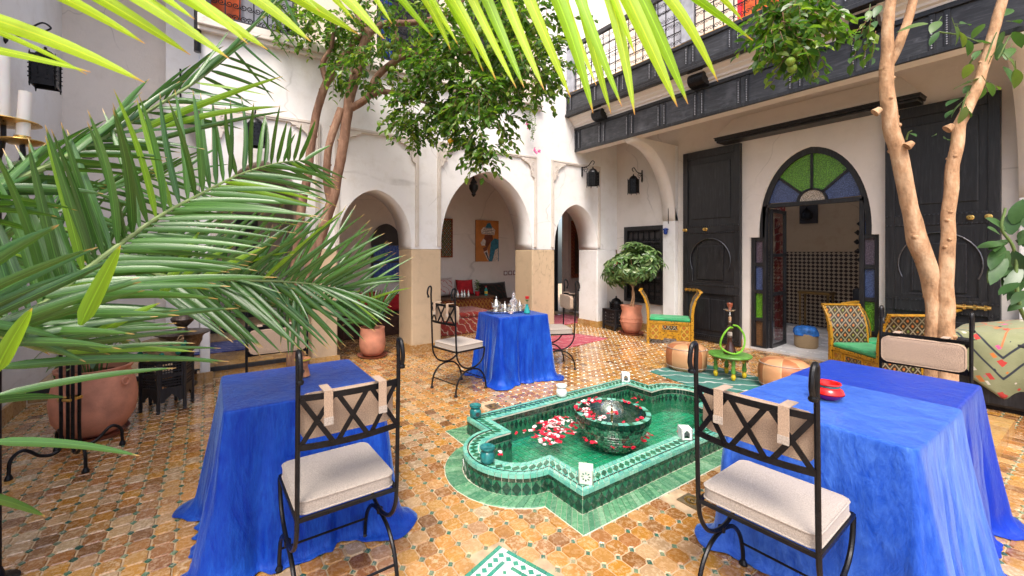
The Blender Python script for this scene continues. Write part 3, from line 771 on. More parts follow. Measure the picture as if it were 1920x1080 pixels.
for y0, hgt in ((4.41, 3.4), (.40, 3.4)):
    MB().box(-.10, -.001, y0, y0 + .24, 0, 3.385).build('pier', M['plaster'], rw, bevel=.01)
    # quarter arch springing from the pier to the beam
    R0 = 1.12
    pts = [(-.10, 2.05)] + [(-1.10 + 1.0 * cos(a), 2.05 + 1.28 * sin(a)) for a in [pi / 2 * i / 14 for i in range(15)]] + [(-1.18, 3.385), (-.001, 3.385), (-.001, 2.05)]
    m = curve_mesh([pts], .24, 'bracing_arch', M['plaster_warm']); obj('bracing_arch', m, rw, (0, y0, 0))
MB().tube(smooth_path([(-.112, 4.53, 2.0), (-.135, 4.53, 2.6), (-.32, 4.53, 3.0), (-.6, 4.53, 3.24)]), .006, 6).build('cable', M['iron'], rw)
MB().box(-.3, 0, 5.75 - .001, 5.752, 0, 1).build('joint', M['plaster_warm'], rw)

# canopy above the doors
hd = thing('door_canopy', 'sloping plaster hood with a black moulded edge over the black doors', 'canopy', (RX, 0, 0))
cs = [(-.001, 3.60), (-.08, 3.60), (-.25, 3.34), (-.25, 3.30), (-.001, 3.30)]
b = MB(); vs = []
y0, y1 = 1.34, 3.61
for (x, z) in cs: vs.append((x, y0 + (.0 if z < 3.5 else .18), z))
for (x, z) in cs: vs.append((x, y1 - (.0 if z < 3.5 else .18), z))
n = 5; b.add(vs, [tuple(range(n - 1, -1, -1)), tuple(range(n, 2 * n))] + [(i, (i + 1) % n, n + (i + 1) % n, n + i) for i in range(n)]); b.build('hood', M['plaster_warm'], hd)
b = MB(); b.box(-.265, -.001, y0 - .02, y1 + .02, 3.26, 3.299); b.box(-.245, -.001, y0, y1, 3.225, 3.259); b.box(-.28, -.001, y0 - .03, y1 + .03, 3.295, 3.31); b.build('edge_moulding', M['black_wood'], hd, bevel=.006)

# stained glass arched screen
sg = thing('glazed_arch_screen', 'arched black door frame with green, blue and violet stained glass fan', 'door frame', (RX + .09, 0, 0))
def frame_strip(pts, w, name='frame', d=.07, parent=sg, mat=None):
    b = MB()
    for a, c in zip(pts[:-1], pts[1:]): b.bar((0, a[0], a[1]), (0, c[0], c[1]), d, w)
    return b.build(name, mat or M['black_wood'], parent)
def arcpts(w, z1, n=16): return [(AYC + p[0], p[1]) for p in arch(0, w, 1.72, z1, n, .10, .06)]
outer = arcpts(.655, 2.97); inner = arcpts(.585, 2.885)
fr = outer + inner[::-1]
yz('arch_frame', [fr], .09, M['black_wood'], sg, .045)
b = MB()
for y in (1.73, 3.175): b.box(-.045, .045, y, y + .055, 0, 1.72)
for y in (1.885, 3.02): b.box(-.045, .045, y, y + .05, 0, 1.72 if 0 else 2.19)
for y in (1.785, 3.07):
    for z in (0, .43, .86, 1.28, 1.665): b.box(-.04, .04, y, y + .105 if y > 2 else y + .10, z + (.0), z + .055)
b.box(-.045, .045, AYC - .57, AYC + .57, 2.16, 2.215); b.build('post_frame', M['black_wood'], sg, bevel=.003)
cols = ['g_amber', 'g_green', 'g_blue', 'g_violet']
for y in (1.787, 3.072):
    for k, z in enumerate((.055, .485, .915, 1.335)):
        MB().box(-.006, .006, y, y + .10, z, z + (.375 if k < 2 else .365 if k == 2 else .33)).build('stained_pane', M[cols[k]], sg)
for y in (1.845, 3.072): MB().box(-.006, .006, y if y > 2 else y - .005, y + (.05 if y > 2 else .04), 1.725, 2.155).build('stained_pane', M['g_blue'], sg)
# fan: four panes round a half disc
C0 = (AYC, 2.215); r0 = .17
def ray_to_arch(a):
    best = None
    for p, q_ in zip(inner[:-1], inner[1:]):
        d = (cos(a), sin(a)); e = (q_[0] - p[0], q_[1] - p[1]); w = (p[0] - C0[0], p[1] - C0[1]); det = d[0] * e[1] - d[1] * e[0]
        if abs(det) < 1e-9: continue
        t = (w[0] * e[1] - w[1] * e[0]) / det; s_ = (w[0] * d[1] - w[1] * d[0]) / det
        if t > 0 and -1e-6 <= s_ <= 1 + 1e-6: best = t if best is None else min(best, t)
    return best
angs = [radians(x) for x in (2, 43, 90, 137, 178)]
for k in range(4):
    a0_, a1_ = angs[k], angs[k + 1]; ps = []
    for i in range(9): a = a0_ + (a1_ - a0_) * i / 8; t = ray_to_arch(a); ps.append((C0[0] + t * cos(a), C0[1] + t * sin(a)))
    for i in range(9): a = a1_ + (a0_ - a1_) * i / 8; ps.append((C0[0] + r0 * cos(a), C0[1] + r0 * sin(a)))
    b = MB(); b.prism(ps, -.006, .006, 'yz'); b.build('fan_pane', M[['g_blue', 'g_green', 'g_green', 'g_blue'][k]], sg)
b = MB(); b.prism([(C0[0] + (r0 - .02) * cos(pi * i / 12), C0[1] + (r0 - .02) * sin(pi * i / 12)) for i in range(13)], -.006, .006, 'yz'); b.build('half_round_pane', M['g_clear'], sg)
b = MB()
for a in angs[1:4]: t = ray_to_arch(a); b.bar((0, C0[0] + r0 * cos(a), C0[1] + r0 * sin(a)), (0, C0[0] + t * cos(a), C0[1] + t * sin(a)), .05, .03)
for i in range(12): a, c = pi * i / 12, pi * (i + 1) / 12; b.bar((0, C0[0] + r0 * cos(a), C0[1] + r0 * sin(a)), (0, C0[0] + r0 * cos(c), C0[1] + r0 * sin(c)), .05, .025)
b.build('fan_bars', M['black_wood'], sg)
# open glazed leaf, swung into the room
gd = thing('glass_door', 'open black framed glass door swung into the tiled room', 'door', (RX + .14, 3.0, 0), radians(4))
b = MB(); b.box(0, .045, -.02, .02, .03, 2.15); b.box(.56, .605, -.02, .02, .03, 2.15)
for z in (.03, .82, 1.42, 2.10): b.box(.045, .56, -.02, .02, z, z + .05)
b.build('door_frame', M['black_wood'], gd, bevel=.003)
for z0, z1 in ((.08, .82), (.87, 1.42), (1.47, 2.10)): MB().box(.045, .56, -.003, .003, z0, z1).build('pane', M['glass_pane'], gd)

# tall black door leaves folded back against the wall
def studs(b, pts, r=.007, axis='x'):
    for (y, z) in pts: b.lathe([(r, 0), (r * .7, r * .6), (.0005, r * .9)], 6, c=(0, 0, 0), cap=False) if 0 else b.cbox((-.012, y, z), (.012, r * 1.6, r * 1.6), 0, pi / 4)
M['stud'] = simple('dull_steel_stud', (.10, .10, .11), .35, 1, .3, 30, .1)
def door_leaf(y0, y1, label, knobs, bolt, mirror):
    t = thing('black_door', label, 'door', (RX - .03, 0, 0), 0, 'tall studded door leaves')
    H_ = 3.2; w = y1 - y0; yc = (y0 + y1) / 2
    b = MB(); b.box(-.03, .02, y0, y1, .02, H_); b.build('door_board', M['black_wood'], t)
    f = MB()
    for a, c in ((y0, y0 + .085), (y1 - .085, y1)): f.box(-.055, -.031, a, c, .02, H_)
    for a, c in ((.02, .12), (.80, .96), (1.80, 1.94), (3.08, 3.2)): f.box(-.055, -.031, y0 + .086, y1 - .086, a, c)
    f.build('door_rails', M['black_wood'], t, bevel=.004)
    # upper panel
    p = MB(); p.box(-.045, -.031, y0 + .15, y1 - .15, 2.05, 2.98); p.build('panel', M['black_wood'], t, bevel=.008)
    # horseshoe wicket
    oy = [(yc + x, z) for x, z in [(-.26, 1.02), (-.27, 1.2)] ]
    arc = [(yc + .33 * cos(a), 1.36 + .36 * sin(a)) for a in [(-.45 + (pi + .9) * i / 20) for i in range(21)]]
    hole = [(yc + .30, 1.0)] + arc + [(yc - .30, 1.0)]
    yz('wicket_surround', [[(y0 + .087, .962), (y1 - .087, .962), (y1 - .087, 1.798), (y0 + .087, 1.798)], hole], .022, M['black_wood'], t, -.031)
    p = MB(); p.box(-.045, -.031, yc - .21, yc + .21, 1.04, 1.60); p.build('panel', M['black_wood'], t, bevel=.01)
    p = MB(); p.box(-.045, -.031, yc - .23, yc - .01, .2, .72); p.build('panel', M['black_wood'], t, bevel=.01)
    p = MB(); p.box(-.045, -.031, yc + .01, yc + .23, .2, .72); p.build('panel', M['black_wood'], t, bevel=.01)
    s_ = MB()
    for z in (.815, .94, 1.815, 1.925, .09):
        n = int(w / .035)
        for i in range(n): s_.cbox((-.060, y0 + (i + .5) * w / n, z), (.014, .013, .013), 0, pi / 4)
    for i in range(14):
        s_.cbox((-.036, y0 + .12 + .012 * i * 1.2, 1.79 - .012 * i), (.01, .01, .01), 0, pi / 4); s_.cbox((-.036, y1 - .12 - .012 * i * 1.2, 1.79 - .012 * i), (.01, .01, .01), 0, pi / 4)
    s_.build('studs', M['stud'], t)
    MB().tube([(-.058, y_, z_) for y_, z_ in arc], .008, 6).build('arch_moulding', M['stud'], t, smooth=True)  # steel tone puts an edge highlight on the faint horseshoe surround
    for ys in (-.21, .21): MB().box(-.049, -.045, yc + ys - .006, yc + ys + .006, 1.05, 1.59).build('panel_highlight', M['stud'], t)  # steel-toned strips added as highlights along the black panel edges
    MB().box(-.058, -.05, yc - .24, yc + .24, 1.005, 1.02).build('panel_highlight', M['stud'], t)
    for y in knobs:
        k = MB(); k.M = Matrix.Translation((-.055, y, 1.872)) @ Matrix.Rotation(-pi / 2, 4, 'Y'); k.lathe([(.028, 0), (.028, .01), (.017, .016), (.018, .045), (.026, .052), (.024, .062), (.001, .065)], 14); k.M = None
        k.build('knob', M['brass'], t, smooth=True)
    ya, yb, zb = bolt
    k = MB(); k.cbox((-.062, (ya + yb) / 2, zb), (.014, abs(yb - ya), .035)); k.tube([(-.075, ya, zb), (-.075, yb, zb)], .011, 8)
    for i in range(4): yy = ya + (yb - ya) * (i + .5) / 4; k.cbox((-.07, yy, zb), (.03, .02, .055))
    k.build('bolt', M['brass'], t)
    return t
door_leaf(3.335, 4.27, 'tall studded black door leaf beside the yellow bench, left of the glass arch', (4.219, 3.864), (4.228, 3.98, .85), 1)
door_leaf(.76, 1.655, 'tall studded black door leaf behind the pale tree trunks, right of the glass arch', (.965, .838), (1.12, .82, .90), -1)

# black window grille behind the umbrella plant
wg = thing('window', 'black carved window grille behind the potted umbrella plant', 'window', (RX - .005, 4.66, .52))
MB().box(-.01, .004, 0, .87, 0, 1.47).build('pane', M['dark_inside'], wg)
b = MB(); b.box(-.06, -.011, 0, .07, 0, 1.47); b.box(-.06, -.011, .80, .87, 0, 1.47); b.box(-.06, -.011, .071, .799, 1.39, 1.47); b.box(-.06, -.011, .071, .799, 0, .07); b.box(-.05, -.012, .071, .799, 1.14, 1.18); b.build('window_frame', M['black_wood'], wg, bevel=.005)
gm = grille_mb(.72, 1.30, .008, .12); gm2 = gm.build('grille', M['iron'], wg); gm2.location = (-.035, .075, .07); gm2.rotation_euler = (0, 0, RZ)

# tiled room behind the glass arch
rm = thing('tiled_room', 'dim ochre room with brown and cream tiled dado behind the open arch', 'room', (10.05, 0, 0))
MB().box(0, .2, -1.2, 6.0, 1.56, 3.3).build('back_wall', M['room_wall'], rm)
MB().box(0, .2, -1.2, 6.0, 0, 1.5).build('dado', M['dado'], rm)
MB().box(-.02, 0.2, -1.2, 6.0, 1.5, 1.559).build('dado_cap', M['room_wall'], rm)
b = MB(); b.box(-2.75, .2, 6.0, 6.2, 0, 3.3); b.box(-2.75, .2, -1.4, -1.2, 0, 3.3); b.build('side_wall', M['room_wall'], rm)
b = MB(); b.box(-1.2, .2, -1.2, 6, 3.3, 3.4); b.build('ceiling', M['room_wall'], rm)  # unseen ceiling stops short; the gap is added to let daylight in
rfl = MB().box(RX + .02, 10.05, -1.2, 6.0, .0, .03).build('room_floor', M['marble']); rfl['kind'] = 'structure'; rfl['label'] = 'pale marble floor of the room behind the arch'
b = MB(); b.box(-.03, .012, 3.36, 3.66, 2.06, 2.46); b.build('niche_panel', M['dark_inside'], rm)

# ------------------------------------------------------------------ balcony
bc = thing('balcony', 'black panelled wooden balcony with lacy iron railing along the upper right', 'balcony', (0, 0, 0))
BX, BF = 5.85, 5.63
MB().box(BX + .012, BX + .20, -1.5, 5.745, 3.385, 3.83).build('beam', M['plaster_warm'], bc)
def panelled(x, z0, z1, y0, y1, pitch, name):
    b = MB(); b.box(x, x + .011, y0, y1, z0, z1); o = b.build(name, M['grey_wood'], bc)
    b = MB(); h = z1 - z0
    b.box(x - .022, x - .0005, y0, y1, z0, z0 + .045); b.box(x - .028, x - .0005, y0, y1, z1 - .05, z1); b.build('rail_moulding', M['black_wood'], o, bevel=.004)
    n = int((y1 - y0) / pitch)
    for i in range(n + 1):
        y = y1 - .06 - i * pitch
        if y < y0: break
        b = MB()
        for s_ in (-.05, .05): b.box(x - .016, x - .0005, y + s_ - .022, y + s_ + .022, z0 + .046, z1 - .051)
        b.build('mullion', M['black_wood'], o, bevel=.003)
        d = MB()
        for s_ in (-.05, .05):
            for k in range(int((h - .14) / .022)): d.cbox((x - .019, y + s_, z0 + .07 + k * .022), (.008, .010, .010), 0, pi / 4)
        d.build('studs', M['shutter_grey'], o)
    return o
panelled(BX, 3.385, 3.83, -1.5, 5.745, .585, 'beam_panelling')
panelled(BF, 4.06, 4.42, -1.5, 5.745, .585, 'fascia_panelling')
b = MB(); b.prism([(BF - .05, 4.0), (BF - .05, 4.05), (BF - .03, 4.06), (BF + .1, 4.06), (BF + .1, 4.0)], -1.5, 5.745, 'xz'); b.build('fascia_moulding', M['black_wood'], bc, bevel=.006)
prof = [(BX + .05, 3.83), (BX - .015, 3.835), (BX - .015, 3.86), (BX - .05, 3.87), (BX - .05, 3.90), (BX - .10, 3.93), (BX - .10, 3.955), (BX - .18, 3.985), (BX - .18, 4.0), (BX + .05, 4.0)]
b = MB(); b.prism(prof, -1.5, 5.745, 'xz'); b.build('cove_moulding', M['plaster_warm'], bc)
for y in (5.07, 3.30, 1.52, -.2):
    b = MB(); c = (BX - .10, y, 3.915)
    pr = [(BX - .02, 3.80)] + [(BX - .09 + .105 * cos(a), 3.90 + .095 * sin(a)) for a in [(-pi * .55 - pi * .75 * i / 10) for i in range(11)]] + [(BX - .2, 4.0), (BX - .02, 4.0)]
    b.prism(pr, y - .11, y + .11, 'xz'); b.build('corbel', M['iron'], bc, bevel=.006)
b = MB(); b.box(BF + .0, BF + .05, -1.5, 5.745, 4.42, 4.44); b.build('gold_strip', M['ochre'], bc)
b = MB(); b.box(BF, BF + .07, -1.5, 5.745, 5.24, 5.31); b.build('handrail', M['grey_wood'], bc, bevel=.006)
for y in (5.66, 3.39, 1.15, -1.0): MB().box(BF - .01, BF + .09, y - .085, y + .085, 4.44, 5.239 if y > 5 else 7.2).build('post', M['shutter_grey'], bc, bevel=.006)
for ya, yb in ((3.48, 5.57), (1.24, 3.30), (-.9, 1.06)):
    g_ = grille_mb(yb - ya, .79, .0055, .13, True).build('railing_grille', M['iron'], bc); g_.location = (BF + .04, ya, 4.445); g_.rotation_euler = (0, 0, RZ)
BD_ = 0
lab = ['grey shuttered doorway on the balcony beside the corner', 'orange curtained doorway behind the middle of the balcony railing', 'dark doorway at the near end of the balcony']
for k, (ya, yb) in enumerate(((4.35, 5.0), (2.65, 3.45), (.6, 1.3))):
    t = thing('balcony_door', lab[k], 'door', (RX + .1, ya, 4.42))
    MB().box(.02, .05, 0, yb - ya, 0, 1.98).build('door_board', M[['shutter_grey', 'orange_curtain', 'dark_inside'][k]], t)
    b = MB(); w = yb - ya; b.box(-.02, .019, 0, .06, 0, 1.98); b.box(-.02, .019, w - .06, w, 0, 1.98); b.box(-.02, .019, .06, w - .06, 1.9, 1.98); b.build('door_frame', M[['black_wood', 'ext_red', 'black_wood'][k]], t)

# ------------------------------------------------------------------ fountain basin
RH = .14; RWD = .14; WZ = .025; PZ = -.10
def resample(pts, n):
    pts = [Vector((a, b, 0)) for a, b in pts]; L = [0]
    for a, c in zip(pts[:-1], pts[1:]): L.append(L[-1] + (c - a).length)
    out = []; k = 0
    for i in range(n + 1):
        s_ = L[-1] * i / n
        while k < len(L) - 2 and L[k + 1] < s_: k += 1
        t = (s_ - L[k]) / max(1e-9, L[k + 1] - L[k]); p = pts[k].lerp(pts[k + 1], t); out.append((p.x, p.y))
    return out
def lobe(side, off, n):
    R = FR - off; x0 = FX0 if side < 0 else FX1
    if off >= 0:
        pts = [(x0 - side * off, FYC - R)] + [(x0 + side * R * sin(pi * i / 24), FYC - R * cos(pi * i / 24)) for i in range(25)] + [(x0 - side * off, FYC + R)]
    else:
        a0_ = math.asin(-off / R); pts = [(x0 + side * R * sin(a0_ + (pi - 2 * a0_) * i / 24), FYC - R * cos(a0_ + (pi - 2 * a0_) * i / 24)) for i in range(25)]
    return resample(pts, n)
def segs(off, n_of):
    """ordered pieces of the basin outline at an inward offset, each as n+1 points"""
    R = FR - off; x0, x1, y0, y1 = FX0 + off, FX1 - off, FY0 + off, FY1 - off
    dy = sqrt(max(0, R * R - off * off)) if off < 0 else R
    S = [((x0, y0), (x1, y0)), ((x1, y0), (x1, FYC - dy)), None, ((x1, FYC + dy), (x1, y1)), ((x1, y1), (x0, y1)), ((x0, y1), (x0, FYC + dy)), None, ((x0, FYC - dy), (x0, y0))]
    out = []
    for k, s_ in enumerate(S):
        if s_ is None:
            pts = lobe(1 if k == 2 else -1, off, n_of[k]); out.append(pts if k == 2 else pts[::-1])
        else: out.append(resample(list(s_), n_of[k]))
    return out
LEN = [FX1 - FX0, .285, 1.12, .285, FX1 - FX0, .285, 1.12, .285]
def counts(L): return [max(2, round(x / L)) for x in LEN]
fo = thing('fountain', 'sunken green zellige fountain basin with rounded ends in the middle of the court', 'fountain', (0, 0, 0))
# grout core of the rim
b = MB(); nn = counts(.1); A_ = [p for s_ in segs(.004, nn) for p in s_[:-1]]; B_ = [p for s_ in segs(RWD - .004, nn) for p in s_[:-1]]
N = len(A_); vs = [(x, y, -.3) for x, y in A_] + [(x, y, RH - .006) for x, y in A_] + [(x, y, RH - .006) for x, y in B_] + [(x, y, -.3) for x, y in B_]
fs = []
for i in range(N):
    j = (i + 1) % N
    for r in range(3): fs.append((r * N + i, r * N + j, (r + 1) * N + j, (r + 1) * N + i))
b.add(vs, fs); b.build('rim', M['white_grout'], fo)
MB().box(FX0 - .3, FX1 + .3, FY0 + .05, FY1 - .05, -.3, PZ - .004).build('pool_bed', M['white_grout'], fo)
def gapq(a, b_, c, d, g=.001):
    c0 = (Vector(a) + Vector(b_) + Vector(c) + Vector(d)) / 4
    return [Vector(p) + (c0 - Vector(p)).normalized() * g * 1.5 for p in (a, b_, c, d)]
def flat_strip(o0, o1, L, z):
    n = counts(L); P0, P1 = segs(o0, n), segs(o1, n); out = []
    for s0, s1 in zip(P0, P1):
        for i in range(len(s0) - 1): out.append(gapq((*s0[i], z), (*s0[i + 1], z), (*s1[i + 1], z), (*s1[i], z)))
    return out
def wall_strip(off, z0, z1, L):
    n = counts(L); out = []
    for s0 in segs(off, n):
        for i in range(len(s0) - 1):
            qd = gapq((*s0[i], z0), (*s0[i + 1], z0), (*s0[i + 1], z1), (*s0[i], z1)); out.append(qd if off < .05 else qd[::-1])
    return out
def diamonds_flat(o0, o1, L, z):
    n = counts(L); P0, Pm, P1 = segs(o0, n), segs((o0 + o1) / 2, n), segs(o1, n); out = []
    for a, m_, c in zip(P0, Pm, P1):
        for i in range(len(a) - 1):
            mp = lambda s_: ((s_[i][0] + s_[i + 1][0]) / 2, (s_[i][1] + s_[i + 1][1]) / 2, z)
            out.append(gapq(mp(a), (*m_[i + 1], z), mp(c), (*m_[i], z), .0012))
    return out
def diamonds_wall(off, z0, z1, L):
    n = counts(L); out = []; zm = (z0 + z1) / 2
    for a in segs(off, n):
        for i in range(len(a) - 1):
            mx, my = (a[i][0] + a[i + 1][0]) / 2, (a[i][1] + a[i + 1][1]) / 2
            qd = gapq((mx, my, z0), (*a[i + 1], zm), (mx, my, z1), (*a[i], zm), .0012); out.append(qd if off < .05 else qd[::-1])
    return out
T = RH - .006
lay('edge_tile', flat_strip(0, .026, .045, T), M['z_turq'], fo, 300, .006, .001, .012, rest='edge_tiles')
lay('rim_border_tile', flat_strip(.027, .037, .04, T), M['z_dark'], fo, 120, .005, .0006, .01, rest='rim_border_tiles')
lay('rim_field_tile', flat_strip(.038, .104, .058, T - .003), M['z_turq'], fo, 180, .004, .0005, .004, rest='rim_field_tiles')
lay('rim_diamond', diamonds_flat(.041, .101, .058, T), M['z_mid'], fo, 200, .006, .001, .014, rest='rim_diamonds')
lay('inner_edge_tile', flat_strip(.105, .14, .045, T), M['z_turq'], fo, 200, .006, .001, .012, rest='inner_edge_tiles')
lay('face_tile', wall_strip(.004, .108, .133, .045), M['z_turq'], fo, 120, .006, .001, .01, rest='face_tiles', facing=(2.785, 2.34, .06, 1))
lay('face_border_tile', wall_strip(.004, .088, .106, .045), M['z_dark'], fo, 120, .006, .001, .01, rest='face_border_tiles', facing=(2.785, 2.34, .06, 1))
lay('face_field_tile', wall_strip(.004, .0, .086, .062), M['z_mid'], fo, 120, .0025, .0005, .004, rest='face_field_tiles', facing=(2.785, 2.34, .06, 1))
lay('face_diamond', diamonds_wall(.001, .002, .085, .062), M['z_dark'], fo, 120, .006, .001, .012, rest='face_diamonds', facing=(2.785, 2.34, .06, 1))
lay('inner_border_tile', wall_strip(.142, .082, .125, .034), M['z_dark'], fo, 150, .004, .001, .01, near=(0, 2, 3), rest='inner_border_tiles', facing=(2.785, 2.34, .02, -1))
lay('inner_field_tile', wall_strip(.142, -.098, .08, .062), M['z_mid'], fo, 120, .0025, .0005, .004, rest='inner_field_tiles', facing=(2.785, 2.34, .02, -1))
lay('inner_diamond', diamonds_wall(.1435, .002, .08, .056), M['z_dark'], fo, 120, .004, .001, .012, rest='inner_diamonds', facing=(2.785, 2.34, .02, -1))
lay('apron_tile', flat_strip(-.004, -.128, .040, .0035), M['z_apron'], fo, 300, .007, .0032, .015, rest='apron_tiles')
b = MB(); P0, P1 = segs(0, nn), segs(-.131, nn)
for s0, s1 in zip(P0, P1):
    for i in range(len(s0) - 1): b.add([(*s0[i], .0045), (*s0[i + 1], .0045), (*s1[i + 1], .0045), (*s1[i], .0045), (*s1[i + 1], -.01), (*s1[i], -.01)], [(0, 1, 2, 3), (3, 2, 4, 5)])
b.build('apron_bed', M['white_grout'], fo)
def in_pool(x, y):
    return (FX0 + RWD < x < FX1 - RWD and FY0 + RWD < y < FY1 - RWD) or ((x - FX0) ** 2 + (y - FYC) ** 2 < (FR - RWD) ** 2) or ((x - FX1) ** 2 + (y - FYC) ** 2 < (FR - RWD) ** 2) or (FX0 - .02 < x < FX1 + .02 and abs(y - FYC) < FR - RWD)
qs = []; s_ = .0535
for i in range(55):
    for j in range(28):
        x, y = 1.45 + i * s_, 1.78 + j * s_
        if any(in_pool(x + s_ / 2 + a_, y + s_ / 2 + b_) for a_ in (-.045, .045) for b_ in (-.045, .045)): qs.append([(x + .003, y + .003, PZ), (x + s_ - .003, y + .003, PZ), (x + s_ - .003, y + s_ - .003, PZ), (x + .003, y + s_ - .003, PZ)])
lay('pool_tile', qs, M['z_floor'], fo, 300, .0035, .001, .012, rest='pool_tiles')
pd = thing('pool_drain', 'square steel drain cover on the pool bottom between petals and bowl', 'drain', (2.12, 2.29, PZ + .006))
MB().box(-.055, .055, -.055, .055, 0, .006).build('drain_plate', simple('steel_plate', (.5, .5, .5), .3, .8, .2, 20, .1), pd)
MB().lathe([(.035, .006), (.033, .012), (.01, .013)], 16).build('strainer', M['pewter'], pd)
b = MB(); W_ = [p for s2 in segs(RWD - .008, nn) for p in s2[:-1]]; n = len(W_); b.add([(x, y, WZ) for x, y in W_], [tuple(range(n))])
me = b.mesh('pool_water', M['water']); bm = bmesh.new(); bm.from_mesh(me); bmesh.ops.triangulate(bm, faces=bm.faces); bm.to_mesh(me); bm.free()
wo_ = obj('pool_water', me); wo_['kind'] = 'structure'; wo_['label'] = 'clear water standing in the green basin'

# bowl with its jet
bw = thing('fountain_bowl', 'round green mosaic bowl with a bubbling jet standing in the basin', 'bowl', (2.78, 2.32, PZ))
BR, BH = .30, .30
prof = [(.13, .0), (.17, .03), (.235, .11), (.275, .19), (.292, .25), (.298, BH - .004), (.262, BH - .004), (.255, BH - .03), (.19, BH - .12), (.05, BH - .17), (.001, BH - .17)]
MB().lathe(prof, 40, cap=False).build('bowl_core', M['z_dark'], bw, smooth=True)
def bowl_r(z):
    for (r0_, z0_), (r1_, z1_) in zip(prof[:5], prof[1:6]):
        if z0_ <= z <= z1_: return r0_ + (r1_ - r0_) * (z - z0_) / (z1_ - z0_)
    return .298
M['z_bowl'] = zellige('bowl_green_piece', [(.05, .20, .11), (.03, .24, .13), (.12, .30, .20)], .12, .4)
bt = {'z_dark': [], 'z_mid': [], 'z_bowl': []}
z = .005
while z < BH - .05:
    h = random.uniform(.018, .026); z2 = min(z + h, BH - .048); r1_, r2_ = bowl_r(z), bowl_r(z2); n = int(2 * pi * r1_ / .026)
    ph = random.random()
    for i in range(n):
        a = 2 * pi * (i + ph) / n; c = 2 * pi * (i + .93 + ph) / n
        bt[random.choice(['z_dark', 'z_mid', 'z_mid', 'z_bowl'])].append([(r1_ * cos(a), r1_ * sin(a), z), (r1_ * cos(c), r1_ * sin(c), z), (r2_ * cos(c), r2_ * sin(c), z2 - .002), (r2_ * cos(a), r2_ * sin(a), z2 - .002)])
    z = z2
for k, qq in bt.items():
    b = MB()
    for q_ in qq: v_, f_, c_ = slab(q_, .003, .001, .03); b.add(v_, f_)
    o = b.build('mosaic_pieces', M[k], bw); o['kind'] = 'stuff'
n = 44
for i in range(n):
    a, c = 2 * pi * i / n, 2 * pi * (i + .92) / n; r_ = .299
    for nm, qd, mt in (('band_tile', [(r_ * cos(a), r_ * sin(a), BH - .044), (r_ * cos(c), r_ * sin(c), BH - .044), (r_ * cos(c), r_ * sin(c), BH - .004), (r_ * cos(a), r_ * sin(a), BH - .004)], 'z_dark'),
                       ('lip_tile', [(.30 * cos(a), .30 * sin(a), BH - .002), (.30 * cos(c), .30 * sin(c), BH - .002), (.262 * cos(c), .262 * sin(c), BH - .002), (.262 * cos(a), .262 * sin(a), BH - .002)], 'z_turq' if i % 3 else 'z_mid')):
        v_, f_, c_ = slab(qd, .004, .001, .02); me = D.meshes.new(nm); me.from_pydata([tuple(v - c_) for v in v_], [], f_); me.materials.append(M[mt]); o = D.objects.new(nm, me); COL.objects.link(o); o.parent = bw; o.location = c_
b = MB(); R_ = 22; A = 40
vs = [(0, 0, BH - .03)]
for i in range(1, R_ + 1):
    for k in range(A):
        r_ = .256 * i / R_; a = 2 * pi * k / A; zz = BH - .03 + .004 * sin(r_ * 90) * math.exp(-r_ * 6) + .0035 * noise.noise(Vector((r_ * cos(a) * 22, r_ * sin(a) * 22, 0)))
        vs.append((r_ * cos(a), r_ * sin(a), zz))
fs = [(0, 1 + k, 1 + (k + 1) % A) for k in range(A)] + [(1 + (i - 1) * A + k, 1 + i * A + k, 1 + i * A + (k + 1) % A, 1 + (i - 1) * A + (k + 1) % A) for i in range(1, R_) for k in range(A)]
b.add(vs, fs); b.build('bowl_water', M['water'], bw, smooth=True)
MB().tube([(0, 0, BH - .17), (0, 0, BH + .045)], .009, 10).build('jet_pipe', M['brass'], bw, smooth=True)
b = MB(); b.lathe([(.012, BH + .06), (.035, BH + .072), (.06, BH + .066), (.085, BH + .04), (.098, BH), (.102, BH - .028)], 28, cap=False, wob=.02); b.build('water_dome', M['film'], bw, smooth=True)
# petals
def petal_mesh(name, mat, s_=1):
    b = MB(); n = 7; vs = [(0, 0, .002)]
    for k in range(n): a = 2 * pi * k / n; r_ = .017 * s_ * random.uniform(.75, 1.15); vs.append((r_ * cos(a), r_ * sin(a) * 1.15, random.uniform(0, .011)))
    b.add(vs, [(0, 1 + k, 1 + (k + 1) % n) for k in range(n)]); return b.mesh(name, mat, True)
pm = [petal_mesh('petal_red', M['petal_red']) for _ in range(5)] + [petal_mesh('petal_white', M['petal_white']) for _ in range(4)]
def petals(spots, label, name):
    t = thing(name, label, 'petals', (spots[0][0], spots[0][1], spots[0][2]))
    for x, y, z, k in spots:
        o = inst('petal', pm[k], t, (x - spots[0][0], y - spots[0][1], z - spots[0][2]), (random.uniform(-.3, .3), random.uniform(-.3, .3), random.uniform(0, 6.3)), (random.uniform(.8, 1.25),) * 3)
sp = []
for cx, cy, sx_, sy_, n in ((2.42, 2.62, .19, .10, 125), (2.27, 2.48, .09, .06, 40), (2.52, 2.72, .10, .03, 36)):
    for _ in range(n): sp.append((random.gauss(cx, sx_ * .7), random.gauss(cy, sy_ * .7), WZ + random.uniform(.001, .008), random.choice([0, 1, 2, 3, 4, 5, 6, 7, 8])))
sp = [p for p in sp if in_pool(p[0], p[1]) and (p[0] - 2.78) ** 2 + (p[1] - 2.32) ** 2 > .075]
petals(sp, 'drift of red and pale rose petals floating on the pool left of the bowl', 'petal_drift')
sp = []
for _ in range(30): a = random.uniform(pi * .95, pi * 1.9); r_ = random.uniform(.21, .31); sp.append((2.78 + r_ * cos(a), 2.32 + r_ * sin(a), WZ + .002, random.choice([0, 1, 2, 3, 4, 4, 5])))
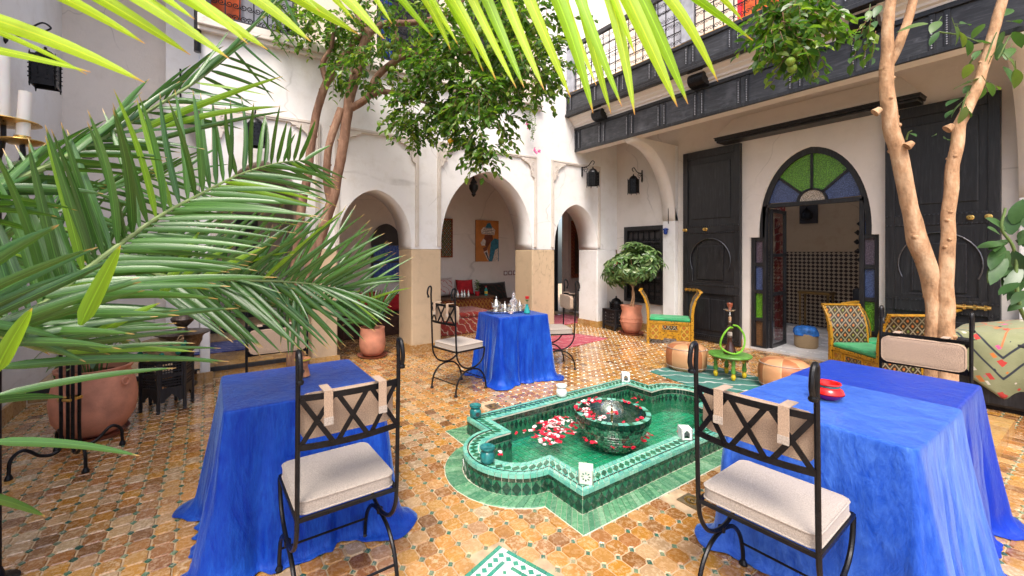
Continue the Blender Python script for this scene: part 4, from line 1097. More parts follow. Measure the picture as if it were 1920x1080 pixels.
petals([p for p in sp if p[1] > FY0 + RWD + .01], 'red petals floating in front of the mosaic bowl', 'petal_drift')
sp = []
for _ in range(26): sp.append((random.uniform(3.2, 3.9), random.uniform(2.6, 2.8) if random.random() < .7 else random.uniform(1.95, 2.1), WZ + .002, random.choice([0, 1, 2, 3, 5])))
for _ in range(10): sp.append((1.60 + random.uniform(-.03, .25), 2.27 + random.uniform(-.06, .1) if random.random() < .5 else 2.5 + random.uniform(-.03, .03), WZ + .002, random.choice([0, 1, 2, 5])))
petals([p for p in sp if in_pool(p[0], p[1])], 'scattered petals along the far edges and rounded ends of the pool', 'petal_drift')
sp = []
for _ in range(60):
    a = random.uniform(pi * .35, pi * 1.12); r_ = random.uniform(.19, .29); sp.append((2.78 + r_ * cos(a), 2.32 + r_ * sin(a), PZ + BH + .004, random.choice([0, 1, 2, 3, 5, 6, 7])))
for a in (-.3, -.45, -1.35, -1.6, -2.1, .1, .25): sp.append((2.78 + .25 * cos(a), 2.32 + .25 * sin(a), PZ + BH + .004, random.randint(0, 4)))
for _ in range(14): sp.append((2.78 + random.gauss(0, .03), 2.32 + random.gauss(0, .02), PZ + BH - .022, random.choice([0, 1, 6, 7])))
petals(sp, 'red, pink and white petals heaped on the lip of the bowl', 'petal_drift')

# candle holders and burners on the rim
def cube_holder(x, y, mat, label, rz=.3, s_=.085):
    t = thing('candle_holder', label, 'candle holder', (x, y, RH + .001), rz, 'candle holders on the fountain rim')
    h = s_; r = s_ / 2
    def side(nm, spl, ang):
        o = obj(nm, curve_mesh(spl, .007, nm, mat), t, (0, 0, 0), (0, 0, ang)); o.data.transform(Matrix.Translation((0, -r, 0))); return o
    sq = [(-r, 0), (r, 0), (r, h), (-r, h)]
    def flower():
        hs = []
        for k in range(8):
            a = k * pi / 4; c = (cos(a), sin(a)); p = (-sin(a), cos(a)); R0, R1, w = .010, .030, .0055
            hs.append([(c[0] * R0, c[1] * R0 + h / 2), (c[0] * .022 + p[0] * w, c[1] * .022 + p[1] * w + h / 2), (c[0] * R1, c[1] * R1 + h / 2), (c[0] * .022 - p[0] * w, c[1] * .022 - p[1] * w + h / 2)])
        return hs
    side('pierced_side', [sq] + flower(), 0); side('pierced_side', [sq] + flower(), pi / 2); side('pierced_side', [sq] + flower(), pi)
    door_ = [(-.02, .01)] + [(-.02, .045), (-.012, .058), (0, .066), (.012, .058), (.02, .045)] + [(.02, .01)]
    side('open_side', [sq, door_], -pi / 2)
    b = MB(); b.box(-r + .001, r - .001, -r + .001, r - .001, h - .006, h + .001); b.build('top_plate', mat, t, bevel=.001)
    MB().lathe([(.027, h + .001), (.030, h + .004), (.024, h + .004), (.022, h + .002), (.001, h + .002)], 20, cap=False).build('dish', mat, t)
cube_holder(1.885, 1.765, M['pale_green_ceramic'], 'pale green pierced cube candle holder on the nearest corner of the fountain', .75 + pi)
cube_holder(2.93, 1.78, M['white_ceramic'], 'white pierced cube candle holder on the near right rim by the chair', .9, .078)
cube_holder(3.70, 2.91, M['white_ceramic'], 'white cube candle holder on the far corner of the fountain rim', .8)
def round_burner(x, y, mats, label, s_=1.0):
    t = thing('oil_burner', label, 'oil burner', (x, y, RH + .001), random.uniform(0, 3), 'round burners on the fountain rim')
    MB().lathe([(.034 * s_, 0), (.044 * s_, .01 * s_), (.047 * s_, .04 * s_), (.040 * s_, .062 * s_), (.034 * s_, .068 * s_), (.034 * s_, .074 * s_)], 20).build('body', mats[0], t, smooth=True)
    MB().lathe([(.036 * s_, .075 * s_), (.047 * s_, .084 * s_), (.047 * s_, .094 * s_), (.04 * s_, .094 * s_), (.03 * s_, .086 * s_), (.001, .085 * s_)], 20, cap=False).build('bowl', mats[1], t, smooth=True)
    h = MB(); h.M = Matrix.Rotation(-2.2, 4, 'Z') @ Matrix.Translation((.0435 * s_, 0, .033 * s_)) @ Matrix.Rotation(pi / 2, 4, 'Y')
    h.lathe([(.016 * s_, 0), (.016 * s_, .0045), (.001, .0045)], 12); h.build('opening', M['dark_inside'], t)
round_burner(2.80, 2.925, (M['white_ceramic'], M['white_ceramic']), 'round white burner with blue rim on the far side of the basin', 1.1)
round_burner(1.85, 2.94, (M['teal_ceramic'], M['teal_ceramic']), 'teal burner on the far left corner of the fountain rim', 1.05)
round_burner(1.52, 2.27, (M['teal_ceramic'], M['teal_ceramic']), 'dark teal burner on the rounded left end of the rim', 1.05)

# ------------------------------------------------------------------ tables, cloths
def table(x, y, w, d, label, rz=0, h=.742):
    t = thing('cloth_table', label, 'table', (x, y, 0), rz)
    MB().box(-w / 2, w / 2, -d / 2, d / 2, h - .03, h).build('tabletop', M['brown_wood'], t, bevel=.004)
    for sx_ in (-1, 1):
        for sy_ in (-1, 1): MB().box(sx_ * (w / 2 - .06) - .02, sx_ * (w / 2 - .06) + .02, sy_ * (d / 2 - .06) - .02, sy_ * (d / 2 - .06) + .02, 0, h - .031).build('leg', M['brown_wood'], t)
    return t
def tablecloth(x, y, w, d, rz, mat, label, seed, h=.76, flare=(.12, .12, .12, .12), drop=None, corner=.1, amp=.022, patches=()):
    """velvet cloth: flat top, rounded edge, folds that deepen towards the hem and pooled tails at the corners"""
    rnd = random.Random(seed)
    per = []   # perimeter samples: (x, y, nx, ny, side param)
    def seg(ax, ay, bx, by, nx, ny, n, side):
        for i in range(n): per.append((ax + (bx - ax) * i / n, ay + (by - ay) * i / n, nx, ny, side, i / n))
    W, Dp = w / 2, d / 2; rc = .025; nn_ = 40
    seg(-W + rc, -Dp, W - rc, -Dp, 0, -1, nn_, 0)
    for i in range(8): a = -pi / 2 + pi / 2 * i / 8; per.append((W - rc + rc * cos(a), -Dp + rc + rc * sin(a), cos(a), sin(a), 4, i / 8))
    seg(W, -Dp + rc, W, Dp - rc, 1, 0, nn_, 1)
    for i in range(8): a = pi / 2 * i / 8; per.append((W - rc + rc * cos(a), Dp - rc + rc * sin(a), cos(a), sin(a), 5, i / 8))
    seg(W - rc, Dp, -W + rc, Dp, 0, 1, nn_, 2)
    for i in range(8): a = pi / 2 + pi / 2 * i / 8; per.append((-W + rc + rc * cos(a), Dp - rc + rc * sin(a), cos(a), sin(a), 6, i / 8))
    seg(-W, Dp - rc, -W, -Dp + rc, -1, 0, nn_, 3)
    for i in range(8): a = pi + pi / 2 * i / 8; per.append((-W + rc + rc * cos(a), -Dp + rc + rc * sin(a), cos(a), sin(a), 7, i / 8))
    N = len(per); ph = [rnd.uniform(0, 6.28) for _ in range(8)]
    vs = []; rows = 0
    # top: shrinking rings
    rings = [.0, .25, .5, .75, .93]
    for k in rings[1:]:
        for p in per: vs.append((p[0] * k, p[1] * k, h + .0025 * noise.noise(Vector((p[0] * k * 9 + seed, p[1] * k * 9, 0)))))
        rows += 1
    for (dx, dz) in ((0, -.001), (.006, -.004), (.009, -.012)):
        for p in per: vs.append((p[0] + p[2] * dx - p[2] * .004, p[1] + p[3] * dx - p[3] * .004, h + dz))
        rows += 1
    K = 22
    for k in range(1, K + 1):
        t = k / K
        for i, p in enumerate(per):
            cor = p[4] >= 4
            side = p[4] if not cor else p[4] - 4
            fl = flare[side] if not cor else (flare[side] * (1 - p[5]) + flare[(side + 1) % 4] * p[5])
            # distance to nearest corner along side
            s_ = p[5] if not cor else .5
            near = 1.0 if cor else max(0, 1 - min(s_, 1 - s_) * (w if side in (0, 2) else d) / .16)
            u = i / N * 2 * pi
            wave = sin(u * 17 + ph[0]) * .5 + sin(u * 29 + ph[1] + t * 1.2) * .35 + sin(u * 9 + ph[2]) * .5 + .6 * noise.noise(Vector((cos(u) * 6, sin(u) * 6, t * 1.5 + seed)))
            wr = noise.noise(Vector((p[0] * 7 + p[2] * 3 + seed, p[1] * 7 + p[3] * 3, t * 3))) * .010 * min(1, t * 4)
            wave = (1 - 2 * abs(wave * .8) ** .75) * .5 + wave * .6
            o = .006 + fl * (t ** 1.25) + amp * 1.35 * wave * (t ** .8) * (1.15 - .6 * near) + near ** 2 * corner * t + wr
            o = max(.004 + .01 * t, o)
            z = h - .012 - (h - .016) * t
            if k >= K - 1:  # hem lies on the floor
                o += (.03 + .05 * near + .02 * wave) * (1 if k == K else .35); z = .007 + .012 * (.5 + .5 * sin(u * 23 + ph[3])) * (1 if k == K - 1 else .5)
            vs.append((p[0] + p[2] * o, p[1] + p[3] * o, z))
        rows += 1
    fs = []; c = len(vs); vs.append((0, 0, h))
    for i in range(N): fs.append((c, i, (i + 1) % N))
    for r in range(rows - 1):
        for i in range(N): j = (i + 1) % N; fs.append((r * N + i, (r + 1) * N + i, (r + 1) * N + j, r * N + j))
    b = MB(); b.add(vs, fs); o = b.build('tablecloth', mat, None, smooth=True, ang=120, sub=1); o.location = (x, y, 0); o.rotation_euler = (0, 0, rz)
    sd = o.modifiers.new('thickness', 'SOLIDIFY'); sd.thickness = .003
    tag(o, label, 'tablecloth', 'blue velvet tablecloths'); return o
table(.44, 2.62, .70, .62, 'small table under the blue cloth at the left, with the orange burner on it')
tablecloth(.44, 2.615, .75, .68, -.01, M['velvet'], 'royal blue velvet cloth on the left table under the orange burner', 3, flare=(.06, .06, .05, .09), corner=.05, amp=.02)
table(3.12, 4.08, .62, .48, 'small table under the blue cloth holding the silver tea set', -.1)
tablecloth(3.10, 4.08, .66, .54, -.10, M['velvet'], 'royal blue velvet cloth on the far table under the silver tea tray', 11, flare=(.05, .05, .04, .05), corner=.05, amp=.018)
table(2.60, .785, .62, .62, 'near half of the table pair under the pale blue cloth', 0)
table(3.27, .80, .60, .62, 'far half of the table pair under the deep blue cloth', 0)
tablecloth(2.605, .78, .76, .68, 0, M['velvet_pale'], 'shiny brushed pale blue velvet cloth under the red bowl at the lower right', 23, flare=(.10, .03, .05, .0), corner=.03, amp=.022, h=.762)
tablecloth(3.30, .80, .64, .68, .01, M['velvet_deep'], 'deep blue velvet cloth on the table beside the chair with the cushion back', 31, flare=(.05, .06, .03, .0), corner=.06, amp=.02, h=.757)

# ------------------------------------------------------------------ wrought iron chairs
def make_chair():
    """seat faces local +Y; backrest at y = -.21"""
    t = thing('iron_chair', 'x', 'chair')
    W = .205
    for s_ in (-1, 1):
        x = s_ * W
        post = [(x, -.262, 1.015), (x, -.275, 1.05), (x, -.262, 1.105), (x, -.236, 1.12), (x, -.222, 1.10), (x, -.226, 1.03), (x, -.222, .9), (x, -.212, .6), (x, -.205, .46), (x, -.19, .38), (x, -.14, .31), (x, -.07, .272), (x, 0, .262), (x, .07, .272), (x, .14, .31), (x, .18, .37), (x, .195, .45)]
        MB().tube(smooth_path(post, 4), .0095, 8).build('back_post', M['iron'], t, smooth=True)
        o = MB(); o.lathe([(.001, -.012), (.012, -.008), (.015, 0), (.012, .008), (.001, .012)], 10, c=(x, -.262, 1.008)); o.build('finial', M['iron'], t, smooth=True)
        leg = [(x, -.215, .02), (x, -.205, .09), (x, -.17, .17), (x, -.10, .23), (x, 0, .25), (x, .10, .23), (x, .17, .17), (x, .205, .09), (x, .215, .02)]
        MB().tube(smooth_path(leg, 4), .0095, 8).build('leg', M['iron'], t, smooth=True)
        MB().lathe([(.015, -.012), (.015, .012)], 10, c=(x, 0, .256)).build('collar', M['iron'], t)
        for y in (-.215, .215): MB().lathe([(.019, 0), (.019, .01), (.010, .026)], 10, c=(x, y, 0)).build('foot', M['iron'], t)
    b = MB(); b.bar((-W, -.205, .455), (W, -.205, .455), .014); b.bar((-W, .195, .455), (W, .195, .455), .014)
    for s_ in (-1, 1): b.bar((s_ * W, -.205, .455), (s_ * W, .195, .455), .014)
    b.build('seat_frame', M['iron'], t)
    for y in (-.215 + .02, .195): MB().tube([(-W, y, .115), (W, y, .115)], .006, 6).build('stretcher', M['iron'], t)
    def yb(x): return -.222 - .028 * (1 - (x / W) ** 2)
    for z in (.745, .935):
        b = MB(); N = 10
        for i in range(N): x0, x1 = -W + 2 * W * i / N, -W + 2 * W * (i + 1) / N; b.bar((x0, yb(x0), z), (x1 + .001, yb(x1), z), .006, .022) if 0 else b.cbox(((x0 + x1) / 2, (yb(x0) + yb(x1)) / 2, z), (2 * W / N + .003, .006, .024), atan2(yb(x1) - yb(x0), x1 - x0))
        b.build('back_rail', M['iron'], t)
    for i in range(3):
        xa, xb = -W + 2 * W * i / 3 + .01, -W + 2 * W * (i + 1) / 3 - .01
        for p, q_ in ((xa, xb), (xb, xa)): MB().bar((p, yb(p) + (.003 if p < q_ else -.003), .75), (q_, yb(q_) + (.003 if p < q_ else -.003), .93), .005, .019).build('back_strap', M['iron'], t)
    # cushions
    def pad(w, d, h, name, mat, loc, rot=(0, 0, 0)):
        b = MB(); nx, ny = 14, 14; rc = .035
        def edge(u, v):
            x, y = (u * 2 - 1) * w / 2, (v * 2 - 1) * d / 2
            ax, ay = abs(x) - (w / 2 - rc), abs(y) - (d / 2 - rc)
            if ax > 0 and ay > 0:
                L = sqrt(ax * ax + ay * ay)
                if L > rc: x, y = math.copysign(w / 2 - rc + ax * rc / L, x), math.copysign(d / 2 - rc + ay * rc / L, y)
            return x, y
        vs = []; 
        for top in (1, 0):
            for j in range(ny + 1):
                for i in range(nx + 1):
                    x, y = edge(i / nx, j / ny); e_ = min(1, 7 * min(i / nx, 1 - i / nx, j / ny, 1 - j / ny))
                    z = h * (.5 + .5 * (sqrt(max(0, 1 - (1 - e_) ** 2)) * .18 + .82)) if top else 0
                    z += (.002 * noise.noise(Vector((x * 20, y * 20, top)))) if top else 0
                    vs.append((x, y, z))
        def I(t_, i, j): return t_ * (nx + 1) * (ny + 1) + j * (nx + 1) + i
        fs = []
        for t_ in (0, 1):
            for j in range(ny):
                for i in range(nx): f = (I(t_, i, j), I(t_, i + 1, j), I(t_, i + 1, j + 1), I(t_, i, j + 1)); fs.append(f if t_ == 0 else f[::-1])
        ring = [(i, 0) for i in range(nx)] + [(nx, j) for j in range(ny)] + [(i, ny) for i in range(nx, 0, -1)] + [(0, j) for j in range(ny, 0, -1)]
        for k in range(len(ring)):
            a, c = ring[k], ring[(k + 1) % len(ring)]; fs.append((I(0, *a), I(0, *c), I(1, *c), I(1, *a)))
        b.add(vs, fs); o = b.build(name, mat, t, smooth=True, ang=50); o.location = loc; o.rotation_euler = rot
        for zz in (h * .90, .002):
            pts = [edge(i / nx, 0) for i in range(nx)] + [edge(1, j / ny) for j in range(ny)] + [edge(i / nx, 1) for i in range(nx, 0, -1)] + [edge(0, j / ny) for j in range(ny, 0, -1)]
            p = MB(); p.tube([(x * 1.004, y * 1.004, zz) for x, y in pts], .0035, 6, closed=True); p.build('piping', mat, o, smooth=True)
        return o
    pad(.40, .385, .055, 'seat_cushion', M['linen'], (0, 0, .465))
    pad(.375, .165, .042, 'back_cushion', M['linen_back'], (0, -.196, .845), (-pi / 2, 0, 0))
    for x in (-.10, .12):
        b = MB(); b.box(x - .017, x + .017, -.262, -.257, .83, .955); b.box(x - .017, x + .017, -.262, -.17, .955, .959); b.build('strap', M['linen_back'], t, bevel=.001)
        b = MB(); b.box(x - .018, x + .018, -.264, -.262, .825, .855); b.build('strap_end', M['linen'], t)
    return t
ch = make_chair()
chs = [((.49, 1.965, 0), 0.02, 'iron chair with beige seat cushion in front of the left blue table'),
       ((1.95, .80, 0), -pi / 2 + .05, 'iron chair with beige seat cushion in front of the pale blue table'),
       ((.43, 3.26, 0), pi - .04, 'iron chair behind the left blue table, only its beige back cushion showing'),
       ((3.70, .74, 0), pi / 2 + .03, 'iron chair at the far end of the right blue tables, mostly hidden'),
       ((2.32, 4.03, 0), -pi / 2 + .18, 'iron chair on the left of the table with the silver tea set'),
       ((3.80, 4.12, 0), pi / 2 - .42, 'iron chair between the table with the silver tea set and the red rug')]
for k, (l, r, lab_) in enumerate(chs):
    if k: copy_tree(ch, l, r, lab_, 'iron chairs at the blue tables')
    else: ch.location = l; ch.rotation_euler = (0, 0, r); ch['label'] = lab_; ch['group'] = 'iron chairs at the blue tables'

# ------------------------------------------------------------------ painted benches
def make_bench(label):
    t = thing('painted_bench', label, 'bench', (0, 0, 0), 0, 'painted ochre benches'); w, d = .33, .20
    def armprof(s_, o):
        return [(s_ * (w + o), 0.0), (s_ * (w + o), .50), (s_ * (w + .015 + o), .62), (s_ * (w + .05 + o * .8), .74), (s_ * (w + .115 + o * .5), .85)]
    for s_ in (-1, 1):
        pin, pout = armprof(s_, -.022), armprof(s_, .012)
        MB().prism(pin + pout[::-1], -d + .01, d - .01, 'xz').build('arm_panel', M['paint_lattice'], t)
        MB().prism([(x - s_ * .004, z) for x, z in pin] + [(x + s_ * .004, z) for x, z in pout[::-1]], -d - .022, -d + .009, 'xz').build('arm_edge', M['ochre_border'], t, bevel=.003)
        MB().prism([(x - s_ * .004, z) for x, z in pin] + [(x + s_ * .004, z) for x, z in pout[::-1]], d - .009, d + .012, 'xz').build('arm_edge', M['ochre_border'], t, bevel=.003)
        b = MB(); b.cbox((s_ * (w + .115), 0, .858), (.05, 2 * d + .03, .02)); b.build('top_rail', M['ochre'], t, bevel=.004)
    b = MB(); b.box(-w + .023, w - .023, -d, d, .10, .37); b.build('seat_box', M['ochre'], t)
    b = MB(); b.box(-w + .023, w - .023, -d - .012, -d - .001, .335, .375); b.build('seat_rail', M['ochre_border'], t, bevel=.003)
    for x0, x1, z0, z1, m in ((-.29, -.15, .08, .33, 'paint_gold'), (.15, .29, .08, .33, 'paint_gold'), (-.125, .125, .225, .325, 'paint_lattice')):
        f = MB(); f.box(x0, x1, -d - .010, -d - .001, z0, z0 + .014); f.box(x0, x1, -d - .010, -d - .001, z1 - .014, z1); f.box(x0, x0 + .014, -d - .010, -d - .001, z0 + .0141, z1 - .0141); f.box(x1 - .014, x1, -d - .010, -d - .001, z0 + .0141, z1 - .0141)
        f.build('panel_frame', M['ochre'], t); MB().box(x0 + .015, x1 - .015, -d - .005, -d - .001, z0 + .015, z1 - .015).build('painted_panel', M[m], t)
    ap = [(-.145, .21), (.145, .21), (.145, .07), (.10, .07), (.085, .115), (.05, .12), (.03, .155), (-.03, .155), (-.05, .12), (-.085, .115), (-.10, .07), (-.145, .07)]
    MB().prism(ap, -d - .010, -d - .001, 'xz').build('scalloped_apron', M['ochre_border'], t)
    for sx_ in (-1, 1):
        for y in (-d + .0, d - .04): b = MB(); b.box(sx_ * w - .02, sx_ * w + .02, y - .0, y + .04, 0, .099); b.build('leg', M['ochre'], t)
    b = MB(); b.box(-w + .03, w - .03, -d - .005, d, .376, .43); b.build('cushion', M['green_cushion'], t, bevel=.022)
    return t
bn = make_bench('painted ochre bench with green cushion before the left black door leaf')
bn.location = (6.42, 4.17, 0); bn.rotation_euler = (0, 0, radians(-56))
copy_tree(bn, (6.22, 1.58, 0), radians(-126), 'painted ochre bench with lozenge lattice arm and green cushion, right of the open arch', 'painted ochre benches')
copy_tree(bn, (6.80, 1.50, 0), radians(-92), 'painted ochre bench half hidden behind the pale tree trunks', 'painted ochre benches')

# ------------------------------------------------------------------ poufs, hookah, rugs
def pouf(x, y, label, r=.24, h=.32):
    t = thing('leather_pouf', label, 'pouf', (x, y, .012), random.uniform(0, 2), 'tan leather poufs')
    b = MB(); b.lathe([(.001, 0), (r * .82, 0), (r * .95, .03), (r, h * .35), (r, h * .62), (r * .93, h * .86), (r * .7, h * .97), (r * .3, h), (.001, h * .985)], 40, cap=False, wob=.006); b.build('pouf_body', M['leather'], t, smooth=True, ang=80)
    for zz, rr in ((h * .84, r * .945), (.045, r * .965)): MB().tube([(rr * cos(2 * pi * i / 32), rr * sin(2 * pi * i / 32), zz) for i in range(32)], .004, 5, closed=True).build('seam', M['linen'], t)
pouf(5.13, 3.10, 'round tan leather pouf on the green rug left of the hookah table')
pouf(5.30, 2.08, 'tan leather pouf half hidden behind the blue table corner')
def flat_rug(name, corners, mat, label, z=.006, th=.008, amp=.003):
    A_, B_, C_, D_ = [Vector((*c, 0)) for c in corners]; nx, ny = 36, 24; vs = []
    for j in range(ny + 1):
        for i in range(nx + 1):
            u, v = i / nx, j / ny; p = A_.lerp(B_, u).lerp(D_.lerp(C_, u), v)
            p.z = z + amp * (1 + noise.noise(p * 5)); e_ = noise.noise(p * 3) * .012; p.x += e_; p.y -= e_; vs.append(p)
    fs = [(j * (nx + 1) + i, j * (nx + 1) + i + 1, (j + 1) * (nx + 1) + i + 1, (j + 1) * (nx + 1) + i) for j in range(ny) for i in range(nx)]
    b = MB(); b.add(vs, fs); o = b.build(name, mat, None, smooth=True); s_ = o.modifiers.new('t', 'SOLIDIFY'); s_.thickness = th; s_.offset = 1
    return tag(o, label, 'rug')
flat_rug('rug', [(4.45, 2.30), (5.50, 2.22), (5.55, 3.25), (4.62, 3.30)], M['rug_green'], 'green kilim rug with white zigzags under the hookah table')
# raised white motifs on the kilim
flat_rug('rug', [(4.35, 4.72), (5.80, 4.92), (5.62, 5.60), (4.25, 5.55)], M['rug_red'], 'crimson kilim rug on the floor near the rightmost small arch')
flat_rug('rug', [(5.9, 6.3), (7.1, 6.4), (7.2, 7.4), (6.0, 7.4)], M['rug_red'], 'small faded red rug inside the small right arch')
flat_rug('rug', [(-.2, 6.72), (.75, 6.72), (.72, 7.50), (-.25, 7.50)], M['rug_blue'], 'blue patterned rug on the raised floor inside the left arch', z=.128)
t = thing('stool_table', 'low round lime green table with yellow footed legs holding the hookah', 'table', (5.2, 2.60, .018), .3)
MB().lathe([(.20, .245), (.225, .25), (.23, .262), (.225, .272), (.001, .272)], 32).build('tabletop', M['lime_paint'], t, smooth=True)
b = MB(); n = 16
for i in range(n):
    a = 2 * pi * i / n; c = 2 * pi * (i + 1) / n; m_ = (a + c) / 2
    b.add([(.19 * cos(a), .19 * sin(a), .244), (.19 * cos(c), .19 * sin(c), .244), (.19 * cos(m_), .19 * sin(m_), .195), (.183 * cos(a), .183 * sin(a), .244), (.183 * cos(c), .183 * sin(c), .244), (.183 * cos(m_), .183 * sin(m_), .195)], [(0, 2, 1), (3, 4, 5), (0, 3, 5, 2), (2, 5, 4, 1), (1, 4, 3, 0)])
o = b.build('toothed_apron', M['paint_gold'], t); o['kind'] = 'stuff'
for k in range(4):
    a = k * pi / 2 + .4; c = (.15 * cos(a), .15 * sin(a), 0)
    l = MB().lathe([(.022, .075), (.026, .10), (.020, .14), (.022, .244)], 12, c=c).build('leg', M['lime_paint'], t, smooth=True)
    MB().lathe([(.014, 0), (.024, .02), (.026, .045), (.016, .062), (.022, .074)], 12, c=c).build('foot', M['yellow_paint'], l, smooth=True)
t = thing('hookah', 'hookah with brown glass base and lime green hose on the round green table', 'hookah', (5.2, 2.60, .292))
MB().lathe([(.062, 0), (.07, .01), (.066, .03), (.045, .085), (.026, .13), (.022, .20), (.03, .215)], 24).build('glass_base', simple('dark_brown_glass', (.05, .018, .012), .08, 0, .3, 15, .05), t, smooth=True)
MB().lathe([(.024, .20), (.026, .25), (.018, .26)], 16).build('collar', M['linen'], t, smooth=True)
MB().lathe([(.018, .26), (.030, .285), (.030, .325), (.012, .335), (.014, .36), (.022, .375), (.012, .39)], 16).build('stem', M['pewter'], t, smooth=True)
MB().lathe([(.016, .39), (.017, .43), (.012, .44)], 14).build('wooden_sleeve', M['bark'], t, smooth=True)
MB().lathe([(.009, .44), (.009, .455), (.014, .46), (.009, .468), (.009, .51)], 14).build('stem', M['silver'], t, smooth=True)
MB().lathe([(.008, .50), (.035, .505), (.066, .52), (.066, .524), (.035, .512), (.008, .512)], 24).build('ash_plate', M['silver'], t, smooth=True)
MB().lathe([(.012, .515), (.016, .54), (.03, .57), (.032, .60), (.022, .60), (.01, .58)], 18).build('clay_bowl', simple('glazed_red_clay', (.28, .07, .035), .2), t, smooth=True)
hose = [(.02, -.02, .31), (-.05, -.06, .31), (-.13, -.07, .21), (-.14, -.06, .09), (-.06, -.10, .03), (.03, -.12, .035), (.11, -.09, .10), (.14, -.05, .22), (.09, -.02, .32), (.03, -.01, .34)]
RZh = Matrix.Rotation(radians(-33), 3, 'Z')
MB().tube([RZh @ p for p in smooth_path(hose, 6)], .0105, 8).build('hose', M['lime_plastic'], t, smooth=True)

# ------------------------------------------------------------------ lanterns
def lantern_body(b_, t, w, h, sides=4, z0=0, mat=None, dome=True):
    """pierced metal lantern: panels cut with star holes, cresting, feet"""
    mat = mat or M['iron']; R = w / 2
    hs = []
    for iz in range(max(2, int(h / (w * .30)))):
        for ix in range(4):
            cx = (ix - 1.5) * w * .19 * (2 * tan(pi / sides)) ; cz = h * (.12 + .78 * (iz + .5) / max(2, int(h / (w * .30)))); r = w * .055
            hs.append([(cx + (r if k % 2 else r * .5) * cos(k * pi / 4 + iz), cz + (r if k % 2 else r * .5) * sin(k * pi / 4 + iz)) for k in range(8)])
    hw = R * tan(pi / sides)
    pan = curve_mesh([[(-hw, 0), (hw, 0), (hw, h), (-hw, h)]] + hs, .006, 'pierced_panel', mat); pan.transform(Matrix.Translation((0, -R, z0)))
    for k in range(sides): inst('pierced_panel', pan, t, rot=(0, 0, 2 * pi * k / sides))
    f = MB(); a0_ = pi / sides - pi / 2; RR = R / cos(pi / sides)
    for z in (z0, z0 + h): f.lathe([(RR * 1.0, z - .008), (RR * 1.06, z - .008), (RR * 1.06, z + .010), (RR, z + .010)], sides, cap=False, a0=a0_)
    for k in range(sides):
        a = 2 * pi * k / sides + a0_; x, y = RR * 1.03 * cos(a), RR * 1.03 * sin(a)
        f.lathe([(w * .05, z0 + h), (w * .03, z0 + h + w * .12), (.001, z0 + h + w * .22)], 6, c=(x, y, 0)); f.lathe([(w * .025, z0 - w * .22), (w * .05, z0)], 6, c=(x, y, 0)); f.cbox((x, y, z0 + h / 2), (w * .05, w * .05, h), a)
    f.build('lantern_frame', mat, t)
    d = MB(); d.lathe([(R * .98, z0 + h), (R * .9, z0 + h + w * .16), (R * .62, z0 + h + w * .38), (R * .2, z0 + h + w * .50), (R * .10, z0 + h + w * .55), (R * .16, z0 + h + w * .62), (.001, z0 + h + w * .68)], 20); d.build('dome', mat, t, smooth=True)
    return z0 + h + w * .66
def bracket(t, dx, dy, z, L):
    """iron arm from the wall (direction to wall = dx,dy) that carries the lantern"""
    u = Vector((dx, dy, 0)); pts = [u * L + Vector((0, 0, z - .01)), u * L * .45 + Vector((0, 0, z)), u * .02 + Vector((0, 0, z + L * .28)), -u * L * .14 + Vector((0, 0, z + L * .16)), Vector((0, 0, z))]
    MB().tube(smooth_path(pts, 5), .008, 6).build('arm', M['iron'], t, smooth=True)
    MB().tube([u * L + Vector((0, 0, z + L * .2)), u * L + Vector((0, 0, z - L * .6)), u * L + Vector((0, 0, z - L * .72))], [.012, .018, .003], 8).build('back_plate', M['iron'], t)
    s_ = spiral(0, 0, L * .22, 1.5, 1, 0); MB().tube([u * (L * .68 + p[0]) + Vector((0, 0, z - L * .25 + p[2])) for p in s_], .005, 5).build('scroll', M['iron'], t)
t = thing('wall_lantern', 'black pierced wall lantern on a scroll arm beside the small right arch', 'lantern', (6.03, 5.47, 2.74)); zt = lantern_body(None, t, .19, .22, 6); bracket(t, 0, 1, .38, .27)
t = thing('wall_lantern', 'dark pierced wall lantern on the wall above the umbrella plant', 'lantern', (6.78, 5.15, 2.62)); lantern_body(None, t, .17, .24, 6); bracket(t, 1, 0, .40, .26)
t = thing('wall_lantern', 'black cube lantern on the shaded left wall above the candles', 'lantern', (-1.24, 5.35, 3.0)); lantern_body(None, t, .16, .25, 4); bracket(t, -1, 0, .50, .25)
t = thing('wall_lantern', 'black lantern on the white wall above the left arch behind palm leaflets', 'lantern', (.46, 5.50, 2.72)); lantern_body(None, t, .17, .24, 6); bracket(t, 0, 1, .38, .24)
t = thing('hanging_lantern', 'small dark metal lantern hanging under the widest arch', 'lantern', (3.74, 6.0, 2.42))
MB().lathe([(.01, 0), (.04, .04), (.03, .06), (.075, .13), (.08, .19), (.055, .22), (.06, .24), (.02, .31), (.012, .34), (.001, .35)], 12).build('lantern_body', M['iron'], t, smooth=True)
MB().tube([(0, 0, .34), (0, 0, .42)], .006, 6).build('chain', M['iron'], t)
t = thing('floor_lantern', 'black domed lantern standing on a carved black box beside the terracotta pot', 'lantern', (6.62, 5.42, .40)); lantern_body(None, t, .22, .10, 8)
t = thing('carved_box', 'carved black wooden box on legs under the domed lantern', 'side table', (6.62, 5.42, 0), -.2)
pan = curve_mesh([[(-.17, .08), (.17, .08), (.17, .38), (-.17, .38)]] + [[(cx + .02 * cos(a * pi / 3 + cx * 9), cz + .026 * sin(a * pi / 3 + cx * 9)) for a in range(6)] for cx in (-.11, -.055, 0, .055, .11) for cz in (.14, .2, .26, .32)], .012, 'pierced_panel', M['black_wood']); pan.transform(Matrix.Translation((0, -.17, 0)))
for k in range(4): inst('pierced_panel', pan, t, rot=(0, 0, k * pi / 2))
MB().box(-.185, .185, -.185, .185, .381, .398).build('top', M['black_wood'], t)
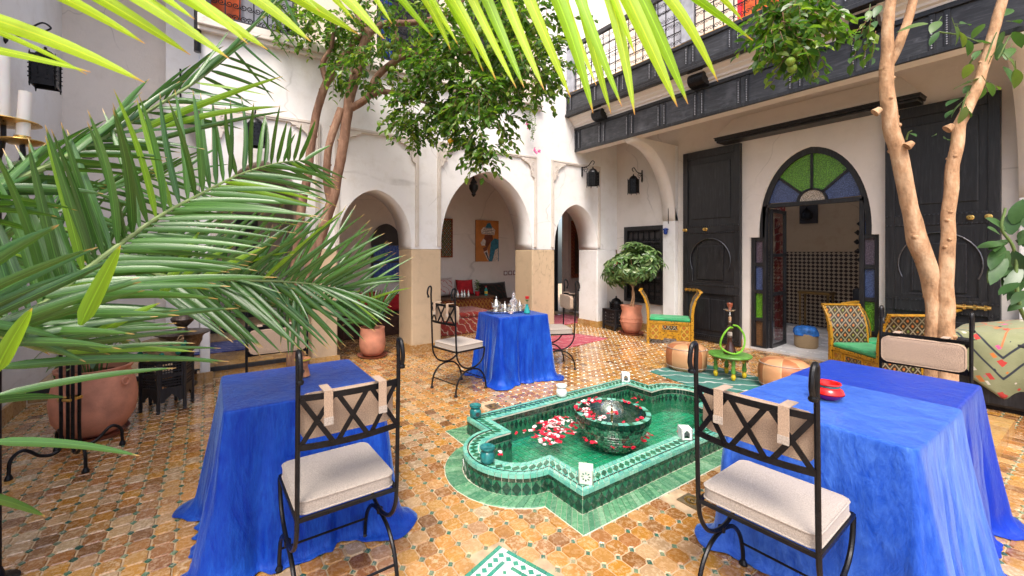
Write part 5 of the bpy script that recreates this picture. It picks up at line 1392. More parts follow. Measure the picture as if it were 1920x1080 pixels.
for sx_ in (-1, 1):
    for sy_ in (-1, 1): MB().box(sx_ * .165 - .018, sx_ * .165 + .018, sy_ * .165 - .018, sy_ * .165 + .018, 0, .38).build('leg', M['black_wood'], t)
for y, z, lab_ in ((4.56, 1.87, 'small blue wall lamp on the white pier beside the left door leaf'), (.60, 1.86, 'small blue wall lamp at the right edge on the white pier')):
    t = thing('wall_lamp', lab_, 'lamp', (RX - .15, y, z - .06))
    MB().lathe([(.02, 0), (.034, .02), (.036, .08), (.05, .085), (.05, .10), (.03, .11), (.001, .12)], 14).build('lamp_body', M['blue_enamel'], t, smooth=True); MB().box(.0, .05, -.012, .012, .04, .07).build('wall_mount', M['iron'], t)

# ------------------------------------------------------------------ small wall things
t = thing('fire_extinguisher', 'red fire extinguisher on the white wall behind the umbrella plant', 'fire extinguisher', (6.93, 5.60, .88))
MB().lathe([(.05, 0), (.062, .01), (.062, .36), (.045, .42), (.02, .44), (.02, .47)], 18).build('cylinder', M['ext_red'], t, smooth=True); MB().box(-.045, .02, -.012, .012, .45, .49).build('handle', M['iron'], t)
MB().lathe([(.0635, .08), (.0635, .2)], 18, cap=False).build('paper_label', M['paper'], t)
for k in range(3):
    t = thing('light_switch', 'square switch plate on the back wall, %s of the three' % ['left', 'middle', 'right'][k], 'switch', (5.86 + k * .135, 7.99, 1.0), 0, 'switches')
    f = MB(); f.box(-.05, .05, -.008, 0, -.05, -.035); f.box(-.05, .05, -.008, 0, .035, .05); f.box(-.05, -.035, -.008, 0, -.034, .034); f.box(.035, .05, -.008, 0, -.034, .034); f.build('surround', M['switch'], t); MB().box(-.034, .034, -.005, 0, -.034, .034).build('rocker', M['paper'], t)
# painting: a turbaned figure in blue with a child, built up as flat paint shapes
t = thing('painting', 'orange painting of a figure in a white turban and blue robe', 'painting', (5.02, 7.985, 1.28))
MB().box(0, .62, -.03, .0, 0, .93).build('canvas', simple('orange_canvas', (.50, .19, .045), .7, 0, .2, 5, .1), t)
def paint(poly, mat, k, name): MB().prism(poly, -.031 - .001 * k - .001, -.031 - .001 * k + .0, 'xz').build(name, mat, t)
pt = {'t': simple('paint_teal', (.03, .17, .26), .7, 0, .4, 20, .1), 'w': simple('paint_cream', (.62, .56, .5), .7, 0, .5, 30, .1), 'b': simple('paint_brown', (.17, .055, .03), .7, 0, .3, 12, .1), 'k': simple('paint_dark', (.03, .035, .06), .7, 0, .4, 12, .1)}
paint([(.34, .0), (.62, .0), (.62, .50), (.50, .53), (.40, .44), (.37, .2)], pt['t'], 0, 'robe')
paint([(.44, .0), (.60, .0), (.60, .30), (.52, .26)], pt['w'], 2, 'robe_lining')
paint([(.24, .38), (.30, .30), (.38, .42), (.46, .50), (.44, .62), (.24, .60), (.20, .48)], pt['b'], 1, 'face')
paint([(.15, .62), (.50, .60), (.52, .72), (.44, .78), (.20, .78), (.13, .70)], pt['w'], 2, 'turban')
paint([(.24, .76), (.44, .76), (.38, .88), (.30, .86)], pt['t'], 3, 'turban_top')
for k in range(4): paint([(.15 + .03 * k, .64 + .035 * k), (.49 - .02 * k, .62 + .04 * k), (.49 - .02 * k, .63 + .04 * k), (.15 + .03 * k, .65 + .035 * k)], pt['k'], 4, 'turban_fold')
paint([(.12, .42), (.20, .52), (.26, .47), (.24, .36), (.15, .36)], pt['w'], 3, 'child_cap')
paint([(.18, .30), (.28, .34), (.30, .26), (.22, .22)], pt['b'], 3, 'child_face')
paint([(.20, .22), (.30, .28), (.36, .06), (.32, .02)], pt['w'], 1, 'child_robe'); paint([(.24, .20), (.28, .22), (.35, .04), (.33, .03)], pt['k'], 3, 'robe_fold')
t = thing('framed_panel', 'narrow framed panel with dark and pale pattern at the left of the wide arch', 'picture', (4.12, 7.97, 1.38))
MB().box(.03, .27, -.02, 0, .03, .80).build('panel', M['paint_lattice'], t); f = MB(); f.box(0, .30, -.035, 0, 0, .029); f.box(0, .30, -.035, 0, .801, .83); f.box(0, .029, -.035, 0, .03, .80); f.box(.271, .30, -.035, 0, .03, .80); f.build('frame', M['carved_red'], t)
t = thing('carved_mirror', 'tall mirror in a carved red frame inside the small right arch', 'mirror', (7.56, 7.57, .85))
f = curve_mesh([[(0, 0), (.46, 0), (.46, 1.42), (0, 1.42)], [(.09, .10), (.37, .10), (.37, .95)] + [(.23 + .14 * cos(pi * i / 10), .98 + .26 * sin(pi * i / 10)) for i in range(11)] + [(.09, .95)]], .04, 'frame', M['carved_red']); obj('frame', f, t, (0, -.04, 0))
MB().box(.06, .40, -.012, -.002, .06, 1.32).build('mirror_glass', simple('mirror_glass', (.30, .26, .23), .12, .8, .1, 5, 0), t)
t = thing('dark_doorway', 'narrow black doorway inside the small right arch', 'door', (7.08, 7.98, 0))
b = MB(); b.box(0, .34, -.03, 0, 0, 2.2); b.build('door_board', M['black_wood'], t); b = MB(); b.box(-.05, -.001, -.05, 0, 0, 2.25); b.box(-.05, .39, -.05, 0, 2.251, 2.30); b.box(.341, .39, -.05, 0, 0, 2.25); b.build('door_frame', M['black_wood'], t)
t = thing('arched_niche', 'dark arched window with blue boards at the back of the second arch', 'window', (2.62, 7.98, .9))
pts = arch(.32, .30, .75, 1.15, 10, .1); MB().prism([(.02, 0)] + pts[::-1] + [(.62, 0)] if 0 else [(.62, 0)] + pts + [(.02, 0)], -.03, 0, 'xz').build('opening', M['dark_inside'], t)
MB().box(.06, .58, -.045, -.031, .05, .38).build('blue_board', M['blue_enamel'], t); MB().box(.06, .58, -.045, -.031, .42, .72).build('blue_board', M['blue_enamel'], t)
t = thing('dark_doorway', 'dark doorway at the back of the leftmost arch room', 'door', (.42, 8.88, .29))
MB().box(0, .36, -.02, 0, 0, 1.9).build('door_board', M['black_wood'], t)
t = thing('carved_mirror', 'dark ornate oval mirror on the side of the tiled room', 'mirror', (9.4, 2.30, 1.05))
f = MB(); ov = [(0, .24 * cos(2 * pi * i / 32), .62 + .55 * sin(2 * pi * i / 32)) for i in range(32)]; f.tube(ov, .035, 8, closed=True)
for i in range(24): a = 2 * pi * i / 24; f.lathe([(.001, -.05), (.05, 0), (.001, .05)], 6, c=(0, .29 * cos(a), .62 + .62 * sin(a)))
f.build('frame', M['iron'], t); MB().prism([(.22 * cos(2 * pi * i / 32), .62 + .53 * sin(2 * pi * i / 32)) for i in range(32)], -.004, .004, 'yz').build('mirror_glass', D.materials['mirror_glass'], t)
b = MB(); b.box(-.2, .2, -.3, .3, -1.02, -.18); b.build('cabinet', M['black_wood'], t, bevel=.02)
t = thing('wall_niche_lantern', 'dark lantern in the small niche high in the tiled room', 'lantern', (9.9, 3.50, 2.12)); MB().lathe([(.04, 0), (.09, .03), (.10, .12), (.05, .2), (.015, .24), (.001, .28)], 14).build('lantern_body', M['iron'], t, smooth=True)
t = thing('console_table', 'slim gold console table against the tiled dado', 'table', (9.75, 3.3, .03))
M['dark_gold'] = simple('aged_gilt_wood', (.22, .13, .04), .4, .5, .4, 12, .2)
MB().box(-.15, .15, -.26, .24, .66, .71).build('tabletop', M['dark_gold'], t, bevel=.005)
for x in (-.12, .12):
    for y in (-.23, .21): MB().lathe([(.012, 0), (.018, .03), (.013, .5), (.02, .55), (.02, .66)], 10, c=(x, y, 0)).build('leg', M['dark_gold'], t, smooth=True)
t = thing('waste_basket', 'woven straw basket lined with a shiny blue bag inside the arch', 'basket', (7.74, 2.74, .03))
MB().lathe([(.13, 0), (.15, .03), (.15, .21), (.14, .235)], 24).build('basket', M['basket'], t, smooth=True)
b = MB(); b.lathe([(.153, .19), (.158, .235), (.15, .28), (.12, .315), (.06, .33), (.001, .325)], 24, cap=False, wob=.07); b.build('bag', M['blue_plastic'], t, smooth=True)
t = thing('curtain', 'red and cream patterned curtain beside the open glass door', 'curtain', (7.85, 3.18, .05))
b = MB(); pts = [(.004 * 0 + .22 * i / 24, .035 * sin(i * 1.3)) for i in range(25)]; b.prism(pts + [(x, y + .006) for x, y in pts[::-1]], 0, 2.2); b.build('cloth', M['rug_multi'], t)

# ------------------------------------------------------------------ things on the tables
t = thing('oil_burner', 'orange and pink painted clay burner on the left blue table', 'oil burner', (.47, 2.66, .763))
MB().lathe([(.030, 0), (.040, .006), (.036, .03), (.028, .06), (.03, .085), (.045, .098), (.045, .108), (.036, .104), (.001, .09)], 22, cap=False).build('burner_body', M['burner'], t, smooth=True)
MB().lathe([(.0455, .099), (.047, .104), (.045, .109)], 22, cap=False).build('rim', M['yellow_paint'], t)
h = MB(); h.M = Matrix.Rotation(radians(-105), 4, 'Z') @ Matrix.Translation((.033, 0, .04)) @ Matrix.Rotation(pi / 2, 4, 'Y'); h.lathe([(.013, 0), (.013, .005), (.001, .005)], 12); h.build('opening', M['dark_inside'], t)
t = thing('ashtray_bowl', 'glossy red lacquered bowl with magenta base on the pale blue cloth', 'bowl', (2.60, .83, .766))
MB().lathe([(.03, 0), (.052, .014), (.066, .034), (.060, .052), (.046, .062)], 28, cap=False).build('bowl_side', M['red_lacquer'], t, smooth=True)
MB().lathe([(.001, .0), (.031, -.0005), (.053, .013), (.0665, .030)], 28, cap=False).build('bowl_base', M['magenta_lacquer'], t, smooth=True)
MB().lathe([(.046, .062), (.0475, .066), (.0455, .071)], 28, cap=False).build('neck_band', M['teal_ceramic'], t, smooth=True)
MB().lathe([(.0455, .071), (.055, .078), (.053, .084), (.044, .080), (.04, .066), (.03, .03), (.001, .025)], 28, cap=False).build('rim', M['red_lacquer'], t, smooth=True)
TZ = .764
t = thing('tea_tray', 'silver engraved tray carrying the tea set on the far blue table', 'tray', (3.07, 4.17, TZ), -.25)
b = MB(); b.lathe([(.001, .004), (.22, .004), (.235, .008), (.24, .02), (.25, .02), (.245, .006), (.22, 0), (.001, 0)], 32, cap=False); b.M = None
o = b.build('tray_plate', M['silver'], t, smooth=True); o.scale = (1, .62, 1)
def teapot(x, y, s_, lab_):
    t = thing('teapot', lab_, 'teapot', (x, y, TZ + .006), random.uniform(2.5, 4), 'silver teapots'); 
    MB().lathe([(.022 * s_, 0), (.026 * s_, .006 * s_), (.02 * s_, .016 * s_), (.045 * s_, .045 * s_), (.046 * s_, .065 * s_), (.03 * s_, .09 * s_), (.028 * s_, .095 * s_)], 20).build('pot_body', M['silver'], t, smooth=True)
    MB().lathe([(.03 * s_, .096 * s_), (.022 * s_, .115 * s_), (.008 * s_, .135 * s_), (.010 * s_, .145 * s_), (.003 * s_, .16 * s_), (.001, .165 * s_)], 18).build('lid', M['silver'], t, smooth=True)
    MB().tube(smooth_path([(.035 * s_, 0, .04 * s_), (.06 * s_, 0, .055 * s_), (.07 * s_, 0, .09 * s_), (.085 * s_, 0, .10 * s_)], 4), [.010 * s_ * (1 - .05 * i) for i in range(13)], 8).build('spout', M['silver'], t, smooth=True)
    MB().tube(smooth_path([(-.03 * s_, 0, .09 * s_), (-.065 * s_, 0, .09 * s_), (-.07 * s_, 0, .05 * s_), (-.043 * s_, 0, .04 * s_)], 4), .004 * s_, 6).build('handle', M['silver'], t, smooth=True)
teapot(2.97, 4.24, 1.15, 'tallest silver teapot at the left of the tray'); teapot(3.02, 4.13, .8, 'small squat silver pot in front on the tray'); teapot(3.27, 4.16, .82, 'silver pot right of the crystal decanter')
t = thing('decanter', 'cut crystal decanter with flared stopper on the silver tray', 'decanter', (3.13, 4.10, TZ + .008))
MB().lathe([(.026, 0), (.03, .004), (.024, .02), (.03, .06), (.048, .10), (.05, .125), (.03, .15), (.02, .16), (.028, .175)], 12).build('decanter_body', M['crystal'], t)
MB().lathe([(.012, .176), (.024, .19), (.020, .21), (.006, .235), (.001, .245)], 12).build('stopper', M['crystal'], t)
for k, (x, y) in enumerate(((3.22, 4.08), (3.32, 4.10), (2.90, 4.17), (3.08, 4.27), (3.17, 4.24))):
    t = thing('tea_glass', ['clear tea glass just right of the decanter', 'tea glass beside the turquoise vase', 'tea glass at the left end of the tray', 'tea glass behind the small squat pot', 'tea glass behind the decanter'][k], 'glass', (x, y, TZ + .008), 0, 'tea glasses')
    MB().lathe([(.018, 0), (.017, .03), (.025, .075), (.023, .075), (.015, .03), (.016, .005), (.001, .005)], 14, cap=False).build('glass', M['crystal'], t); MB().lathe([(.0255, .05), (.026, .058)], 14, cap=False).build('gold_band', M['brass'], t)
t = thing('white_flower', 'white blossom lying in front of the tray', 'flower', (3.02, 4.01, TZ + .005)); 
for k in range(9): inst('petal', pm[5 + k % 4], t, (.014 * cos(k * .7), .014 * sin(k * .7), .006 + .003 * (k % 3)), (.6 * cos(k), .6 * sin(k), k))
t = thing('vase', 'turquoise bottle vase at the corner of the far blue table', 'vase', (3.20, 3.93, TZ))
MB().lathe([(.028, 0), (.038, .006), (.036, .03), (.022, .075), (.016, .10), (.02, .108), (.014, .104), (.001, .09)], 22, cap=False).build('vase_body', M['turq_glass'], t, smooth=True)
t = thing('rose', 'single red rose standing in the turquoise vase', 'flower', (3.20, 3.93, TZ + .09))
MB().tube([(0, 0, -.06), (.004, 0, .03), (.002, .004, .09)], .0025, 6).build('stem', M['stem_green'], t)
b = MB()
for k in range(14):
    a = k * 2.4; r_ = .004 + .0013 * k; c = Vector((r_ * cos(a), r_ * sin(a), .095)); w = .012
    b.add([c + Vector((-sin(a) * w * .5, cos(a) * w * .5, -.012)), c + Vector((sin(a) * w * .5, -cos(a) * w * .5, -.012)), c + Vector((cos(a) * .004 + sin(a) * w, sin(a) * .004 - cos(a) * w, .014)), c + Vector((cos(a) * .009, sin(a) * .009, .02)), c + Vector((cos(a) * .004 - sin(a) * w, sin(a) * .004 + cos(a) * w, .014))], [(0, 1, 2, 3, 4)])
b.lathe([(.004, .082), (.014, .09), (.017, .10), (.010, .115), (.001, .117)], 10); b.build('blossom', simple('red_rose', (.62, .01, .015), .5), t)
def leaf_vs(L, W, fold=.15, curl=.1):
    return [(0, 0, 0), (-W * .42, L * .28, fold * W), (-W * .38, L * .68, fold * W - curl * L * .4), (0, L, -curl * L), (W * .38, L * .68, fold * W - curl * L * .4), (W * .42, L * .28, fold * W), (0, L * .5, -curl * L * .15)], [(0, 6, 2, 1), (6, 3, 2), (0, 5, 4, 6), (6, 4, 3)]
b = MB()
for k in range(4): vs, fs = leaf_vs(.045, .03); b.M = Matrix.Translation((0, 0, .05)) @ Matrix.Rotation(k * 1.7, 4, 'Z') @ Matrix.Rotation(.7, 4, 'X'); b.add(vs, fs)
b.M = None; b.build('leaves', M['leaf_scheff'], t)

# ------------------------------------------------------------------ room behind the widest arch
t = thing('divan', 'low divan with red striped woollen cover behind the far blue table', 'divan', (3.75, 6.95, 0))
MB().box(-.75, .75, -.35, .35, 0, .30).build('base', M['rug_multi'], t, bevel=.03); MB().box(-.77, .77, -.37, .37, .301, .40).build('cover', M['rug_multi'], t, bevel=.04)
t = thing('sideboard', 'red and gold lattice fronted sideboard against the back wall', 'sideboard', (4.55, 7.72, 0))
MB().box(-.62, .62, -.22, .25, 0, .52).build('cabinet', M['carved_red'], t); MB().box(-.65, .65, -.25, .27, .521, .56).build('top', M['brown_wood'], t, bevel=.005)
b = MB()
for i in range(14):
    for s_ in (-1, 1): b.bar((-.6 + i * .09 - s_ * .05, -.225, .30), (-.6 + i * .09 + s_ * .05, -.225, .48), .012, .008)
o = b.build('lattice', M['ochre'], t); o['kind'] = 'stuff'
def cushion(x, y, z, w, h, th, mat, lab_, rz=0, tilt=-.3):
    b = MB(); n = 10; vs = []
    for s_ in (1, -1):
        for j in range(n + 1):
            for i in range(n + 1):
                u, v = i / n * 2 - 1, j / n * 2 - 1; k = (1 - u ** 4) * (1 - v ** 4)
                pin = 1 - .08 * (1 - abs(u) ** 2) * abs(v) ** 3
                vs.append((u * w / 2 * (1 - .06 * (1 - v * v) * abs(u) ** 3), s_ * th / 2 * k ** .5, v * h / 2 * pin + h / 2))
    I = lambda s_, i, j: s_ * (n + 1) ** 2 + j * (n + 1) + i
    fs = [(I(0, i, j), I(0, i + 1, j), I(0, i + 1, j + 1), I(0, i, j + 1)) for i in range(n) for j in range(n)] + [(I(1, i, j), I(1, i, j + 1), I(1, i + 1, j + 1), I(1, i + 1, j)) for i in range(n) for j in range(n)]
    b.add(vs, fs); me = b.mesh('cushion', mat, True); bm = bmesh.new(); bm.from_mesh(me); bmesh.ops.remove_doubles(bm, verts=bm.verts, dist=.0005); bm.to_mesh(me); bm.free()
    o = obj('cushion', me, None, (x, y, z), (tilt, 0, rz)); tag(o, lab_, 'cushion'); return o
MB_sofa = thing('sofa', 'low sofa with dark brown wool cover below the orange painting', 'sofa', (5.55, 7.55, 0))
MB().box(-.42, .55, -.35, .40, 0, .36).build('base', M['red_cloth'], MB_sofa, bevel=.03)
cushion(5.42, 7.78, .37, .78, .46, .16, rug('black_floral_fabric', (.010, .012, .010), [(.05, .06, .015), (.10, .02, .015)], 14), 'large black floral back cushion leaning on the wall below the painting', .05)
o = MB(); n = 24; vs = []
for j in range(13):
    for i in range(n + 1): x = -.42 + .95 * i / n; y = -.38 + .62 * j / 12; vs.append((x, y, .37 + .10 * max(0, 1 - ((x - .15) / .5) ** 2) * max(0, 1 - (y / .42) ** 2) + .03 * noise.noise(Vector((x * 7, y * 7, 3))) - (.14 if j == 0 else 0)))
o.add(vs, [(j * (n + 1) + i, j * (n + 1) + i + 1, (j + 1) * (n + 1) + i + 1, (j + 1) * (n + 1) + i) for j in range(12) for i in range(n)])
o.build('wool_cover', M['brown_cloth'], MB_sofa, smooth=True)
cushion(4.18, 7.78, .57, .42, .40, .14, rug('white_red_pattern', (.6, .5, .45), [(.5, .1, .1), (.4, .05, .05)], 16), 'pointed white and red patterned cushion on the sideboard', .1)
cushion(4.66, 7.80, .57, .40, .34, .12, M['red_cloth'], 'plain red cushion on the sideboard beside the flowers', -.15)
cushion(2.45, 7.6, .36, .5, .42, .16, M['red_cloth'], 'red cushion behind the plant in the second arch', .1)
cushion(2.95, 7.6, .36, .45, .36, .16, M['red_cloth'], 'dark red cushion at the right inside the second arch', -.1)
t = thing('sofa', 'low dark sofa with red cushions inside the second arch', 'sofa', (2.5, 7.55, 0)); MB().box(-.6, .75, -.35, .4, 0, .35).build('base', M['brown_cloth'], t, bevel=.03)
t = thing('serving_tray', 'silver tray with small pots on the sideboard', 'tray', (4.40, 7.55, .562)); o = MB().lathe([(.001, 0), (.2, 0), (.22, .02), (.001, .006)], 24, cap=False).build('tray_plate', M['silver'], t, smooth=True)
for k in range(5):
    t = thing('silver_pot', ['leftmost', 'second', 'middle', 'fourth', 'rightmost'][k] + ' small silver pot on the tray of the sideboard', 'pot', (4.24 + .08 * k, 7.52 + .03 * (k % 2), .57), 0, 'small silver pots')
    MB().lathe([(.03, 0), (.04, .03), (.03, .07), (.02, .09)], 12).build('pot_body', M['silver'], t, smooth=True); MB().lathe([(.02, .091), (.005, .13), (.001, .15)], 10).build('lid', M['silver'], t, smooth=True)
t = thing('bottle', 'small spray bottle with yellow label on the sideboard', 'bottle', (5.02, 7.55, .562)); MB().lathe([(.035, 0), (.035, .12), (.015, .15), (.015, .17)], 14).build('bottle_body', M['turq_glass'], t, smooth=True); MB().lathe([(.036, .04), (.036, .09)], 14, cap=False).build('paper_label', M['yellow_paint'], t); MB().lathe([(.017, .171), (.017, .2)], 10).build('cap', M['ext_red'], t)
t = thing('potted_plant', 'small red flowering plant in a pot on the sideboard', 'plant', (4.84, 7.62, .562)); MB().lathe([(.04, 0), (.055, .09)], 14).build('pot', M['red_cloth'], t)
b = MB()
for k in range(14): vs, fs = leaf_vs(.10, .06); b.M = Matrix.Translation((0, 0, .1 + .015 * k)) @ Matrix.Rotation(k * 2.4, 4, 'Z') @ Matrix.Rotation(.5, 4, 'X'); b.add(vs, fs)
b.M = None; b.build('leaves', M['leaf_scheff'], t)

# ------------------------------------------------------------------ left corner: pots, carved table, basket, brazier
def pot_thing(name, label, loc, prof, bands=(), saucer=None, rz=0):
    t = thing(name, label, 'potted plant', loc, rz)
    MB().lathe(prof, 36, cap=False).build('pot', M['terracotta'], t, smooth=True, ang=60)
    for r, z in bands: MB().tube([(r * cos(2 * pi * i / 36), r * sin(2 * pi * i / 36), z) for i in range(36)], .007, 6, closed=True).build('pot_band', M['terracotta'], t, smooth=True)
    rt, zt = prof[-1]; MB().lathe([(rt * .9, zt - .04), (.001, zt - .03)], 24, cap=False).build('soil', M['soil'], t)
    if saucer: MB().lathe([(saucer * .86, 0), (saucer, .035), (saucer * 1.02, .038), (saucer * .9, .012), (.001, .012)], 36, cap=False).build('saucer', M['terracotta_dark'], t, smooth=True)
    return t
bigp = pot_thing('potted_plant', 'large round terracotta pot with broad leaves in the left corner', (-.78, 4.62, 0), [(.001, .03), (.15, .03), (.20, .06), (.262, .17), (.278, .30), (.262, .42), (.235, .50), (.225, .53), (.245, .545), (.25, .565), (.225, .565), (.21, .52), (.20, .5)], saucer=.22)
a = radians(-38); b = MB(); c = Vector((.262 * cos(a), .262 * sin(a), .45)); u = Vector((-sin(a), cos(a), 0)); b.tube([c + Vector((cos(a), sin(a), 0)) * .012 + u * .03 * cos(k * pi / 7) + Vector((0, 0, .028 * sin(k * pi / 7))) for k in range(14)], .008, 6, closed=True); b.build('ring_handle', M['terracotta'], bigp, smooth=True)
def put_leaf(t, p, dirv, L, W, mat, name='leaf', up=None, fold=.15, curl=.15, sub=False):
    """a single broad leaf with midrib fold, 2x8 faces, growing from p along dirv"""
    n = 6; b = MB(); vs = []; 
    for i in range(n + 1):
        s_ = i / n; w = W * .5 * (sin(pi * min(1, s_ * .94 + .03)) ** .75) * (1 - .25 * s_)
        if i == n: w = W * .01
        for k, kk in enumerate((-1, 0, 1)): vs.append((kk * w, L * s_, (fold * abs(kk) * w) - curl * L * s_ * s_))
    fs = [(i * 3 + k, i * 3 + k + 1, (i + 1) * 3 + k + 1, (i + 1) * 3 + k) for i in range(n) for k in range(2)]
    uv = [[(k / 2, i / n), ((k + 1) / 2, i / n), ((k + 1) / 2, (i + 1) / n), (k / 2, (i + 1) / n)] for i in range(n) for k in range(2)]
    b.add(vs, fs, uv); me = b.mesh(name, mat, True)
    d = Vector(dirv).normalized(); z = Vector(up or (0, 0, 1)); x = d.cross(z).normalized(); z = x.cross(d)
    m = Matrix((x, d, z)).transposed()
    o = D.objects.new(name, me); COL.objects.link(o); o.parent = t; o.location = p; o.rotation_euler = m.to_euler(); return o
for k in range(26):
    a = k * 2.399; r_ = random.uniform(.02, .17); h = random.uniform(.02, .38); top = Vector((r_ * cos(a) * 1.6, r_ * sin(a) * 1.6, .55 + h))
    if k % 2 == 0: MB().tube(smooth_path([(r_ * cos(a) * .5, r_ * sin(a) * .5, .5), top * .5 + Vector((0, 0, .3)), top], 3), .005, 5).build('stem', M['stem_green'], bigp)
    put_leaf(bigp, top, (cos(a), sin(a), random.uniform(-.9, .5)), random.uniform(.16, .24), random.uniform(.07, .10), M['leaf_scheff'], curl=.35)
t = thing('carved_table', 'black hexagonal mashrabiya side table with ball feet left of the step', 'side table', (-.33, 5.06, 0), .25)
sp_ = MB()
hexr = .205
for k in range(6):
    a = k * pi / 3; x, y = hexr * cos(a), hexr * sin(a); MB().lathe([(.012, .0), (.018, .012), (.012, .026), (.016, .03), (.016, .47)], 8, c=(x, y, 0)).build('leg', M['black_wood'], t)
hw = hexr * .5
holes = [[(cx - .009, cz - .009), (cx + .009, cz - .009), (cx + .009, cz + .009), (cx - .009, cz + .009)] for cx in [-.066 + .022 * i for i in range(7)] for cz in [.24 + .026 * j for j in range(9)] if abs(cz - .345) > .02]
pan = curve_mesh([[(-hw + .012, .10), (-hw + .012, .47), (hw - .012, .47), (hw - .012, .10), (.055, .10), (.045, .13), (.02, .145), (0, .17), (-.02, .145), (-.045, .13), (-.055, .10)]] + holes, .010, 'pierced_panel', M['black_wood']); pan.transform(Matrix.Translation((0, -hexr * cos(pi / 6) - .004, 0)))
for k in range(6): inst('pierced_panel', pan, t, rot=(0, 0, k * pi / 3 + pi / 6 * 0 + pi / 2 - pi / 2))
for ch_ in t.children:
    if ch_.name.startswith('pierced_panel'): ch_.rotation_euler.z += 0
MB().lathe([(.21, .471), (.222, .478), (.222, .492), (.001, .495)], 6, cap=False).build('tabletop', M['black_wood'], t)
t = thing('basket', 'straw basket with green pompoms on the black carved table', 'basket', (-.36, 5.02, .497))
MB().lathe([(.13, 0), (.155, .08), (.165, .16), (.158, .16), (.12, .01), (.001, .01)], 24, cap=False).build('basket_body', M['basket'], t, smooth=True)
gp = simple('green_wool', (.004, .12, .08), .95, 0, .5, 60, .8, 120, .004)
pom = MB().lathe([(.001, -.024), (.017, -.017), (.024, 0), (.017, .017), (.001, .024)], 10).mesh('pompom', gp, True)
for k in range(16): a = 2 * pi * k / 16; inst('pompom', pom, t, (.172 * cos(a), .172 * sin(a), .05 + .06 * (k % 2)))
MB().tube(smooth_path([(.13, -.09, .15), (.16, -.10, .20), (.13, -.13, .20), (.10, -.13, .12), (.12, -.11, .06)], 5), .005, 6).build('handle', M['basket'], t)
t = thing('brazier', 'engraved metal stand of stacked bowls behind the pompom basket', 'brazier', (-.22, 5.30, .12))
MB().lathe([(.12, 0), (.13, .02), (.05, .08), (.04, .22), (.09, .27), (.06, .33), (.14, .40), (.17, .46), (.172, .50), (.20, .53), (.24, .545), (.245, .555), (.2, .56), (.06, .565)], 28).build('lower_bowls', M['pewter'], t, smooth=True, ang=60)
MB().lathe([(.05, .566), (.04, .61), (.09, .66), (.105, .69), (.10, .70)], 24).build('upper_bowl', M['pewter'], t, smooth=True); MB().lathe([(.10, .701), (.07, .735), (.02, .75), (.012, .77), (.001, .78)], 24).build('lid', M['pewter'], t, smooth=True)
p2 = pot_thing('potted_plant', 'terracotta pot with long strap leaves standing in the second arch', (1.98, 5.92, 0), [(.001, .03), (.12, .03), (.165, .08), (.185, .18), (.18, .28), (.168, .38), (.175, .42), (.165, .42), (.155, .38)], saucer=.21)
t = thing('candle_stand', 'black iron stand of four rods with curled feet in front of the big pot', 'candle stand', (-.83, 4.13, 0), .15)
for k in range(4):
    a = k * pi / 2 + .3; x, y = cos(a), sin(a)
    MB().tube(smooth_path([(x * .05, y * .05, 1.15), (x * .05, y * .05, .6), (x * .05, y * .05, .16), (x * .08, y * .08, .09), (x * .15, y * .15, .10), (x * .23, y * .23, .17), (x * .29, y * .29, .13), (x * .30, y * .30, .03)], 5), .011, 8).build('rod', M['iron'], t, smooth=True); MB().lathe([(.022, 0), (.022, .012), (.012, .035)], 10, c=(x * .30, y * .30, 0)).build('foot', M['iron'], t)
MB().lathe([(.064, .44), (.068, .45), (.064, .46)], 4, cap=False).build('brass_collar', M['brass'], t); MB().lathe([(.05, 1.15), (.10, 1.17), (.10, 1.18), (.001, 1.17)], 20, cap=False).build('dish', M['brass'], t)
cb = at(-6, 470, 1.9); t = thing('candelabra', 'black iron candelabra with brass dishes and white candles at the left edge', 'candelabra', (cb.x, cb.y, 0))
MB().tube([(0, 0, .03), (0, 0, 2.02)], .016, 10).build('pole', M['iron'], t, smooth=True)
MB().lathe([(.07, 0), (.075, .015), (.03, .03), (.016, .08)], 20).build('base', M['iron'], t, smooth=True)
def rel(px, py, d): p = at(px, py, d); return Vector((p.x - cb.x, p.y - cb.y, p.z))
for (px, pyd, w, pyt, L, tiltk) in ((6, 235, 52, 100, .10, 0), (42, 272, 32, 172, .12, .10), (-60, 250, 40, 130, .1, 0)):
    c = rel(px, pyd, 1.9); r_ = w / FPX * 1.9
    MB().lathe([(.001, 0), (r_ * .6, .002), (r_, .016), (r_ * .98, .02), (.02, .008)], 28, c=c, cap=False).build('dish', M['brass'], t, smooth=True)
    MB().lathe([(.026, .004), (.028, .04), (.022, .04)], 16, c=c, cap=False).build('candle_cup', M['brass'], t, smooth=True)
    h = (pyd - pyt) / FPX * 1.9; b = MB(); b.tube([c + Vector((0, 0, .01)), c + Vector((tiltk * .1 * h * 4, 0, h))], [.0235, .0225], 18); b.tube([c + Vector((tiltk * .4 * h, 0, h)), c + Vector((tiltk * .4 * h + .003, 0, h + .008))], .002, 5); b.build('candle', M['white_wax'], t, smooth=True)
    MB().tube(smooth_path([(0, 0, c.z - .16), (c.x * .6, c.y * .6, c.z - .12), (c.x, c.y, c.z - .06), (c.x, c.y, c.z)], 4), .010, 8).build('arm', M['iron'], t, smooth=True)

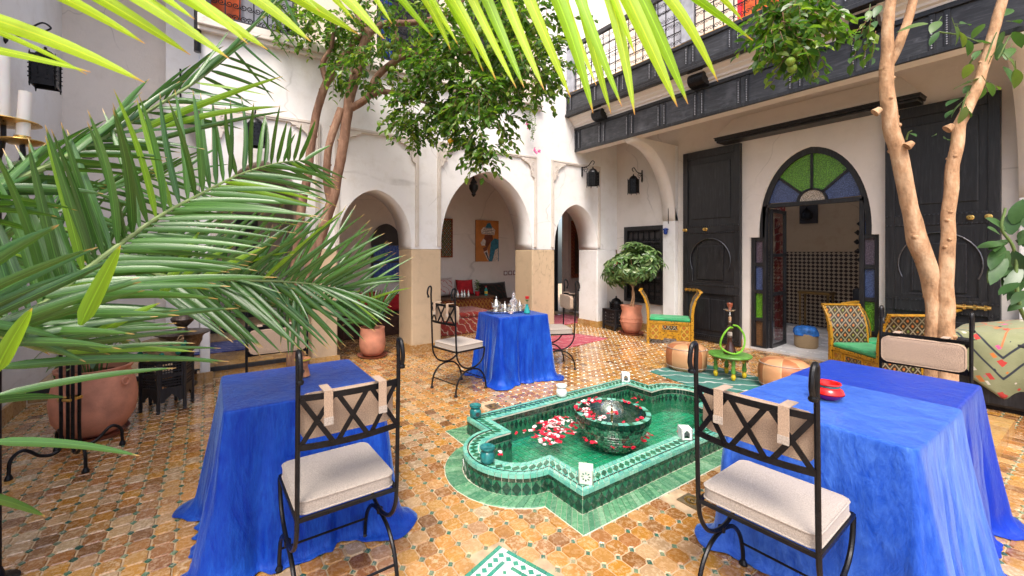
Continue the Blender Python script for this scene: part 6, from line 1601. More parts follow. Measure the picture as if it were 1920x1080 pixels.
# ------------------------------------------------------------------ right: tree bed, chest, throw
t = thing('tree_bed', 'raised tiled edging of the planting bed beside the deep blue cloth', 'planter', (4.855, .95, 0))
x0, x1, y0, y1 = BED[0] - 4.855, BED[1] - 4.855, BED[2] - .95, BED[3] - .95
MB().box(x0 + .05, x1 - .05, y0 + .05, y1 - .05, -.1, .06).build('soil', M['soil'], t)
b = MB(); w = .24
tw = .052
def cap_tile(a, c, e, f): MB().box(a + .001, c - .001, e + .001, f - .001, 0, .118 + random.uniform(-.002, .002)).build('edging_tile', M['z_skirt'], t, bevel=.003)
n = int((x1 - x0) / .13); L = (x1 - x0) / n
for i in range(n): cap_tile(x0 + i * L, x0 + (i + 1) * L, y0, y0 + .17); cap_tile(x0 + i * L, x0 + (i + 1) * L, y1 - .12, y1)
n = int((y1 - y0 - .29) / .1); L2 = (y1 - y0 - .29) / n
for i in range(n): cap_tile(x1 - .17, x1, y0 + .17 + i * L2, y0 + .17 + (i + 1) * L2); cap_tile(x0, x0 + .17, y0 + .17 + i * L2, y0 + .17 + (i + 1) * L2)
t = thing('chest', 'long black chest with padded sides against the right wall under the throw', 'chest', (6.55, .1, 0))
MB().box(-.33, .36, -1.4, .86, .04, .60).build('chest_body', M['black_wood'], t, bevel=.03); MB().box(-.35, .38, -1.42, .88, .601, .66).build('lid', M['black_wood'], t, bevel=.02); MB().box(-.28, .3, -1.35, .80, 0, .039).build('plinth', M['iron'], t)
# sage throw, draped over a rolled cushion on the chest
b = MB(); nu, nv = 46, 40; vs = []; uvs = []
for j in range(nv + 1):
    for i in range(nu + 1):
        u = i / nu; v = j / nv      # u along the chest (far -> near), v from the wall to the hem
        y = 1.08 - 1.40 * u; drop = .60 - .42 * abs(u - .30) / .7 * 1.6 if u > .3 else .60 - 1.25 * (.3 - u)
        drop = max(.12, drop)
        Ltop = .62; tot = Ltop + drop; s_ = v * tot
        mound = .17 * math.exp(-((u - .42) / .34) ** 2)
        if s_ < Ltop: x = 6.88 - s_; z = .668 + mound * sin(pi * min(1, (s_ / Ltop) * .55 + .35)) ** .7
        else:
            q_ = s_ - Ltop; zt_ = .668 + mound * .30; x = 6.26 - .05 * min(1, q_ / .08) - .035 * sin(q_ * 6); z = zt_ - max(0, q_ - .03) - .02 * min(1, q_ / .03)
        if u < .10 and s_ > .1: z -= .0; y = y
        z += .012 * noise.noise(Vector((y * 6, s_ * 5, 1))); x += .018 * sin(y * 15) * (s_ > Ltop) + .01 * noise.noise(Vector((y * 5, s_ * 5, 7)))
        if u < .06: z -= (.06 - u) * 4 * (.4 if s_ < Ltop else 0)
        vs.append((x, y, max(z, .01))); uvs.append((u, v))
fs = [(j * (nu + 1) + i, j * (nu + 1) + i + 1, (j + 1) * (nu + 1) + i + 1, (j + 1) * (nu + 1) + i) for j in range(nv) for i in range(nu)]
b.add(vs, fs, [[uvs[k] for k in f] for f in fs])
def throw_mat():
    m = NT('sage_berber_throw'); sx = m.n('SeparateXYZ'); m.l(m.co('UV'), sx.inputs[0]); U, V = sx.outputs[0], sx.outputs[1]
    # border lines follow two diagonals that meet at the hem point; coordinates of the woven cloth
    e = m.math('ADD', V, m.math('MULTIPLY', m.math('ABSOLUTE', m.math('SUBTRACT', U, .30)), .9))
    def line(c, w): return m.ramp(m.math('ABSOLUTE', m.math('SUBTRACT', e, c)), [(w, 1.0), (w * 1.5, 0.0)])
    base = m.mix(m.noise(8, 5), (.19, .21, .10), (.32, .33, .19))
    vo = m.n('TexVoronoi', distance='MANHATTAN'); vo.inputs['Scale'].default_value = 13; mp = m.n('Mapping'); mp.inputs['Scale'].default_value = (1.3, 1, 1); m.l(m.co('UV'), mp.inputs[0]); m.l(mp.outputs[0], vo.inputs['Vector'])
    col = m.ramp(m.math('FRACT', m.math('MULTIPLY', vo.outputs['Position'] if 0 else vo.outputs['Distance'], 1)), [(0, (.5, .08, .03))])
    sep = m.n('SeparateColor'); m.l(vo.outputs['Color'], sep.inputs[0])
    col = m.ramp(sep.outputs[0], [(0, (.50, .05, .04)), (.25, (.55, .18, .04)), (.45, (.02, .03, .05)), (.62, (.6, .10, .25)), (.8, (.65, .6, .5)), (1, (.03, .10, .35))], 'CONSTANT')
    c = m.mix(m.math('MULTIPLY', m.ramp(vo.outputs['Distance'], [(.42, 1.0), (.46, 0.0)]), m.ramp(sep.outputs[1], [(.25, 0.0), (.26, 1.0)])), base, col)
    w = m.n('TexVoronoi', feature='DISTANCE_TO_EDGE', distance='EUCLIDEAN') ; w.inputs['Scale'].default_value = 4.2; m.l(mp.outputs[0], w.inputs['Vector'])
    c = m.mix(m.math('MULTIPLY', m.ramp(w.outputs['Distance'], [(.012, 1.0), (.03, 0.0)]), m.ramp(e, [(.60, 1.0), (.62, 0.0)])), c, (.50, .16, .06))
    c = m.mix(line(.68, .009), c, (.025, .03, .045)); c = m.mix(line(.84, .009), c, (.025, .03, .045))
    m.base(c); m.set(Roughness=.95, Sheen_Weight=.15); m.bump(m.noise(90, 3), .7, .004); return m.m
o = b.build('throw', throw_mat(), None, smooth=True, ang=120); s_ = o.modifiers.new('t', 'SOLIDIFY'); s_.thickness = .006
tag(o, 'sage green berber throw with coloured motifs draped over the black chest', 'throw')

# ------------------------------------------------------------------ trees
def limb(t, pts, radii, name='branch', mat=None, knots=0, parent=None, n=12):
    path = smooth_path(pts, 6); rr = []
    for i in range(len(path)): s_ = i / (len(path) - 1) * (len(radii) - 1); k = min(int(s_), len(radii) - 2); rr.append((radii[k] + (radii[k + 1] - radii[k]) * (s_ - k)) * (1 + .06 * noise.noise(path[i] * 9)))
    path = [p + Vector((noise.noise(p * 5), noise.noise(p * 5 + Vector((9, 0, 0))), 0)) * .012 for p in path]
    b = MB(); b.tube(path, rr, n); o = b.build(name, mat or M['bark'], t, smooth=True, ang=80)
    for k in range(knots):
        i = random.randrange(2, len(path) - 2); a = random.uniform(0, 6.28); d = Vector((cos(a), sin(a), random.uniform(-.2, .5))).normalized(); r_ = rr[i]
        c = path[i] + d * r_ * .75; b = MB(); b.tube([c, c + d * r_ * .35, c + d * r_ * .5], [r_ * .38, r_ * .30, r_ * .10], 8); b.build('knot', mat or M['bark'], o, smooth=True)
    return path
def sprays(t, clusters, mat, n_spray, leafL=.07, leafW=.036, droop=.6, name='foliage', per=(7, 12), twig=M['bark_dark'], spreadlen=.24):
    """leafy twigs scattered through ellipsoids; every twig carries a row of folded leaves"""
    b = MB(); tw = MB(); tot = sum(c[2] for c in clusters)
    for (c, r, wgt) in clusters:
        for _ in range(int(n_spray * wgt / tot)):
            while True:
                q_ = Vector((random.uniform(-1, 1), random.uniform(-1, 1), random.uniform(-1, 1)))
                if q_.length < 1 and (q_.length > .35 or random.random() < .4) and noise.noise((Vector(c) + Vector((q_.x * r[0], q_.y * r[1], q_.z * r[2]))) * 3.1) > -.22: break
            p = Vector(c) + Vector((q_.x * r[0], q_.y * r[1], q_.z * r[2])); out = Vector((q_.x, q_.y, q_.z * .3)); d = (out + Vector((random.gauss(0, .5), random.gauss(0, .5), random.gauss(-droop, .35)))).normalized(); L = spreadlen * random.uniform(.6, 1.2)
            end = p + d * L + Vector((0, 0, -L * .2 * droop)); mid = (p + end) / 2 + Vector((0, 0, L * .06)); tw.tube([p, mid, end], [.003, .0025, .001], 4, cap=False)
            k = random.randint(*per)
            for i in range(k):
                s_ = (i + .6) / k; bp = p.lerp(mid, s_ * 2) if s_ < .5 else mid.lerp(end, s_ * 2 - 1)
                side = Vector((d.y, -d.x, 0)); side = side.normalized() if side.length > .01 else Vector((1, 0, 0)); ld = (d * .6 + side * (1 if i % 2 else -1) * random.uniform(.4, 1) + Vector((random.gauss(0, .25), random.gauss(0, .25), random.gauss(-.25 * droop, .3)))).normalized()
                zz = (Vector((random.gauss(0, .45), random.gauss(0, .45), 1))).normalized(); x = ld.cross(zz).normalized(); zz = x.cross(ld); sc = random.uniform(.65, 1.2)
                mt = Matrix((x, ld, zz)).transposed().to_4x4(); mt.translation = bp; vs, fs = leaf_vs(leafL * sc, leafW * 2 * sc * .6, .2, .12); b.M = mt; b.add(vs, fs); b.M = None
    o = b.build(name, mat, t, smooth=False); o['kind'] = 'stuff'; o2 = tw.build('twigs', twig, t); o2['kind'] = 'stuff'; return o
def fruit(t, spots, r=.030, mats=None):
    me = MB().lathe([(.001, -1), (.38, -.92), (.71, -.70), (.92, -.38), (1, 0), (.92, .38), (.71, .70), (.38, .92), (.001, 1)], 14).mesh('orange', M['orange_fruit'], True)
    me2 = me.copy(); me2.materials.clear(); me2.materials.append(M['ripe_fruit'])
    for k, (p, ripe) in enumerate(spots): inst('orange', me2 if ripe else me, t, p, (0, 0, k), (r * random.uniform(.9, 1.1),) * 3)
t1 = thing('orange_tree', 'brown orange tree with green fruit growing in front of the arcade', 'tree', (0, 0, 0))
B = lambda lst, d: [at(px, py, d + dd) for px, py, dd in lst]
bd = M['bark_dark']
limb(t1, B([(556, 706, 0), (562, 600, 0), (590, 480, 0), (617, 395, 0), (634, 325, 0), (648, 240, 0), (657, 180, 0), (672, 120, 0), (690, 62, 0)], 5.0), [.08, .072, .065, .06, .06, .06, .052], 'trunk', bd, 10)
limb(t1, B([(690, 66, 0), (672, 25, .1), (650, -30, .2), (640, -120, .4)], 5.0), [.055, .045, .035], 'branch', bd, 2)
limb(t1, B([(690, 64, 0), (720, 45, .1), (775, 42, .3), (850, 20, .4), (900, -60, .4)], 5.0), [.04, .04, .03, .02], 'branch', bd)
limb(t1, B([(620, 380, 0), (612, 330, -.05), (618, 270, -.08), (640, 205, -.02)], 5.0), [.05, .045, .042, .05], 'branch', bd, 4)
limb(t1, B([(650, 208, 0), (690, 182, 0), (705, 148, 0), (735, 118, -.1), (775, 100, -.2), (835, 92, -.3), (900, 100, -.4)], 5.0), [.045, .042, .036, .03, .02], 'branch', bd)
limb(t1, B([(690, 182, 0), (718, 172, 0), (748, 177, -.05), (790, 190, -.15), (850, 210, -.3)], 5.0), [.034, .03, .02, .01], 'branch', bd, 1)
limb(t1, B([(757, 112, 0), (745, 70, 0), (737, 40, .1)], 5.0), [.02, .018, .012], 'branch', bd)
limb(t1, B([(548, 700, .2), (550, 560, .2), (564, 400, .2), (578, 320, .2), (590, 230, .2), (604, 175, .2), (613, 152, .2)], 5.0), [.07, .06, .052, .05, .048, .046], 'trunk', bd, 6)
limb(t1, B([(613, 155, .2), (605, 120, .2), (622, 88, .2), (630, 40, .3)], 5.0), [.035, .03, .025], 'branch', bd, 1)
limb(t1, B([(612, 155, .2), (636, 122, .2), (655, 88, .2), (690, 60, .1)], 5.0), [.05, .042, .035], 'branch', bd)
def C(px, py, d, rx, ry, rz, w): return (at(px, py, d), (rx, ry, rz), w)
cl = [C(850, 130, 4.5, .42, .40, .42, 24), C(900, 205, 4.3, .33, .3, .35, 16), C(790, 205, 4.6, .30, .3, .28, 10), C(985, 90, 4.3, .35, .35, .50, 20), C(1010, 30, 4.5, .35, .4, .35, 8), C(700, 120, 4.8, .30, .3, .35, 5), C(620, 60, 5.1, .42, .4, .28, 12), C(760, 30, 4.8, .6, .5, .30, 10), C(905, 30, 4.6, .6, .5, .35, 10), C(545, 40, 5.2, .25, .3, .25, 3), C(915, 270, 4.2, .12, .12, .14, 3), C(640, 130, 5.0, .15, .2, .18, 2), C(800, -60, 4.8, 1.2, .6, .3, 8)]
sprays(t1, cl, M['leaf'], 1050, .078, .040)
fs_ = []
for px, py, rp in ((742, 107, 0), (728, 85, 0), (735, 130, 0), (800, 205, 0), (840, 200, 0), (940, 265, 0), (845, 265, 1), (760, 150, 0), (900, 60, 0), (870, 95, 0), (1000, 60, 0), (990, 80, 0), (820, 165, 0), (860, 160, 0), (730, 155, 0), (690, 105, 0)): fs_.append((at(px, py, 4.25 if px > 770 else 4.6), rp))
fruit(t1, fs_, .034)
t2 = thing('tree', 'pale barked tree with two stems and large leaves before the right door leaf', 'tree', (0, 0, 0))
T = 3.5
def S2(lst): return [at(px, py, T + dd) for px, py, dd in lst]
limb(t2, S2([(1752, 800, 0), (1750, 690, 0), (1749, 620, 0), (1747, 560, 0), (1738, 500, 0), (1718, 450, 0), (1706, 390, 0), (1688, 300, 0), (1666, 205, 0), (1663, 125, 0)]), [.07, .055, .045, .045, .064, .068, .054, .056, .052, .046], 'trunk', M['bark'], 12, n=16)
limb(t2, S2([(1662, 130, 0), (1662, 60, 0), (1672, 0, 0), (1680, -90, 0)]), [.045, .04, .038, .034], 'branch', M['bark'], 2)
limb(t2, S2([(1664, 125, 0), (1686, 80, 0), (1702, 40, 0), (1716, -10, 0), (1730, -90, 0)]), [.036, .032, .03, .028], 'branch', M['bark'], 2)
limb(t2, S2([(1776, 800, -.05), (1774, 690, -.05), (1773, 600, -.05), (1774, 500, -.05), (1780, 400, -.05), (1787, 310, -.05), (1800, 230, -.05)]), [.085, .07, .056, .046, .042, .042, .040], 'trunk', M['bark'], 9, n=16)
limb(t2, S2([(1799, 235, -.05), (1818, 195, -.05), (1838, 150, -.05), (1858, 80, -.05), (1885, -20, -.05)]), [.040, .037, .035, .034, .032], 'branch', M['bark'], 2)
for (px, py, a, bb) in ((1775, 243, 0, 1), (1700, 275, -1, 0), (1640, 212, -1, 0)):
    c = at(px, py, T - .08); MB().tube([c, c + Vector((.02, -.03, .03))], [.035, .022], 9).build('pruned_stub', M['bark'], t2, smooth=True)
lf = [(1740, 45, -150, 20, .16), (1760, 40, -60, 75, .15), (1790, 50, 30, 80, .15), (1800, 45, 110, -20, .13), (1800, 60, 30, 55, .14), (1760, 60, -95, 120, .10), (1830, 75, 70, 20, .16), (1815, 75, 15, 60, .13), (1850, 90, -60, 45, .14), (1835, 95, -40, 55, .10), (1820, 120, -30, 65, .13), (1880, 60, -30, 70, .14), (1895, 40, 60, -10, .14), (1900, 60, 50, 60, .15), (1895, 90, -35, 80, .15), (1890, 110, 55, 50, .15), (1880, 125, 60, 60, .15), (1860, 105, -45, 60, .14), (1870, 80, 20, 80, .16), (1905, 130, 10, 85, .15), (1820, 155, -90, 20, .13), (1825, 160, -95, 60, .13), (1845, 165, -30, 40, .13), (1850, 155, 40, 50, .12), (1835, 150, -70, -5, .12), (1865, 160, 45, 15, .10), (1800, 185, -100, 30, .13), (1805, 190, -60, 60, .12), (1790, 205, -55, 35, .11), (1810, 200, -15, 60, .12), (1815, 205, 40, 55, .11), (1770, 260, 55, -10, .11), (1705, 250, 30, 5, .08), (1750, 255, 20, -30, .07), (1630, 20, -10, 60, .10), (1640, 40, -15, 60, .10), (1650, 10, -30, 50, .12), (1880, 30, 60, -50, .13), (1845, 45, -40, 40, .12)]
for px, py, dx, dy, L in lf:
    p = at(px, py, T + random.uniform(-.25, .1)); e_ = at(px + dx, py + dy, T + random.uniform(-.3, .2)) - p; put_leaf(t2, p, e_, L * 1.1, L * .58, M['leaf_big'], fold=.25, curl=.2, up=(random.gauss(-.5, .4), random.gauss(-.4, .4), 1)); 
    if random.random() < .6: MB().tube([p, p - e_.normalized() * .07 + Vector((0, 0, .01))], .0025, 5).build('leaf_stalk', M['stem_green'], t2)
for a_, b_ in (((1835, 155), (1870, 60)), ((1800, 225), (1815, 170)), ((1870, 110), (1900, 60)), ((1700, 262), (1712, 245)), ((1760, 60), (1840, 80))): limb(t2, [at(*a_, T - .05), (at(*a_, T - .05) + at(*b_, T - .1)) / 2 + Vector((0, 0, .02)), at(*b_, T - .1)], [.007, .006, .004], 'twig', M['stem_green'], 0, n=6)
t3 = thing('orange_tree', 'orange tree branch with limes green fruit hanging before the black balcony', 'tree', (0, 0, 0)); t3['label'] = 'leafy orange branch with green fruit hanging before the black balcony'
limb(t3, [at(1500, -130, 3.2), at(1490, -40, 3.2), at(1480, 40, 3.2), at(1490, 100, 3.15)], [.02, .012, .008, .005], 'branch', bd)
sprays(t3, [C(1490, 30, 3.2, .12, .2, .16, 10), C(1500, 0, 3.3, .14, .2, .12, 6), C(1445, 45, 3.2, .10, .15, .12, 4), C(1497, 85, 3.15, .06, .1, .06, 3), C(1640, 40, 3.3, .04, .06, .08, 1), C(1500, -80, 3.3, .5, .3, .15, 4)], M['leaf'], 120, .082, .044, .9)
fruit(t3, [(at(1494, 97, 3.05), 0), (at(1482, 115, 3.05), 0), (at(1485, 128, 3.08), 0), (at(1520, 72, 3.1), 0)], .030)

# umbrella plant in its banded pot
t4 = pot_thing('potted_plant', 'umbrella plant with bent bare stems in a banded terracotta pot', (6.50, 4.98, 0), [(.001, .03), (.12, .03), (.165, .10), (.195, .22), (.185, .33), (.165, .42), (.185, .50), (.19, .52), (.17, .52), (.16, .47)], bands=((.188, .30), (.196, .235)), saucer=.22)
crown = Vector((.05, -.02, 1.30))
for e_ in ((-.30, .20, 1.15), (.10, -.28, 1.30), (.05, .05, 1.45), (-.1, .25, 1.3)):
    m_ = Vector((.06 * (1 if e_[0] > 0 else .5), 0, .85)); limb(t4, [(random.uniform(-.05, .05), random.uniform(-.03, .03), .48), m_, Vector(e_)], [.014, .012, .006], 'stem', M['bark'], 0, n=8)
whorls = MB(); cnt = 0
for _ in range(150):
    while True:
        q_ = Vector((random.uniform(-1, 1), random.uniform(-1, 1), random.uniform(-1, 1)))
        if q_.length < 1 and q_.length > .5 and noise.noise(q_ * 2.3 + Vector((3, 1, 0))) > -.12: break
    c = Vector((q_.x * .42, q_.y * .60, 1.30 + q_.z * .37 - .22 * (q_.y > .0) * abs(q_.y))); nrm = (Vector((q_.x, q_.y, q_.z + .5)) + Vector((random.gauss(0, .2),) * 3)).normalized()
    x = nrm.orthogonal().normalized(); y = nrm.cross(x)
    me_b = MB()
    for k in range(8):
        a = 2 * pi * k / 8 + random.uniform(-.1, .1); d = x * cos(a) + y * sin(a); d = (d + nrm * random.uniform(-.35, .15)).normalized(); xx = d.cross(nrm).normalized(); zz = xx.cross(d); mt = Matrix((xx, d, zz)).transposed().to_4x4(); mt.translation = d * .012
        vs, fs = leaf_vs(random.uniform(.11, .155), .052, .15, .18); me_b.M = mt; me_b.add(vs, fs)
    me_b.M = None; o = me_b.build('leaf_whorl', M['leaf_scheff'], t4); o.location = c
# rubber plant at the right edge
t5 = pot_thing('potted_plant', 'rubber plant with large glossy leaves at the right edge', (6.05, .12, 0), [(.001, .02), (.14, .02), (.19, .35), (.2, .42), (.18, .42), (.17, .38)], saucer=.2)
t5b = Vector((6.05, .12, 0)); RD = 3.35
limb(t5, [(0, 0, .4), at(1925, 600, RD) - t5b, at(1905, 480, RD) - t5b, at(1880, 430, RD) - t5b, at(1885, 390, RD) - t5b], [.014, .012, .010, .008], 'stem', M['stem_green'], 0, n=8)
for (px, py, dx, dy, L, W) in ((1886, 430, -45, -40, .22, .10), (1895, 440, 5, -75, .20, .11), (1885, 455, -70, 5, .24, .08), (1880, 455, -40, 25, .2, .07), (1880, 460, -35, 60, .24, .10), (1890, 470, -45, 80, .28, .11), (1885, 480, -40, 75, .26, .10), (1895, 490, -35, 55, .2, .1), (1900, 470, 25, 50, .2, .1), (1905, 450, 50, 10, .22, .1), (1915, 500, -45, 75, .28, .09), (1925, 520, -65, 60, .30, .085), (1920, 480, -10, 65, .22, .10), (1910, 460, 40, -40, .22, .1), (1890, 450, -75, 30, .2, .07), (1905, 495, -25, 75, .24, .10), (1920, 545, -40, 40, .22, .07), (1900, 420, 20, -60, .2, .11), (1925, 430, -10, 60, .2, .1), (1930, 560, -60, 30, .2, .08), (1915, 400, 20, 40, .2, .1), (1895, 510, -10, 60, .2, .1), (1910, 530, -45, 20, .2, .09), (1875, 440, -30, -30, .16, .08)):
    p = at(px, py, RD + random.uniform(-.1, .1)); e_ = at(px + dx, py + dy, RD - .1 + random.uniform(-.1, .15)) - p; put_leaf(t5, p - t5b, e_, L, W, M['leaf_rubber'], fold=.12, curl=.15, up=(-.9 + random.gauss(0, .3), random.gauss(-.2, .3), .8))
# trailing flowers on the ledge
t = thing('trailing_plant', 'thin trailing vine with pink flowers hanging from the upper ledge', 'plant', (4.66, 5.62, 4.10)); b = MB(); tw = MB()
for k in range(6):
    x0 = random.uniform(-.10, .10); L = random.uniform(.5, .95); pts = [(x0 + .03 * sin(i * .9 + k), -.06 - .02 * (i > 0), .05 - L * i / 9) for i in range(10)]; tw.tube(pts, .003, 4)
    for i in range(24):
        p = Vector(pts[min(9, int(i / 24 * 9))]) + Vector((random.uniform(-.03, .03), random.uniform(-.03, .01), random.uniform(-.05, .05))); vs, fs = leaf_vs(.035, .028); b.M = Matrix.Translation(p) @ Matrix.Rotation(random.uniform(0, 6), 4, 'Z') @ Matrix.Rotation(random.uniform(-1, 1), 4, 'X'); b.add(vs, fs)
b.M = None; o = b.build('leaves', M['leaf_scheff'], t); o['kind'] = 'stuff'; tw.build('stems', M['stem_green'], t)['kind'] = 'stuff'
for x, z in ((-.16, -.45), (-.13, -.52), (.0, -.86), (.05, -.90), (.11, -.88)): 
    for k in range(4): inst('flower', pm[0], t, (x + random.uniform(-.02, .02), -.10, z + random.uniform(-.02, .02)), (1.3, k, k), (1.4,) * 3)
for o in t.children:
    if o.name.startswith('flower'): o.data = D.meshes.get('pink_petal') or (lambda m_: (m_.materials.clear(), m_.materials.append(M['pink']), setattr(m_, 'name', 'pink_petal'), m_)[-1])(pm[0].copy())

# ------------------------------------------------------------------ palms in the foreground
def leaflet(t, a, c, w, mat, sag=.04, name='leaflet', roll=0.0, parent=None):
    """long keeled leaflet from a to c (world), V section, dry tip; own mesh"""
    a, c = Vector(a), Vector(c); d = c - a; L = d.length; n = 9; fw = d.normalized()
    view = (Vector((0, 0, 1.5)) - (a + c) / 2).normalized(); x = fw.cross(view).normalized(); z = x.cross(fw)
    m = Matrix.Rotation(roll, 3, fw); x = m @ x; z = m @ z
    vs = []; bend = Vector((random.gauss(0, .02), random.gauss(0, .02), 0)) * L
    for i in range(n + 1):
        s_ = i / n; p = d * s_ + Vector((0, 0, -1)) * sag * L * (4 * s_ * (1 - s_)) * -1 + bend * sin(pi * s_)
        wd = w * .5 * min(1, (s_ * 6 + .25)) * (1 - s_ ** 2.6) ** .8 + .0004
        for k in (-1, 0, 1): vs.append(p + x * k * wd + z * (abs(k) * wd * -.45))
    fs = [(i * 3 + k, i * 3 + k + 1, (i + 1) * 3 + k + 1, (i + 1) * 3 + k) for i in range(n) for k in range(2)]
    uv = [[(k / 2, i / n), ((k + 1) / 2, i / n), ((k + 1) / 2, (i + 1) / n), (k / 2, (i + 1) / n)] for i in range(n) for k in range(2)]
    b = MB(); b.add(vs, fs, uv); me = b.mesh(name, mat, True); o = D.objects.new(name, me); COL.objects.link(o); o.parent = parent if parent is not None else t; o.location = a - (t.location if t is not None else Vector()); return o
def frond(t, path, n, up, lo, w, mat, sag=.03, r0=.011, dd=(0, 0), skip=0.0, tpow=1.0, roll=(.6, .6)):
    """path: (px, py, depth) of the stalk; up/lo: leaflet tips as (px, py) offsets at stalk start, middle and end"""
    pts = smooth_path([at(*p) for p in path], 8); px = smooth_path([Vector(p) for p in path], 8); N = len(pts)
    rr = [r0 * (1 - .8 * i / (N - 1)) for i in range(N)]; b = MB(); b.tube([p - t.location for p in pts], rr, 8); ro = b.build('frond', M['rachis'], t, smooth=True)
    def lerp3(v, s_): return tuple(v[0][k] + (v[1][k] - v[0][k]) * s_ * 2 if s_ < .5 else v[1][k] + (v[2][k] - v[1][k]) * (s_ * 2 - 1) for k in (0, 1))
    for i in range(n):
        s_ = ((i + .5) / n); k = s_ * (N - 1); j = min(int(k), N - 2); f = k - j; p = pts[j].lerp(pts[j + 1], f); q_ = px[j].lerp(px[j + 1], f)
        for v, sd, D_ in ((up, 1, dd[0]), (lo, -1, dd[1])):
            if v is None or random.random() < skip: continue
            ox, oy = lerp3(v, s_); jx, jy = random.gauss(0, 14), random.gauss(0, 12); tip = at(q_.x + ox + jx, q_.y + oy + jy, max(.35, q_.z + D_ + random.uniform(-.12, .12)))
            leaflet(t, p, tip, w * random.uniform(.8, 1.15) * (1 - .35 * s_), mat if random.random() < .93 else M['frond_young'], sag, parent=ro, roll=random.uniform(-roll[0], roll[1]))
pa = thing('palm_plant', 'dark green feather palm whose fronds reach in from the left edge', 'palm', (0, 0, 0))
MB().lathe([(.09, .05), (.10, .4), (.08, .9), (.05, 1.15)], 12, c=(-1.0, .75, 0)).build('trunk', M['bark_dark'], pa, smooth=True)
MB().lathe([(.16, 0), (.22, .3), (.23, .36), (.2, .36), (.001, .33)], 24, c=(-1.0, .75, 0), cap=False).build('pot', M['terracotta'], pa, smooth=True)
fr_ = M['frond']
frond(pa, [(-60, 655, .95), (75, 575, 1.1), (150, 515, 1.2), (220, 462, 1.3), (300, 405, 1.4), (380, 362, 1.55), (450, 327, 1.7), (520, 306, 1.85), (575, 300, 1.95)], 44, ((-120, -310), (-60, -225), (45, -45)), ((300, -5), (270, 20), (60, 55)), .026, fr_, dd=(-.05, .1))
frond(pa, [(-80, 410, .95), (0, 353, 1.1), (110, 302, 1.25), (200, 255, 1.4), (300, 195, 1.6), (393, 133, 1.8), (480, 45, 2.0), (560, -50, 2.2)], 44, ((120, -70), (110, -95), (60, -60)), ((170, 10), (190, 15), (30, 100)), .021, fr_, dd=(.25, .2), skip=.15, roll=(1.0, 1.0))
frond(pa, [(240, 500, 1.7), (330, 522, 1.8), (433, 525, 1.95), (530, 528, 2.1), (600, 535, 2.2), (645, 548, 2.3)], 34, ((120, -120), (150, -135), (120, -15)), ((170, 130), (150, 130), (100, 30)), .027, fr_, dd=(.1, .0))
frond(pa, [(-140, 560, .8), (-40, 610, .9), (60, 650, 1.0), (160, 672, 1.15)], 18, ((260, -150), (280, -60), (260, 0)), ((210, 90), (180, 20), (120, 10)), .024, fr_, dd=(.2, .2))
frond(pa, [(-100, 470, 1.5), (40, 470, 1.6), (180, 480, 1.75), (330, 500, 1.9), (440, 520, 2.0)], 30, ((40, -150), (80, -120), (120, -40)), ((160, 50), (170, 60), (120, 50)), .027, fr_, dd=(.1, .1), roll=(1, 1))
frond(pa, [(-100, 520, 1.3), (0, 450, 1.4), (100, 400, 1.55), (220, 350, 1.7), (350, 320, 1.85)], 26, ((60, -60), (90, -60), (90, -20)), ((150, 40), (190, 60), (120, 60)), .023, fr_, dd=(.1, .1), roll=(1, 1))
frond(pa, [(380, 520, 2.0), (450, 500, 2.05), (520, 520, 2.1), (556, 560, 2.1)], 9, ((60, 20), (60, 60), (10, 90)), ((0, 90), (5, 110), (5, 130)), .022, fr_, dd=(0, 0))
frond(pa, [(400, 585, 2.1), (500, 570, 2.2), (590, 565, 2.3), (655, 580, 2.35)], 26, ((40, -150), (105, -175), (115, -50)), ((60, 5), (80, 15), (60, 20)), .024, fr_, dd=(.1, .0))
for (a_, b_, d0, d1, w, m) in [((150, 610), (226, 460), 1.0, .95, .034, 'frond_young'), ((-10, 700), (60, 578), .9, .85, .03, 'frond_young'), ((170, 632), (300, 568), 1.05, 1.1, .022, 'frond_young'), ((300, 560), (375, 432), 1.3, 1.4, .028, 'frond_young'), ((330, 530), (440, 460), 1.4, 1.5, .02, 'frond_young'), ((350, 540), (500, 462), 1.4, 1.5, .022, 'frond_young'), ((-20, 828), (262, 855), .85, 1.0, .018, 'frond'), ((-30, 930), (85, 968), .7, .8, .014, 'frond'), ((-20, 690), (430, 678), .95, 1.3, .022, 'frond'), ((-20, 745), (330, 690), .9, 1.1, .016, 'frond'), ((-20, 752), (125, 745), .85, 1.0, .016, 'frond'), ((0, 640), (445, 578), 1.0, 1.3, .03, 'frond'), ((60, 560), (520, 520), 1.1, 1.3, .032, 'frond'), ((250, 250), (530, 143), 1.5, 1.6, .024, 'frond_young'), ((300, 240), (525, 200), 1.5, 1.6, .02, 'frond_young'), ((250, 275), (540, 208), 1.5, 1.7, .018, 'frond'), ((560, 560), (560, 672), 2.1, 2.05, .018, 'frond'), ((566, 565), (575, 655), 2.1, 2.1, .018, 'frond'), ((552, 560), (545, 668), 2.1, 2.0, .018, 'frond')]:
    leaflet(pa, at(*a_, d0), at(*b_, d1), w, M[m], .03)
pb = thing('palm_plant', 'sunlit yellow green palm fronds hanging across the top edge', 'palm', (0, 0, 0))
MB().tube([(-.9, -1.6, 0), (-.85, -1.5, 1.0), (-.75, -1.35, 2.3)], [.12, .09, .07], 12).build('trunk', M['bark_dark'], pb, smooth=True)
def stalk(pts, r): return MB().tube(smooth_path(pts, 8), r, 8).build('frond', M['frond_young'], pb, smooth=True)
s1 = stalk([(-.75, -1.35, 2.3), at(-500, -250, .5), at(-150, -110, .62), at(250, -90, .75), at(700, -80, .8), at(1000, -70, .85)], .008)
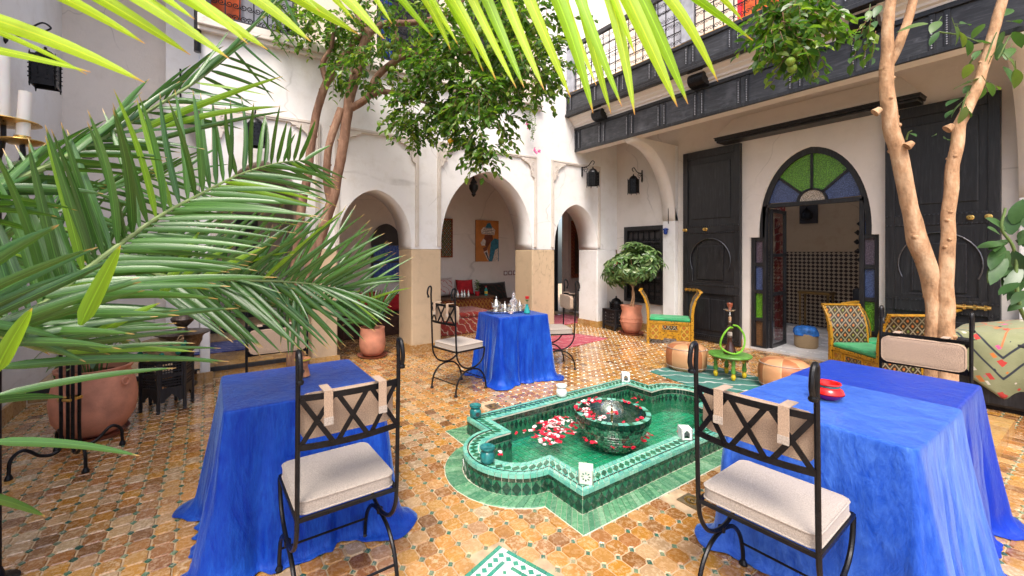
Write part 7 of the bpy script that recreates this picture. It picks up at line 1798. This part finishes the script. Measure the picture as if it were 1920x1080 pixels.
s2 = stalk([(-.75, -1.35, 2.3), at(300, -500, .5), at(700, -190, .7), at(1000, -110, .8), at(1290, -70, .9)], .008)
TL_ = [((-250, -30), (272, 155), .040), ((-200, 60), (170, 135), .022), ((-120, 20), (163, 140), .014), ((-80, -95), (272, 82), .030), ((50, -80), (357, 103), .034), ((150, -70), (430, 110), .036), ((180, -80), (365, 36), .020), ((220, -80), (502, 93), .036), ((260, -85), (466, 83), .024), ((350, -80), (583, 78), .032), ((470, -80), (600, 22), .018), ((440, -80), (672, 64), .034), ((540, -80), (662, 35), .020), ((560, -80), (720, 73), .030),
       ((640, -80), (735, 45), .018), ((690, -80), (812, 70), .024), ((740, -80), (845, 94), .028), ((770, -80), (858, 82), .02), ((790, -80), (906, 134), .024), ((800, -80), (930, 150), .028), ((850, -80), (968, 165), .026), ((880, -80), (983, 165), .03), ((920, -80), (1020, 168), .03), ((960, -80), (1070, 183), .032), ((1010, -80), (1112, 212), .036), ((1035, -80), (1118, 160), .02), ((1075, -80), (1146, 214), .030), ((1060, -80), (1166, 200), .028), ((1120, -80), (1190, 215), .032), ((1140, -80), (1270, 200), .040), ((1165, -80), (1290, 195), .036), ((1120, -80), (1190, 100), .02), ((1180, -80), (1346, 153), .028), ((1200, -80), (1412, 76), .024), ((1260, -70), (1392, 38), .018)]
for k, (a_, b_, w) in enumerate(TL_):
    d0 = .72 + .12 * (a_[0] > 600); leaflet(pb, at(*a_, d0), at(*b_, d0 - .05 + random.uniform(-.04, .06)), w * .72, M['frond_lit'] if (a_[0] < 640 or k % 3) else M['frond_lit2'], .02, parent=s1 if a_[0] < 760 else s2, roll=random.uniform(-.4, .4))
# strap leaves of the pot in the second arch
for k in range(30):
    a = k * 2.4; L = random.uniform(.5, .85); el = random.uniform(.5, 1.3); e_ = Vector((cos(a) * cos(el), sin(a) * cos(el) * .6, sin(el))) * L; o = leaflet(p2, p2.location + Vector((0, 0, .40)), p2.location + Vector((0, 0, .40)) + e_ + Vector((0, 0, -.3 * (1.3 - el))), .04, M['frond'], .12, name='leaf')
